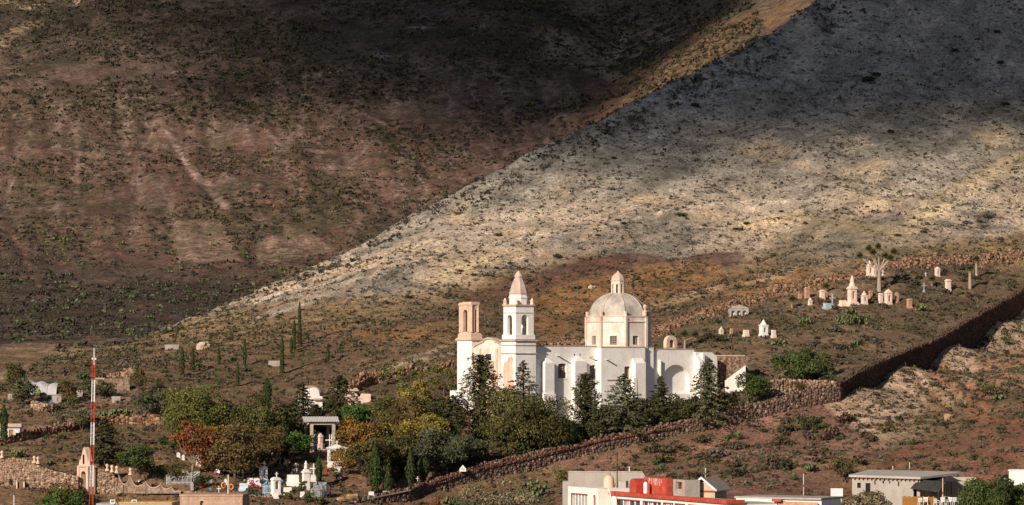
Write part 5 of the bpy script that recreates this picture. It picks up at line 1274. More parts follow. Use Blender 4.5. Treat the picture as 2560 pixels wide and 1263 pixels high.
for px_, py_, lb in ((559, 1222, 'orange wreath left of the wooden pole'), (578, 1226, 'orange wreath just right of the wooden pole')):
    p = hit(px_, py_); q = MB(); r_ = .26
    pts_ = [(r_ * math.cos(t), .06 * math.sin(3 * t), .45 + 1.25 * r_ * math.sin(t)) for t in np.linspace(0, 2 * math.pi, 15)]
    ro = empty('wreath', p); tag(ro, lb, 'wreath'); q.tube(pts_, .09, 6); q.build('ring', plain('orange_petals', (.75, .30, .10), var=.4, scale=9), ro)
    q = MB(); q.tube([(0, .1, -.2), (0, .02, .5)], .03, 4); q.build('stake', WOOD, ro)

# open pavilion
PV = Frame(760, 477, hit(778, 1122)[2] - .1, 8)
pav = PV.root('pavilion'); tag(pav, 'open concrete pavilion with a corrugated roof over a pink kiosk', 'pavilion')
u3, z3 = PV.u, PV.z
CONC = plaster('pavilion_concrete', (.46, .39, .33), (.34, .28, .24), .6, 1.0)
zt = z3(1062, 1, 0); dp = 3.2
for (x, y) in ((u3(779, 0), 0), (u3(834, 0), 0), (u3(765, dp), dp), (u3(820, dp), dp)):
    q = MB(); q.cbox((x, y, -1.0), (.42, .42, zt + 1.0)); q.cbox((x, y, -1.0), (.8, .8, 1.15), .1); q.build('post', CONC, pav)
q = MB(); q.box((u3(776, 0), -.2, zt), (u3(837, 0), .2, zt + .38)); q.box((u3(762, dp), dp - .2, zt), (u3(823, dp), dp + .2, zt + .38)); q.build('beam', CONC, pav)
for x in (u3(779, 0), u3(834, 0)):
    q = MB(); q.box((x - .15, .2, zt + .02), (x + .15, dp - .2, zt + .36)); q.build('side_beam', CONC, pav)
ro = zt + .38; xa, xb = u3(757, 1.6), u3(845, 1.6); ns = 22
q = MB()
for i in range(ns):
    a, b = xa + (xb - xa) * i / ns, xa + (xb - xa) * (i + 1) / ns; mid = (a + b) / 2
    hh = .05
    for (c, d, e, f_) in ((a, mid, 0, hh), (mid, b, hh, 0)):
        for (y0, y1, zz0, zz1) in ((-.7, 1.6, ro, ro + .65), (1.6, 3.9, ro + .65, ro)):
            q.add([(c, y0, zz0 + e), (d, y0, zz0 + f_), (d, y1, zz1 + f_), (c, y1, zz1 + e)], [(0, 1, 2, 3)])
q.build('corrugated_roof', plain('zinc_sheet', (.52, .49, .46), rough=.55, spec=.4, var=.2), pav)
q = MB(); q.prism([(-.72, ro - .06), (1.6, ro + .58), (3.92, ro - .06), (3.92, ro + .02), (1.6, ro + .68), (-.72, ro + .02)], 'x', xa - .08, xa - .01); q.build('gable_board', CONC, pav)
q = MB(); q.box((u3(770, 1), .6, -1.0), (u3(834, 1), dp, .1)); q.build('floor', CONC, pav)
p = PV.w(u3(797, 1.2), 1.2, .1); kz = empty('kiosk', p); tag(kz, 'small round pink kiosk inside the pavilion', 'kiosk')
q = MB(); q.lathe([(.75, -.1), (.75, .5), (.82, .55), (.82, .65)], 8); q.build('base', PALE, kz); q = MB(); q.lathe([(.6, .65), (.66, 1.5), (.76, 1.55), (.5, 1.95), (.15, 2.2), (.05, 2.3)], 10); q.build('hood', PALE, kz)
for i, (px_, y) in enumerate(((824, 1.0), (829, 1.8))):
    p = PV.w(u3(px_, y), y, .1); r = empty('grave_cross', p); tag(r, ('white cross at the right inside the pavilion', 'white cross at the back right of the pavilion')[i], 'cross'); q = MB(); cross(q, 0, 0, 0, 1.9, .05); q.build('cross', TOMBW, r); q = MB(); q.cbox((0, 0, -.2), (.5, .4, .4)); q.build('base', TOMBW, r)

# open canopy tomb
p = hit(842, 1168); s = p[1] / F; r = empty('canopy_tomb', p, math.radians(12)); tag(r, 'open white canopy tomb on thin posts right of the pavilion', 'tomb')
for x in (-.95, 1.1):
    for y in (0, 1.3):
        q = MB(); q.cbox((x, y, -.3), (.17, .17, 2.75)); q.build('post', TOMBW, r)
q = MB(); q.prism([(-1.2, 2.42), (1.35, 2.42), (1.35, 2.52), (.08, 2.95), (-1.2, 2.52)], 'y', -.2, 1.5); q.build('roof', TOMBW, r); q = MB(); cross(q, -.0, -.1, 2.9, .55, .05); q.build('cross', TOMBW, r)
q = MB(); q.box((-1.2, -.3, -.3), (1.35, .1, .75)); q.build('parapet', TOMBW, r); q = MB(); q.box((-1.2, .1, -.3), (1.35, 1.5, .35)); q.build('slab', TOMBW, r)
for x in (-1.15, .35, 1.3):
    q = MB(); q.lathe([(.12, .75), (.12, 1.05), (.16, 1.1), (.02, 1.3)], 8, (x, -.1, 0)); q.build('finial', TOMBW, r)

# house-shaped marker on the wall
p = wpts([(1157, 1177, 0, 468)])[0]; r = empty('grave_marker', (p[0], p[1], p[3] - .1)); tag(r, 'small white house-shaped marker with red lettering on the stone wall', 'marker')
q = MB(); q.prism([(-.42, 0), (.42, 0), (.42, .35), (0, .85), (-.42, .35)], 'y', 0, .3); q.build('body', TOMBW, r)
q = MB(); q.add([(-.20, -.006, .12), (-.12, -.006, .12), (-.05, -.006, .5), (-.10, -.006, .5)], [(0, 1, 2, 3)]); q.add([(.02, -.006, .12), (.10, -.006, .12), (.03, -.006, .5), (-.03, -.006, .5)], [(0, 1, 2, 3)]); q.add([(.14, -.006, .12), (.20, -.006, .12), (.20, -.006, .4), (.14, -.006, .4)], [(0, 1, 2, 3)]); q.build('lettering', plain('red_letters', (.5, .04, .04)), r)

# ------------------------------------------------------------------ yuccas, prickly pears, agaves
SPINE = plain('yucca_leaf', (.085, .10, .035), var=.4, scale=3); DEADL = plain('dead_yucca_leaf', (.33, .19, .07), var=.35, scale=3)
AGAV = plain('agave_leaf', (.11, .155, .065), var=.35, scale=2); PAD = vcol_mat('nopal_pad', .7)
def spikes(mb, c, n, L, w, down=False, el=(0.1, 1.4)):
    for i in range(n):
        a = i * 2.4; e = el[0] + (el[1] - el[0]) * ((i + .5) / n); e = -e if down else e
        d = np.array([math.cos(a) * math.cos(e), math.sin(a) * math.cos(e), math.sin(e)]); s_ = np.array([-math.sin(a), math.cos(a), 0]) * w; c_ = np.array(c)
        m_ = c_ + d * L * .55 + np.array([0, 0, .06 * L]); t_ = c_ + d * L
        mb.add([c_ + s_ * .7, c_ - s_ * .7, m_ - s_, t_, m_ + s_, m_ - [0, 0, w * .7]], [(0, 4, 5), (0, 5, 1), (1, 5, 2), (4, 3, 5), (5, 3, 2)])
def yucca(px_, base, top, heads, label, trunkw=.3):
    p = hit(px_, base); s = p[1] / F; r = empty('yucca_tree', (p[0], p[1], p[2] - .05)); tag(r, label, 'yucca')
    tm = MB(); hs_ = []; ds_ = []
    pts_ = [np.array([(hx - px_) * s, hy2, (base - hy) * s]) for hx, hy, hy2 in heads]
    lo = min(q[2] for q in pts_); fork = np.array([0, 0, lo * .62])
    if len(pts_) > 1: tm.tube([(0, 0, -.3), tuple(fork * .5), tuple(fork)], [trunkw * 1.3, trunkw, trunkw * .85], 8)
    for q in pts_:
        if len(pts_) > 1: tm.tube([tuple(fork), tuple(fork * .45 + q * .55 + [0, 0, -.1]), tuple(q)], [trunkw * .6, trunkw * .4, trunkw * .4], 6)
        else: tm.tube([(0, 0, -.3), tuple(q)], [trunkw, trunkw * .8], 7)
        hm = MB(); dm = MB(); hs_.append(hm); ds_.append(dm)
        R_ = .72 if len(pts_) > 1 else .7
        spikes(hm, q + [0, 0, .1], 110, R_, .075, el=(-1.0, 1.5)); spikes(dm, q - [0, 0, .05], 44, R_ * 1.05, .06, True, (.75, 1.5))
        if len(pts_) == 1:
            for f_ in (.35, .55, .75, .9): spikes(dm, q * f_, 26, .42, .05, True, (.7, 1.5))
    tm.build('trunk', plain('yucca_bark', (.32, .26, .21), var=.35, scale=4), r); [(a_.build('leaf_head', SPINE, r), b_.build('dead_leaf_skirt', DEADL, r)) for a_, b_ in zip(hs_, ds_)]
yucca(2198, 728, 606, [(2172, 622, 0), (2196, 617, .4), (2150, 640, .2), (2225, 646, -.2), (2235, 630, .5), (2215, 640, .8), (2182, 632, -.4)], 'big branching yucca tree with shaggy heads above the old graves')
yucca(2425, 722, 655, [(2425, 672, 0)], 'single-stemmed yucca with a yellowish skirt at the right', .28)
yucca(2441, 692, 632, [(2441, 648, 0)], 'single-stemmed dark yucca farthest right', .22)
yucca(1980, 770, 738, [(1980, 748, 0)], 'short yucca left among the old graves', .18)
yucca(2066, 730, 708, [(2066, 716, 0)], 'short yucca behind the pale upright tomb', .18)
yucca(2330, 716, 690, [(2330, 698, 0)], 'short yucca left of the lone square tomb', .18)
yucca(1712, 872, 826, [(1710, 836, 0), (1738, 838, .3)], 'forked yucca behind the little bell gable', .16)
def nopal(px_, base, hw, hh, label, n=26, group=None, col=(.13, .155, .065)):
    p = hit(px_, base); s = p[1] / F; R_ = hw * s; H = hh * s; r = empty('prickly_pear', (p[0], p[1], p[2] - .05)); tag(r, label, 'cactus', group)
    Vs = []; Fs = []; Cs = []; k0 = 0; pr = min(.30, .5 * H)
    for i in range(n):
        a = rng.random() * 6.283; rr = R_ * rng.random() ** .6; c = np.array([rr * math.cos(a), rr * math.sin(a) * .8, pr * .7 + (H - pr) * rng.random() * (1 - .35 * rr / R_)])
        nrm = unit(np.array([math.cos(a * 2 + i), math.sin(a * 2 + i), .25 * rng.normal()])); up = np.array([0, 0, 1.0]) + .45 * rng.normal(size=3); x = unit(np.cross(up, nrm)); y = np.cross(nrm, x); q = pr * (.75 + .5 * rng.random())
        ring = [(x * math.cos(t) * .72 + y * math.sin(t)) * q for t in np.linspace(0, 2 * math.pi, 9)[:-1]]
        V = [c + v for v in ring] + [c + nrm * q * .16, c - nrm * q * .16]
        Vs += V; Fs += [(k0 + j, k0 + (j + 1) % 8, k0 + 8) for j in range(8)] + [(k0 + (j + 1) % 8, k0 + j, k0 + 9) for j in range(8)]; Cs += [np.array(col) * (.65 + .7 * rng.random())] * 10; k0 += 10
    o = link('pads', np_mesh('pads', np.array(Vs), np.array(Fs), np.array(Cs)), PAD, r); o['kind'] = 'stuff'
    return r
for a in ((2112, 812, 24, 34, 'large prickly pear clump left of the pair below the monuments', 46), (2152, 812, 24, 32, 'large prickly pear clump right of the pair below the monuments', 46), (2012, 812, 20, 22, 'prickly pear alone left below the monuments', 30), (2126, 785, 14, 16, 'small prickly pear behind the large pair', 20),
          (2306, 778, 20, 20, 'prickly pear right of the stubby brick tomb', 28), (1945, 862, 22, 18, 'prickly pear in front of the pale block grave', 26), (2138, 862, 10, 12, 'small pale prickly pear in the open scrub', 12), (1330, 1245, 46, 60, 'big prickly pear in front of the long stone wall', 70),
          (2500, 1000, 16, 16, 'pale prickly pear below the red cutting', 20), (2030, 1180, 16, 26, 'prickly pear left of the small airy tree', 24), (300, 1042, 34, 24, 'long hedge of prickly pear right of the mast', 60), (262, 1048, 22, 20, 'prickly pear clump beside the mast', 30), (36, 1092, 14, 18, 'prickly pear by the small flat house', 22),
          (45, 1145, 20, 26, 'prickly pear behind the left wall', 26), (100, 990, 10, 16, 'prickly pear before the grey canvas shelter', 14), (1125, 1262, 20, 24, 'blue-green prickly pear at the lower end of the stone wall', 24), (1560, 1200, 14, 14, 'pale prickly pear behind the roof tanks', 14), (1745, 800, 14, 10, 'flat prickly pear above the little bell gable', 14), (62, 1155, 8, 10, 'small prickly pear on the slope behind the left wall', 8), (125, 1162, 10, 12, 'small prickly pear right behind the paired finials', 10)):
    nopal(*a[:5], n=a[5])
rs = random.Random(9)
for i in range(34):
    x, y = rs.uniform(150, 800), rs.uniform(585, 830)
    if hit(x, y)[1] < 680: continue
    nopal(x, y, rs.uniform(7, 15), rs.uniform(7, 12), 'prickly pear clump on the dark foot of the mountain', 10, 'prickly pears at the foot of the mountain', (.12, .16, .055)).name = 'prickly_pear'
def agave(px_, base, R_px, label, group=None):
    p = hit(px_, base); r = empty('agave', (p[0], p[1], p[2] - .03)); tag(r, label, 'agave', group); q = MB(); spikes(q, (0, 0, .05), 22, R_px * p[1] / F, .07 + .05 * R_px / 30, el=(.15, 1.35)); q.build('leaves', AGAV, r)
for a in ((1846, 1100, 26, 'large agave on the slope below the long stone wall'), (1818, 1098, 16, 'smaller agave touching the large one'), (2280, 1112, 22, 'bright agave on the slope above the concrete house'), (1652, 1178, 20, 'agave above the roof tanks'), (1766, 1182, 11, 'small agave above the little gable roof'),
          (1800, 1185, 13, 'small agave right above the gable roof'), (1990, 1055, 16, 'agave beside the dark green bush'), (2004, 1075, 15, 'agave below the dark green bush'), (1985, 1200, 20, 'agave at the edge of the slope above the flat roof'), (2335, 1168, 14, 'agave near the roof posts of the concrete house'),
          (1890, 1182, 14, 'agave on the slope left of the flat roof end'), (1860, 1172, 10, 'tiny agave in the scrub above the roofs'), (2063, 1085, 9, 'yellowish agave on the pale earth'), (1878, 1000, 13, 'agave on the wall edge under the round green tree'), (1432, 1110, 10, 'agave on the wall edge by the low green tree'), (2308, 810, 12, 'green agave in the old graveyard scrub'), (2080, 842, 9, 'small agave below the prickly pears'),
          (688, 975, 13, 'agave on the brown slope above the olive pepper tree'), (705, 982, 10, 'second agave beside the one above the pepper tree'), (1720, 1150, 12, 'agave in the scrub below the stone wall'), (2380, 1140, 9, 'small agave on the red earth'), (2552, 1045, 14, 'agave at the right edge of the red earth')):
    agave(*a)
# ------------------------------------------------------------------ left edge: gate, scalloped wall, mast
rng = np.random.default_rng(8)
MASON = plaster('gate_masonry', (.40, .29, .21), (.17, .115, .08), 1.0, 2.8, streak=False)
LMORT = plain('tan_mortar', (.34, .245, .175), var=.3, scale=1.5)
stone_wall('stone_wall', 'tan masonry wall with finials at the lower left', wpts([(-30, 1142, 1250, 450), (70, 1152, 1250, 450), (104, 1160, 1252, 450), (112, 1175, 1254, 450), (196, 1194, 1262, 450)]), .7, .27, TANST, jag=.05, core=LMORT, proud=.32, jit=.3)
SW = stone_wall('stone_wall', 'tan masonry wall with a scalloped crest right of the gate', wpts([(222, 1168, 1275, 450), (296, 1184, 1275, 450.3), (300, 1222, 1275, 450.3), (450, 1230, 1280, 451), (600, 1238, 1285, 451.5), (720, 1243, 1285, 452), (890, 1256, 1290, 453)]), .6, .27, TANST, jag=.05, core=LMORT, proud=.32, jit=.3)
o0 = Vector(SW.location)
def loc(px_, py_, Y): return ((px_ - CX) * Y / F - o0.x, Y - o0.y, (HY - py_) * Y / F - o0.z)
peaks = [(296, 1183), (326, 1187), (365, 1205), (402, 1211), (429, 1217), (452, 1230)]; dips = [1212, 1217, 1221, 1224, 1230]
for (a, b, dpy) in zip(peaks[:-1], peaks[1:], dips):
    top = []
    for t in np.linspace(0, 1, 13):
        x = a[0] + (b[0] - a[0]) * t; e = a[1] + (b[1] - a[1]) * t; w = 1 - (2 * t - 1) ** 2; top.append(loc(x, e + (dpy - e) * w ** .8, 450.2))
    q = MB(); poly = [(top[0][0], loc(0, 1234, 450.2)[2])] + [(p[0], p[2]) for p in top] + [(top[-1][0], loc(0, 1234, 450.2)[2])]
    q.prism(poly, 'y', top[0][1] - .05, top[0][1] + .5); q.build('scallop', MASON, SW)
    q = MB()
    for p, p2 in zip(top[:-1], top[1:]): q.prism([(p[0], p[2]), (p2[0], p2[2]), (p2[0], p2[2] + .12), (p[0], p[2] + .12)], 'y', top[0][1] - .12, top[0][1] + .57)
    q.build('coping', TRIM, SW)
def finial(parent, c, s=1.0):
    q = MB(); q.lathe([(.30 * s, 0), (.30 * s, .12 * s), (.20 * s, .3 * s), (.13 * s, .52 * s), (.22 * s, .66 * s), (.24 * s, .8 * s), (.16 * s, .95 * s), (.03, 1.02 * s)], 10, c); q.build('finial', PINKW, parent)
for px_, py_ in ((268, 1178), (280, 1181), (292, 1183), (326, 1188)): finial(SW, loc(px_, py_, 450.0), .9)
LW = [o for o in bpy.data.objects if o.get('label') == 'tan masonry wall with finials at the lower left'][0]; o0 = Vector(LW.location)
for px_, py_ in ((5, 1145), (86, 1158), (95, 1160)): finial(LW, loc(px_, py_, 449.8), .9)
for i in range(7):
    x = 16 + i * 11; a = loc(x, 1150 + .11 * x, 449.9); q = MB(); q.cbox((a[0], a[1] + .3, a[2] - .4), (.34, .5, .55)); q.build('merlon', MASON, LW)
q = MB(); a = loc(26, 1212, 449.75); q.box((a[0] - .12, a[1], a[2]), (a[0] + .14, a[1] + .1, a[2] + .75)); q.build('slit_window', DARK, LW)
for px_ in (42, 60):
    q = MB(); a = loc(px_, 1222, 449.3); q.box((a[0] - .08, a[1] - .1, a[2] - .6), (a[0] + .08, a[1] + .4, a[2] + .9)); q.build('door_jamb', PINKW, LW)
q = MB(); a = loc(51, 1222, 449.5); q.box((a[0] - .38, a[1], a[2] - .6), (a[0] + .38, a[1] + .15, a[2] + 1.0)); q.build('side_door', WOOD, LW)
GT = Frame(196, 451.0, (HY - 1262) * 450 / F, -52); gate = GT.root('cemetery_gate'); tag(gate, 'tall pink stone gate with an arched opening and steep gable', 'gate')
w = GT.u(221); h = GT.z(1166); q = MB(); q.wall('x', 0, 1.0, 0, w, 0, h, [(w * .24, w * .76, 0, GT.z(1178, w * .5), .9)]); q.build('arch_wall', PINK, gate)
q = MB(); q.prism([(0, h), (w, h), (w * .86, h + .7), (w * .62, GT.z(1124, w * .5)), (w * .5, GT.z(1118, w * .5)), (w * .38, GT.z(1124, w * .5)), (w * .14, h + .7)], 'y', .1, .8); q.build('gable', PINK, gate)
q = MB(); q.box((-.12, -.12, h - .1), (w + .12, 1.1, h + .12)); q.build('cornice', TRIM, gate)
for x in (.12, w - .12):
    q = MB(); q.box((x - .2, -.16, 0), (x + .2, -.002, h - .1)); q.build('pilaster', PINKW, gate)
    q = MB(); q.lathe([(.2, h + .12), (.14, h + .5), (.05, h + .9)], 8, (x, .2, 0)); q.build('finial', PINKW, gate)
q = MB(); q.box((w * .46, -.05, h + .35), (w * .54, .08, h + 1.5)); q.build('gable_slot', DARK, gate)

MR = plain('mast_red', (.42, .055, .025), rough=.5, var=.15); MW = plain('mast_white', (.80, .79, .78), rough=.5, var=.1)
my = 432.0; mb_ = (HY - 1262) * my / F; mast = empty('radio_mast', ((229 - CX) * my / F, my, mb_)); tag(mast, 'slender red and white lattice radio mast', 'mast')
def mz(py_): return (HY - py_) * my / F - mb_
lean = (235.5 - 229) * my / F / mz(895)
legs = [(.26 * math.cos(a), .26 * math.sin(a)) for a in (math.radians(200), math.radians(320), math.radians(80))]
for (p0, p1, mt, lb) in ((1262, 1217, MR, 'lowest red section'), (1217, 1163, MW, None), (1163, 1113, MR, None), (1113, 1057, MW, None), (1057, 1005, MR, None), (1005, 950, MW, None), (950, 900, MR, 'top red section')):
    a, b = mz(p0), mz(p1); q = MB(); tp = lambda zz: 1 - .25 * zz / mz(900)
    P = lambda i, zz: (legs[i][0] * tp(zz) + lean * zz, legs[i][1] * tp(zz), zz)
    for i in range(3): q.tube([P(i, a), P(i, b)], .045, 5)
    n = max(3, int((b - a) / .42))
    for k in range(n):
        z0, z1 = a + (b - a) * k / n, a + (b - a) * (k + 1) / n
        for i in range(3): q.tube([P(i, z0), P((i + 1) % 3, z1)], .018, 3); q.tube([P(i, z1), P((i + 1) % 3, z1)], .018, 3)
    o = q.build('lattice_section', mt, mast)
    if lb: o['label'] = lb
q = MB(); t0 = mz(900); q.tube([(lean * t0, 0, t0 - .6), (lean * t0, 0, mz(870))], [.07, .04], 6); q.build('antenna', MW, mast)
for dx in (-.2, .2):
    q = MB(); q.lathe([(.05, 0), (.08, .05), (.08, .2), (.03, .26)], 8, (lean * t0 + dx, 0, t0)); q.build('beacon_lamp', MW, mast)
# telegraph pole and wires
p = ((570 - CX) * 440 / F, 440, (HY - 1290) * 440 / F); pole = empty('wooden_pole', p); tag(pole, 'pale wooden pole standing before the lower graves', 'pole')
q = MB(); q.tube([(0, 0, -1), (.05, 0, (1290 - 1187) * 440 / F)], [.15, .11], 8); q.build('shaft', plain('pale_pole', (.50, .42, .33), var=.2), pole)
q = MB(); 
for k in range(4):
    zz = (1290 - 1192 - 7 * k) * 440 / F; q.tube([(.05, 0, zz), (.9, 3, zz - .25), (2.2, 8, zz - .15)], .012, 3)
q.build('wires', plain('wire', (.2, .2, .2)), pole)
for px_, tp, lb in ((35, 1238, 'thin white post at the lower left corner'), (264, 1207, 'thin steel post before the scalloped wall'), (309, 1215, 'dark post before the scalloped wall')):
    r = empty('thin_post', ((px_ - CX) * 440 / F, 440, (HY - 1285) * 440 / F)); tag(r, lb, 'post'); q = MB(); q.tube([(0, 0, -1), (0, 0, (1285 - tp) * 440 / F)], .05, 6); q.build('shaft', MW if px_ == 35 else IRON, r); q = MB(); q.lathe([(.06, 0), (.08, .05), (.02, .12)], 6, (0, 0, (1285 - tp) * 440 / F)); q.build('cap', IRON, r)
# pink parapet house and roofs at the bottom left
HB = Frame(450, 438, (HY - 1330) * 438 / F, -4); hb = HB.root('pink_house'); tag(hb, 'pink plastered house top with a band of arches at the bottom edge', 'house')
u4, z4 = HB.u, HB.z; x1 = u4(606); q = MB(); hs = [(u4(500 + 0), u4(510), z4(1275), z4(1252), .9)]
q.wall('x', 0, .4, 0, x1, 0, z4(1241), hs); q.box((0, .4, 0), (x1, 6, z4(1243))); q.build('wall', plaster('dull_pink', (.50, .34, .25), (.34, .22, .16), .8, 1.2), hb)
q = MB(); q.box((-.08, -.08, z4(1241)), (x1 + .08, 6.05, z4(1236))); q.build('parapet', plaster('pink_parapet', (.52, .36, .27), (.36, .24, .17), .9, 1.2), hb)
for i in range(6):
    q = MB(); x = x1 * (.1 + .16 * i); q.prism([(x + .30 * math.cos(t), z4(1249) + .28 * math.sin(t)) for t in np.linspace(0, math.pi, 9)], 'y', -.05, -.003); q.build('relief_arch', BRICKY, hb)
HC = Frame(240, 436, (HY - 1330) * 436 / F, -3); hc = HC.root('roof_terrace'); tag(hc, 'flat roof with a yellow edge and rooftop boxes at the bottom left', 'roof terrace'); hc['kind'] = 'thing'
q = MB(); q.box((0, 0, 0), (HC.u(430), 5, HC.z(1259))); q.build('walls', GREYC, hc); q = MB(); q.box((HC.u(290), -.1, HC.z(1259)), (HC.u(430), 5.1, HC.z(1256))); q.build('roof_edge', plain('yellow_edge', (.62, .38, .14)), hc)
for px_ in (280, 334):
    r = empty('air_conditioner', HC.w(HC.u(px_), .6, HC.z(1259))); tag(r, ('white rooftop box left of the other' if px_ == 280 else 'white rooftop box right of the other') + ' on the yellow-edged roof', 'air conditioner')
    q = MB(); q.cbox((0, 0, 0), (.62, .5, .45)); q.build('case', MW, r); q = MB(); q.box((-.2, -.262, .1), (.24, -.251, .38)); q.build('grille', plain('blue_grille', (.12, .2, .28)), r)
T('bush', 150, 1222, 1300, 68, 'bright', 'bright green treetop at the bottom edge beside the mast', name='leafy_tree', cat='tree', dens=1.5)
T('bush', 145, 1200, 1262, 46, 'brown', 'dark brownish bush before the masonry wall', name='bush', cat='bush', dens=1.3)
T('bush', 195, 1215, 1270, 34, 'dark', 'dark bush at the foot of the pink gate', name='bush', cat='bush')

# ------------------------------------------------------------------ small buildings on the left slope
CHP = Frame(768, hit(790, 1040)[1], hit(790, 1040)[2] - .6, 18); cp = CHP.root('white_chapel'); tag(cp, 'small bright white chapel with a rounded gable among the trees', 'chapel')
u5, z5 = CHP.u, CHP.z; w = u5(806); cxm = u5(786); q = MB()
r_ = (u5(797) - u5(772)) / 2
prof = [(0, -.6), (w, -.6), (w, z5(992)), (u5(799), z5(990))] + [(cxm + r_ * math.cos(t), z5(984) + (z5(969) - z5(984)) * math.sin(t)) for t in np.linspace(0, math.pi, 11)] + [(u5(770), z5(990)), (0, z5(988))]
q.prism(prof, 'y', 0, .7); fr = q.build('front', WHITE, cp)
q = MB(); q.box((u5(784), -.35, z5(1001)), (u5(800), 0, z5(996))); q.build('ledge', TRIM, cp)
q = MB(); q.box((.1, .7, -.6), (w - .05, 5.5, z5(990))); q.build('nave', WHITE, cp)
q = MB(); q.lathe([(1.9, 0), (1.8, .5), (1.4, 1.0), (.7, 1.35), (.1, 1.45)], 12, (w * .62, 3.2, z5(990))); q.build('dome', plaster('chapel_dome', (.42, .24, .18), (.55, .42, .34), .6, 1.0), cp, True)
q = MB(); q.lathe([(.3, 0), (.3, .5), (.38, .55), (.05, .9)], 8, (.25, .3, z5(988))); q.build('finial', WHITE, cp)
q = MB(); q.wall('x', -.02, .0, cxm - .6, cxm + .6, -.6, z5(1010), [(cxm - .45, cxm + .45, -.6, z5(1014), .8)]); q.build('portal', TRIM, cp); q = MB(); q.box((cxm - .45, -.012, -.6), (cxm + .45, -.004, z5(1014))); q.build('door', WOOD, cp)
RH = Frame(876, hit(900, 1012)[1], hit(900, 1012)[2] - .4, 14); rh = RH.root('ruined_house'); tag(rh, 'pale ruined house with broken walls right of the chapel cedar', 'ruin')
w = RH.u(927); q = MB(); q.prism([(0, -.5), (w, -.5), (w, RH.z(985)), (w * .55, RH.z(984)), (w * .48, RH.z(995)), (w * .2, RH.z(980)), (0, RH.z(982))], 'y', 0, .5); q.build('front_wall', PALE, rh)
q = MB(); q.box((w - .4, .5, -.5), (w, 4, RH.z(986))); q.box((0, .5, -.5), (.4, 4, RH.z(982))); q.build('side_wall', PALE, rh)
q = MB(); q.prism([(w * .1, RH.z(978, 1, 3)), (w * .6, RH.z(978, 1, 3)), (w * .5, RH.z(970, 1, 3)), (w * .2, RH.z(970, 1, 3))], 'y', 2.5, 4); q.build('roof_hump', TRIM, rh)
SR = Frame(236, hit(280, 978)[1], hit(280, 978)[2] - .4, 8); sr = SR.root('stone_ruin'); tag(sr, 'low tan masonry ruin with a buttressed corner on the left slope', 'ruin')
w = SR.u(325); q = MB(); q.box((0, 0, -.5), (w - .9, .6, SR.z(947))); q.box((w - .9, .0, -.5), (w, 3.0, SR.z(943)), .12); q.box((0, .6, -.5), (.6, 4, SR.z(947))); q.build('walls', MASON, sr)
q = MB(); q.box((0, -.05, SR.z(947)), (w * .28, .65, SR.z(945))); q.build('coping', PINKW, sr)
stone_wall('stone_wall', 'ragged stone wall top behind the low tan ruin', gpts([(250, 944), (300, 942), (335, 940)], .5), .5, .3, TANST, jag=.4)
# canvas tunnel
TP = hit(105, 985); tn = empty('canvas_shelter', TP, math.radians(-8)); tag(tn, 'long sagging grey canvas tunnel shelter on the left slope', 'shelter')
q = MB(); n = 14; L = 4.9; V = []; Fs = []
for i in range(n + 1):
    x = -2.4 + L * i / n; hh = 2.1 - .55 * i / n + .16 * math.sin(i * 1.1); 
    for k in range(9):
        t = math.pi * k / 8; V.append((x, -1.5 * math.cos(t), max(0, hh * math.sin(t)) - .1))
for i in range(n):
    for k in range(8): Fs.append((i * 9 + k, (i + 1) * 9 + k, (i + 1) * 9 + k + 1, i * 9 + k + 1))
q.add(V, Fs); q.build('canvas', plain('grey_canvas', (.38, .37, .37), rough=.6, var=.25, scale=1.2), tn, True)
q = MB()
for i in (0, 5, 10, 14): q.tube([(V[i * 9 + k][0], V[i * 9 + k][1], V[i * 9 + k][2] + .03) for k in range(9)], .04, 4)
q.build('hoops', plain('hoop_grey', (.3, .3, .3)), tn)
p = hit(141, 1008); r = empty('small_hut', p, math.radians(10)); tag(r, 'small grey block hut with a blue tarp beside the canvas shelter', 'hut')
q = MB(); q.wall('x', -.5, -.35, -.6, .65, -.2, 1.15, [(.1, .4, .3, .8)]); q.box((-.6, -.35, -.2), (.65, .7, 1.1)); q.build('walls', GREYC, r); q = MB(); q.box((-.7, -.6, 1.15), (.75, .8, 1.23)); q.build('roof', GREYC, r); q = MB(); q.add([(-.6, -.3, .8), (-1.1, -.6, -.1), (-.75, -.7, -.1), (-.6, -.55, .5)], [(0, 1, 2, 3)]); q.build('tarp', plain('blue_tarp', (.05, .12, .35)), r)
p = hit(28, 1098); r = empty('flat_house', p, math.radians(4)); tag(r, 'small flat-roofed house at the left edge behind the cypress', 'house')
q = MB(); q.wall('x', -1, -.8, -1.9, 1.2, -.3, 1.6, [(-.2, .35, -.3, 1.25), (-1.4, -.8, .4, 1.1)]); q.box((-1.9, -.8, -.3), (1.2, 1.6, 1.55)); q.build('walls', plain('pale_blue_wall', (.55, .58, .60)), r); q = MB(); q.box((-2.1, -1.3, 1.6), (1.45, 1.8, 2.05)); q.build('roof_slab', plain('tan_slab', (.45, .36, .28)), r); q = MB(); q.box((-.2, -.84, -.3), (.35, -.79, 1.25)); q.build('door', plain('orange_door', (.42, .16, .05)), r); q = MB(); q.box((-1.4, -.84, .4), (-.8, -.79, 1.1)); q.build('window', GLASS, r)
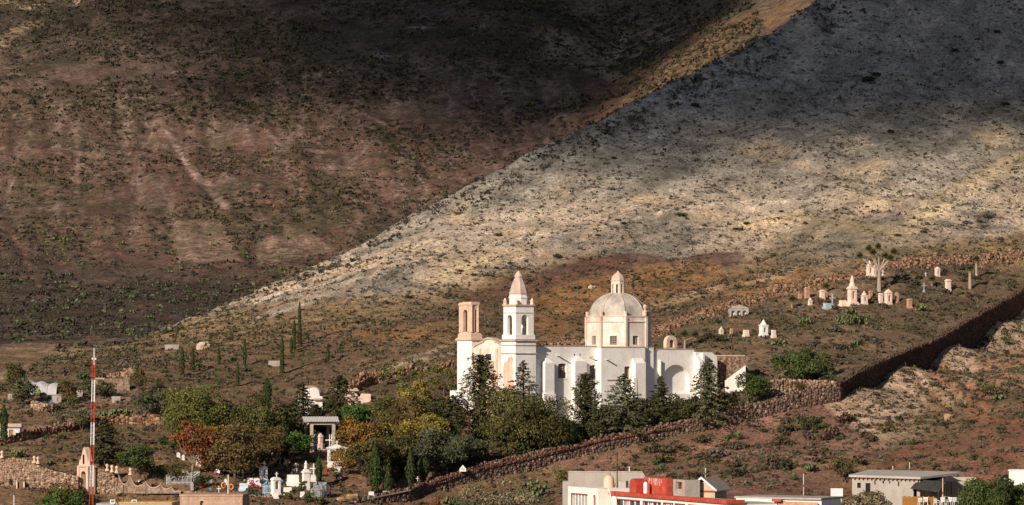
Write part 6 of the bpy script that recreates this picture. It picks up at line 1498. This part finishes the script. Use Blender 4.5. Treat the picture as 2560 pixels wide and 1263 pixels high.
for (x0, x1_, tp, bs, mt, lb, nm) in ((413, 446, 861, 872, GREYC, 'low concrete trough on the upper left slope', 'water_trough'), (672, 706, 901, 914, GREYC, 'small grey concrete box on the slope beside a cypress', 'concrete_box'), (192, 206, 975, 990, GREYC, 'leaning grey sheet beside the low ruin', 'metal_sheet'), (280, 300, 990, 1004, GREYC, 'grey tank block below the ruin', 'water_trough'), (20, 32, 984, 996, GREYC, 'grey block at the far left beside trees', 'concrete_box')):
    p = hit((x0 + x1_) / 2, bs); s = p[1] / F; w = (x1_ - x0) * s; h = (bs - tp) * s; r = empty(nm, (p[0], p[1], p[2] - .05), math.radians(12)); tag(r, lb, nm.split('_')[1])
    q = MB(); q.wall('x', -.5, -.38, -w / 2, w / 2, -.3, h, []); q.wall('x', .38, .5, -w / 2, w / 2, -.3, h, []); q.box((-w / 2, -.38, -.3), (-w / 2 + .12, .38, h)); q.box((w / 2 - .12, -.38, -.3), (w / 2, .38, h)); q.build('sides', mt, r); q = MB(); q.box((-w / 2 + .12, -.38, -.3), (w / 2 - .12, .38, h * .6)); q.build('filling', CORE, r)
# rock outcrops
ROCK = plaster('pale_rock', (.50, .41, .31), (.32, .25, .18), .7, .9, streak=False); ROCKO = plaster('ochre_rock', (.38, .25, .14), (.22, .13, .075), .7, .9, streak=False)
def rock(px_, py_, w_, h_, mat, label, tilt=0, dep=.7):
    p = hit(px_, py_); s = p[1] / F; n = 10; V = []; Fs = []
    for j in range(6):
        ph = math.pi * j / 5
        for k in range(n):
            th = 2 * math.pi * k / n; R_ = 1 + .22 * rng.normal() * (0 < j < 5)
            V.append((w_ * s / 2 * R_ * math.sin(ph) * math.cos(th) + tilt * math.cos(ph) * h_ * s * .5, w_ * s * dep / 2 * R_ * math.sin(ph) * math.sin(th), h_ * s * .5 * R_ * math.cos(ph) + h_ * s * .3))
    for j in range(5):
        for k in range(n): Fs.append((j * n + k, (j + 1) * n + k, (j + 1) * n + (k + 1) % n, j * n + (k + 1) % n))
    q = MB(); q.add(V, Fs); o = q.build('rock', mat); o.location = p; tag(o, label, 'rock'); return o
for a in ((506, 872, 34, 22, ROCK, 'pale tilted slab of rock on the upper left slope', .5), (1478, 722, 16, 12, ROCK, 'pale boulder on the rust slope between tower and dome'), (2370, 1050, 22, 20, ROCKO, 'ochre rock at the bottom of the red cutting'), (880, 1248, 30, 16, ROCKO, 'tumbled ochre boulder at the low end of the stone wall'), (850, 1254, 26, 14, ROCKO, 'smaller tumbled boulder left of the ochre one'), (718, 1160, 18, 14, PALE, 'pinkish boulder below the pavilion'), (742, 1166, 14, 10, PALE, 'small pinkish stone right of the boulder below the pavilion')):
    rock(*a[:6], tilt=a[6] if len(a) > 6 else 0)

# ------------------------------------------------------------------ red and white house at the bottom
RED = plaster('red_paint', (.42, .055, .03), (.55, .16, .11), .5, 1.5); HWH = plaster('house_cream', (.84, .78, .72), (.66, .56, .50), .35, .6); FRM = plain('maroon_frame', (.30, .05, .06)); CEMB = plaster('cement_grey', (.40, .36, .32), (.29, .26, .23), .6, .8)
HF = Frame(1530, 345, -24.0, -64.9); hf = HF.root('red_white_house'); tag(hf, 'white house with a red roof edge and long window band at the bottom', 'house')
u6, z6 = HF.u, HF.z; U1 = u6(1820); zr = z6(1237); zt = z6(1228)
bays = []
for (a, b) in ((1543, 1600), (1608, 1652), (1659, 1683), (1688, 1712), (1722, 1748), (1754, 1790)):
    bays.append((u6(a), u6(b), z6(1275, u6(a)), zr - .42))
q = MB(); q.wall('x', 0, .3, 0, U1, 0, zr, bays); q.box((0, .3, 0), (U1, 4.9, zr - .25)); wl_ = q.build('front_wall', HWH, hf)
for (a, b, c, d) in bays:
    q = MB(); q.box((a, .16, c), (b, .19, d)); q.build('window', GLASS, wl_)
    q = MB(); q.box((a - .08, -.04, d), (b + .08, .12, d + .1)); q.box((a - .06, -.04, c), (a, .12, d)); q.build('window_frame', FRM, wl_)
    q = MB()
    for i in range(1, 4): x = a + (b - a) * i / 4; q.box((x - .06, .06, c), (x + .06, .14, d))
    q.build('mullions', MW, wl_)
    q = MB(); q.box((a + (b - a) * .3, .145, c), (a + (b - a) * .5, .155, d)); q.build('curtain', plain('curtain_%d' % int(a * 7 % 3), [(.5, .55, .62), (.62, .35, .42), (.6, .56, .5)][int(a * 7 % 3)]), wl_)
q = MB(); q.box((-.2, -.28, zr), (U1 + .25, .25, zt)); q.box((U1 - .0, .25, zr + .002), (U1 + .25, 1.6, zt - .002)); q.build('red_parapet', RED, hf)
q = MB(); q.box((0, .25, zr - .25), (U1 - .002, 4.85, zr + .02)); q.build('roof', CEMB, hf)
q = MB(); q.box((U1 + .002, .02, 0), (U1 + .06, 4.9, zr - .1)); q.build('end_wall', HWH, hf)
V0 = -1.4; ua_, ub_ = u6(1420, V0), u6(1495, V0); zl = z6(1216, ua_, V0)
wb = [(u6(1429, V0), u6(1468, V0), z6(1275, ua_, V0), z6(1234, ua_, V0)), (u6(1482, V0), u6(1489, V0), z6(1275, ub_, V0), z6(1238, ub_, V0), .9)]
q = MB(); q.wall('x', V0, V0 + .3, ua_, ub_, 0, zl, wb); q.box((ua_, V0 + .3, 0), (ub_, 3.4, zl - .02)); lw_ = q.build('left_wing', HWH, hf)
a, b, c, d = wb[0]; q = MB(); q.box((a, V0 + .16, c), (b, V0 + .19, d)); q.build('window', plain('curtained_glass', (.38, .37, .35)), lw_)
q = MB(); q.box((a - .08, V0 - .04, d), (b + .08, V0 + .1, d + .09)); q.box((a - .07, V0 - .04, c), (a, V0 + .1, d)); q.build('window_frame', FRM, lw_)
q = MB()
for i in range(1, 5): x = a + (b - a) * i / 5; q.box((x - .05, V0 + .04, c), (x + .05, V0 + .12, d))
q.build('mullions', MW, lw_); a, b, c, d, e = wb[1]; q = MB(); q.box((a, V0 + .14, c), (b, V0 + .18, d)); q.build('niche', FRM, lw_)
q = MB(); q.tube([HF.w(0, 0)[:0] + (u6(1521, -1.2), -1.2, z6(1216, 0, -1.2)), (u6(1534, -.9), -.9, z6(1268, 0, -.9))], .07, 6); q.build('drain_pipe', HWH, hf)
# roof furniture
def on_roof(px_, v, py_): 
    uu = u6(px_, v); return HF.w(uu, v, z6(py_, uu, v))
p = on_roof(1522, 1.0, 1221); r = empty('water_tank', p); tag(r, 'peach plastic water tank with a grey lid on the left roof', 'water tank')
PEACH = plain('peach_plastic', (.72, .47, .32), rough=.4, spec=.4, var=.06); q = MB(); q.lathe([(.50, -.1), (.52, .1), (.52, .85), (.47, 1.0), (.30, 1.2), (.24, 1.25)], 18); q.build('shell', PEACH, r, True); q = MB(); q.lathe([(.18, 1.25), (.19, 1.42), (.05, 1.46)], 12); q.build('lid', plain('grey_lid', (.35, .32, .3)), r); q = MB(); q.tube([(.45, -.3, .6), (.6, -.35, .55), (.6, -.3, .2)], .03, 5); q.build('tap_pipe', IRON, r)
p = on_roof(1588, 1.6, 1232); r = empty('red_cistern', p, math.radians(-64.9)); tag(r, 'rounded red painted water tank beside the red block', 'water tank')
q = MB(); q.prism([(-.55, -.3), (.9, -.3), (.9, .75)] + [(.175 + .725 * math.cos(t), .75 + .62 * math.sin(t)) for t in np.linspace(0, math.pi, 11)[1:-1]] + [(-.55, .75)], 'y', -.35, .7); q.build('shell', plain('red_gloss', (.42, .05, .03), rough=.35, spec=.5, var=.2), r)
q = MB(); q.box((.3, -.372, -.3), (.9, -.352, .45)); q.build('recess', RED, r)
p = on_roof(1614, 1.4, 1234); r = empty('white_cylinder', p); tag(r, 'white gas cylinder standing between the two red tanks', 'gas cylinder'); q = MB(); q.lathe([(.18, -.2), (.2, -.1), (.2, .95), (.1, 1.1), (.06, 1.15)], 12); q.build('bottle', MW, r, True); q = MB(); q.lathe([(.1, 1.12), (.12, 1.16), (.12, 1.25)], 10); q.build('valve_ring', IRON, r)
ux0, ux1 = u6(1606, 2.2), u6(1660, 2.2)
r = empty('red_roof_block', HF.w(ux0, 2.2, zr - .05), math.radians(-64.9)); tag(r, 'large red painted roof block with white drips', 'roof block'); w = ux1 - ux0; hh = z6(1191, ux0, 2.2) - zr
q = MB(); rr = .35; ou = [(rr * (1 - math.cos(t)), rr * (1 - math.sin(t))) for t in np.linspace(0, math.pi / 2, 5)]
q.prism([(0, .9)] + [(x, y) for x, y in ou] + [(w - x, y) for x, y in ou[::-1]] + [(w, .9)], 'z', -.1, hh); q.build('body', RED, r)
q = MB(); rs = random.Random(3)
for i in range(16):
    x = .5 + (w - 1) * rs.random(); L = .15 + .5 * rs.random(); q.box((x, -.012, hh - .12 - L), (x + .07 + .08 * rs.random(), -.003, hh - .12 + .05 * rs.random()))
q.build('paint_drips', plain('drip_white', (.62, .42, .38)), r)
ux0, ux1 = u6(1683, 2.4), u6(1712, 2.4); r = empty('stair_head', HF.w(ux0, 2.4, zr - .05), math.radians(-64.9)); tag(r, 'grey stair head with an orange-framed opening on the roof', 'stair head'); w = ux1 - ux0; hh = z6(1197, ux0, 2.4) - zr
q = MB(); q.wall('x', 0, .25, 0, w, 0, hh, [(w * .25, w * .75, hh * .5, hh * .88)]); q.box((0, .25, 0), (w, 1.6, hh * .48)); q.box((w - .2, .25, hh * .48), (w, 1.6, hh)); q.build('body', CEMB, r); q = MB(); q.box((w * .2, -.03, hh * .3), (w * .25, .02, hh * .95)); q.box((w * .75, -.03, hh * .3), (w * .82, .02, hh * .95)); q.build('frame', plain('orange_brick', (.55, .17, .08)), r); q = MB(); q.box((0, 1.2, hh * .5), (w - .2, 1.3, hh * .95)); q.build('back', DARK, r)
for px_, v, tp, bs, lb in ((1543, 1.6, 1130, 1222, 'tall thin steel pole on the roof beside the water tank'),):
    p = on_roof(px_, v, bs); r = empty('steel_pole', p); tag(r, lb, 'pole'); q = MB(); q.tube([(0, 0, -.3), (0, 0, (bs - tp) * p[1] / F)], .055, 6); q.build('shaft', IRON, r); q = MB(); q.cbox((0, 0, -.3), (.3, .3, .35)); q.build('base', CEMB, r)
p = on_roof(1556, 2.2, 1226); r = empty('concrete_block', p, math.radians(-20)); tag(r, 'grey concrete block on the roof left of the red tank', 'block'); q = MB(); q.cbox((0, 0, -.2), (.95, .8, 1.1)); q.build('body', CEMB, r); q = MB(); q.cbox((-.75, 0, -.2), (.5, .6, .7)); q.build('step', CEMB, r)
# bare concrete building behind
CB = Frame(1421, 362, -24, -8); cb = CB.root('concrete_building'); tag(cb, 'bare grey concrete wall block behind the water tank', 'building'); w = CB.u(1616); q = MB(); q.prism([(0, 0), (w, 0), (w, CB.z(1195, w)), (w - .35, CB.z(1181, w)), (0, CB.z(1180))], 'y', 0, .3); q.build('front_wall', CEMB, cb); q = MB(); q.box((0, .3, 0), (.3, 5, CB.z(1181))); q.box((-.6, .1, 0), (-.002, 3, CB.z(1204))); q.build('side_wall', CEMB, cb); q = MB(); q.box((-.03, -.05, CB.z(1180) + .005), (w - .4, .35, CB.z(1178))); q.build('coping', TRIM, cb)
p = CB.w(CB.u(1573, .1), .15, CB.z(1181)); r = empty('vent_pipe', p); tag(r, 'short white vent pipe on the grey concrete wall', 'pipe'); q = MB(); q.tube([(0, 0, -.2), (0, 0, .5)], .05, 6); q.build('shaft', MW, r); q = MB(); q.lathe([(.07, .5), (.07, .56), (.02, .6)], 8); q.build('cap', MW, r)
# gabled roof behind the stair head
GR = Frame(1726, 338, -24, -26); gr = GR.root('gabled_house'); tag(gr, 'small gabled house with a grey-brown roof and white barge boards', 'house')
w = GR.u(1782); ze = GR.z(1221); zp = GR.z(1194, w / 2); dp = 3.6; q = MB()
q.prism([(0, 0), (w, 0), (w, ze - .15), (w / 2, zp - .3), (0, ze - .15)], 'y', .5, .7); q.box((.1, .7, 0), (w - .1, dp, ze - .2)); q.build('walls', plaster('gable_ochre', (.55, .43, .30), (.4, .3, .2), .6, 1.0), gr)
q = MB(); q.prism([(-.15, ze - .1), (w / 2, zp - .12), (w + .25, ze - .18), (w + .25, ze - .06), (w / 2, zp), (-.15, ze + .02)], 'y', .02, dp + .3); q.build('roof', plain('roof_felt', (.30, .25, .20), var=.2), gr)
q = MB(); q.prism([(-.2, ze - .14), (w / 2, zp - .12), (w + .3, ze - .2), (w + .3, ze - .02), (w / 2, zp + .07), (-.2, ze + .06)], 'y', -.1, .018); q.build('barge_board', MW, gr)
q = MB(); q.box((w + .26, .0, ze - .24), (w + .38, dp + .3, ze - .08)); q.build('gutter', MW, gr); q = MB(); q.box((0, .42, ze - .35), (w, .49, ze - .2)); q.build('tie_beam', FRM, gr); q = MB(); q.box((w * .2, .44, GR.z(1235)), (w * .35, .498, ze - .4)); q.build('window', MW, gr)
# long low roof to the right
LR = Frame(1840, 330, -24, -30); lr = LR.root('low_house'); tag(lr, 'long low house with a grey slab roof and red beam end', 'house'); w = LR.u(2050); q = MB(); q.box((0, 0, 0), (LR.u(1942), .3, LR.z(1246))); q.box((0, .3, 0), (w, 4.5, LR.z(1247, 2))); q.build('walls', HWH, lr)
q = MB(); q.box((-.2, .05, LR.z(1246) + .004), (w + .1, 4.8, LR.z(1241))); q.build('roof_slab', CEMB, lr); q = MB(); q.box((LR.u(1935), -.5, LR.z(1253, 3)), (LR.u(1958), -.1, LR.z(1247, 3))); q.build('beam_end', RED, lr); q = MB(); q.box((LR.u(1945), -.05, 0), (LR.u(2045), -.002, LR.z(1254, 5))); q.build('brick_face', BRICKY, lr)
p = hit(2092, 1262); r = empty('white_awning', (p[0], p[1], p[2]), math.radians(-12)); tag(r, 'white sheeted stand left of the grey concrete house', 'stand'); q = MB(); q.box((-.75, 0, .3), (.75, .05, 2.0)); q.build('sheet', plain('white_sheet', (.62, .60, .60), var=.1), r); q = MB(); [q.tube([(x, .1, -.5), (x, .1, 2.1)], .04, 5) for x in (-.75, .75)]; q.build('posts', IRON, r)

# ------------------------------------------------------------------ grey concrete house at the lower right
GH = Frame(2130, 438, -24, -24); gh = GH.root('concrete_house'); tag(gh, 'unfinished grey concrete house with wooden roof beam ends', 'house'); u7, z7 = GH.u, GH.z
w = u7(2300); zw = z7(1193); hs = []
for (a, b, c, d) in ((2143, 2152, 1220, 1207), (2164, 2176, 1245, 1208), (2186, 2189, 1212, 1201), (2206, 2210, 1209, 1202), (2223, 2226, 1209, 1203), (2245, 2248, 1216, 1204), (2284, 2292, 1260, 1215)): hs.append((u7(a), u7(b), z7(c, u7(a)), z7(d, u7(a))))
q = MB(); q.wall('x', 0, .3, 0, w, 0, zw, hs); q.box((0, .3, 0), (.3, 7, zw)); q.box((w - .3, .3, 0), (w, 7, zw)); fw_ = q.build('front_wall', CEMB, gh)
q = MB(); q.box((.3, 1.4, 0), (w - .3, 1.5, zw)); q.build('inner_wall', DARK, gh)
q = MB(); q.add([(-.25, -.45, zw + .02), (w + .2, -.45, zw - .12), (w + 3.2, 7.4, zw + .32), (-.25, 7.4, zw + .45), (-.25, -.45, zw + .3), (w + .2, -.45, zw + .14), (w + 3.2, 7.4, zw + .58), (-.25, 7.4, zw + .72)], [(0, 3, 2, 1), (4, 5, 6, 7), (0, 1, 5, 4), (1, 2, 6, 5), (2, 3, 7, 6), (3, 0, 4, 7)]); q.build('roof_slab', plaster('roof_cement', (.44, .40, .36), (.32, .29, .26), .5, .7), gh)
for i in range(16):
    q = MB(); x = .35 + (w - .6) * i / 15; q.box((x - .09, -.35, zw - .2 - .12 * x / w), (x + .09, .02, zw - .03 - .12 * x / w)); q.build('beam_end', plain('beam_wood', (.22, .085, .045)), gh)
for a in hs[:2]:
    q = MB(); q.box((a[0], .24, a[2]), (a[1], .28, a[3])); q.build('window', DARK, fw_)
rw_ = u7(2440, 5); q = MB(); q.box((w, 5.0, 0), (rw_, 5.3, z7(1193, w + 4, 5))); q.box((rw_, 1.5, 0), (rw_ + .3, 5.3, z7(1200, w + 6, 3))); q.build('yard_wall', CEMB, gh)
q = MB(); q.box((w, .0, 0), (rw_, 4.998, z7(1272, w))); q.build('yard_floor', CEMB, gh)
def sail(name, corners, sag, label):
    A, B, C, D = [np.array(c) for c in corners]; n = 8; V = []; r = empty(name, GH.w(*corners[0])); r.rotation_euler = (0, 0, GH.a); tag(r, label, 'awning')
    for i in range(n + 1):
        for j in range(n + 1):
            s_, t_ = i / n, j / n; p = (A * (1 - s_) + B * s_) * (1 - t_) + (D * (1 - s_) + C * s_) * t_; p = p - A; p[2] -= sag * 4 * (s_ * (1 - s_) + .6 * t_ * (1 - t_)) * .6; V.append(p)
    q = MB(); q.add(V, [(i * (n + 1) + j, (i + 1) * (n + 1) + j, (i + 1) * (n + 1) + j + 1, i * (n + 1) + j + 1) for i in range(n) for j in range(n)]); q.build('cloth', plain('shade_net', (.035, .033, .032), var=.3), r, True)
    q = MB()
    for c in (B, C): q.tube([tuple(c - A), tuple(c - A - [0, 0, 3.2])], .05, 5)
    q.build('posts', IRON, r)
def gp(px_, v, py_): 
    uu = u7(px_, v); return (uu, v, z7(py_, uu, v))
sail('shade_awning', [gp(2292, .4, 1196), gp(2412, .0, 1203), gp(2378, 4.2, 1190), gp(2300, 4.6, 1190)], .35, 'dark shade net stretched from the concrete house roof')
sail('shade_awning', [gp(2275, -.6, 1222), gp(2346, -1.2, 1231), gp(2366, -.2, 1206), gp(2296, .3, 1199)], -.05, 'dark hanging net in front of the house corner')
fx0, fx1 = u7(2256, -1.6), u7(2340, -1.6); r = empty('plank_fence', GH.w(fx0, -1.6, z7(1268, fx0, -1.6))); r.rotation_euler = (0, 0, GH.a); tag(r, 'ochre yellow plank fence before the concrete house', 'fence')
n = 20; hh = z7(1241, fx0, -1.6) - z7(1268, fx0, -1.6); pm = MB(); pm.box((0, 0, 0), ((fx1 - fx0) / n - .02, .04, hh)); pme = None
for i in range(n):
    if pme is None: o = pm.build('plank', plain('ochre_plank', (.27, .13, .028), var=.35), r); pme = o.data
    else: o = link('plank', pme, None, r)
    o.location = ((fx1 - fx0) * i / n, 0, .06 * math.sin(i * 2.2))
q = MB(); q.box((0, .05, hh * .25), (fx1 - fx0, .09, hh * .35)); q.box((0, .05, hh * .7), (fx1 - fx0, .09, hh * .8)); q.build('rail', WOOD, r)
def chair(px_, v, py_, ang, label):
    p = GH.w(*gp(px_, v, py_)); r = empty('plastic_chair', p, math.radians(ang)); tag(r, label, 'chair', 'white plastic chairs in the yard')
    q = MB(); q.box((-.26, -.25, .42), (.26, .25, .46)); q.build('seat', MW, r)
    for x in (-.24, .24):
        for y in (-.23, .23): q = MB(); q.tube([(x * 1.1, y * 1.1, 0), (x, y, .43)], .03, 5); q.build('leg', MW, r)
        q = MB(); q.tube([(x, -.23, .43), (x * 1.08, -.23, .66), (x * 1.08, .2, .68)], .03, 5); q.build('armrest', MW, r)
    q = MB(); q.box((-.27, .22, .84), (.27, .27, .92))
    for i in range(5): x = -.22 + .11 * i; q.box((x - .03, .22, .46), (x + .03, .26, .84))
    q.build('backrest', MW, r)
for px_, v, py_, an, lb in ((2302, -2.4, 1264, 20, 'leftmost white plastic chair in the yard, by the plank fence'), (2314, -2.2, 1263, -10, 'white plastic chair second from the plank fence'), (2342, -2.5, 1266, 35, 'white plastic chair in the middle of the yard'), (2358, -2.2, 1263, 160, 'white plastic chair turned towards the house'), (2374, -2.0, 1263, -30, 'white plastic chair second from the wall end'), (2389, -2.2, 1263, 15, 'rightmost white plastic chair of the yard')): chair(px_, v, py_, an, lb)
for px_, tp, bs, lb, Y in ((2009, 1184, 1240, 'pale thin pole above the low roof', 400), (2232, 1165, 1190, 'leaning pale board on the concrete house roof', 442), (2274, 1156, 1190, 'thin pale post on the concrete house roof', 443), (2357, 1195, 1262, 'white and red striped post under the shade net', 432), (1764, 1170, 1200, 'thin pale post behind the gabled roof', 350)):
    r = empty('thin_post', ((px_ - CX) * Y / F, Y, (HY - bs) * Y / F)); tag(r, lb, 'post'); q = MB(); q.tube([(0, 0, -.4), (.0, 0, (bs - tp) * Y / F)], .06, 6); q.build('shaft', plain('pale_timber', (.55, .46, .33)), r); q = MB(); q.lathe([(.075, 0), (.075, .25), (.07, .26)], 6, (0, 0, (bs - tp) * Y / F * .4)); q.build('band', MR if px_ == 2357 else WOOD, r)
p = hit(2555, 1212); r = empty('white_house', (p[0], p[1], p[2] - .3), math.radians(-10)); tag(r, 'white house corner at the right edge', 'house'); q = MB(); q.wall('x', 0, .3, -1.6, 3, -.3, 2.0, [(.4, 1.2, .6, 1.5)]); q.box((-1.6, .3, -.3), (-1.3, 4, 1.95)); q.build('walls', HWH, r); q = MB(); q.box((-1.7, -.1, 2.0), (3, 4, 2.12)); q.build('roof', HWH, r); q = MB(); q.box((.4, .2, .6), (1.2, .24, 1.5)); q.build('window', GLASS, r)
p = hit(2515, 1212); r = empty('black_water_tank', (p[0], p[1], p[2] + .3)); tag(r, 'black rounded water tank before the white house corner', 'water tank'); q = MB(); q.lathe([(.62, -.6), (.64, .3), (.6, .6), (.4, .85), (.15, .95)], 16); q.build('shell', plain('black_plastic', (.012, .012, .013), rough=.4, spec=.4), r, True); q = MB(); q.lathe([(.16, .94), (.16, 1.04), (.03, 1.06)], 10); q.build('lid', IRON, r)
# shrubs along the bottom edge
T('bush', 1245, 1196, 1300, 92, 'tan', 'pale flowering grey shrub before the long stone wall', name='flowering_shrub', cat='shrub', dens=1.6)
T('bush', 1180, 1225, 1300, 60, 'grey', 'grey-green shrub left of the pale flowering one', name='flowering_shrub', cat='shrub')
T('bush', 1408, 1165, 1215, 22, 'ygreen', 'yellow-green bush by the corner of the concrete building', name='bush', cat='bush')
T('bush', 1098, 1245, 1290, 26, 'rust', 'rust-brown bush at the bottom edge under the wall', name='bush', cat='bush')
T('bush', 2165, 1225, 1290, 62, 'tan', 'pale flowering shrub before the grey concrete house', name='flowering_shrub', cat='shrub', dens=1.6)
T('pepper', 2492, 1186, 1300, 84, 'green', 'large round green tree at the bottom right', dens=2.0)
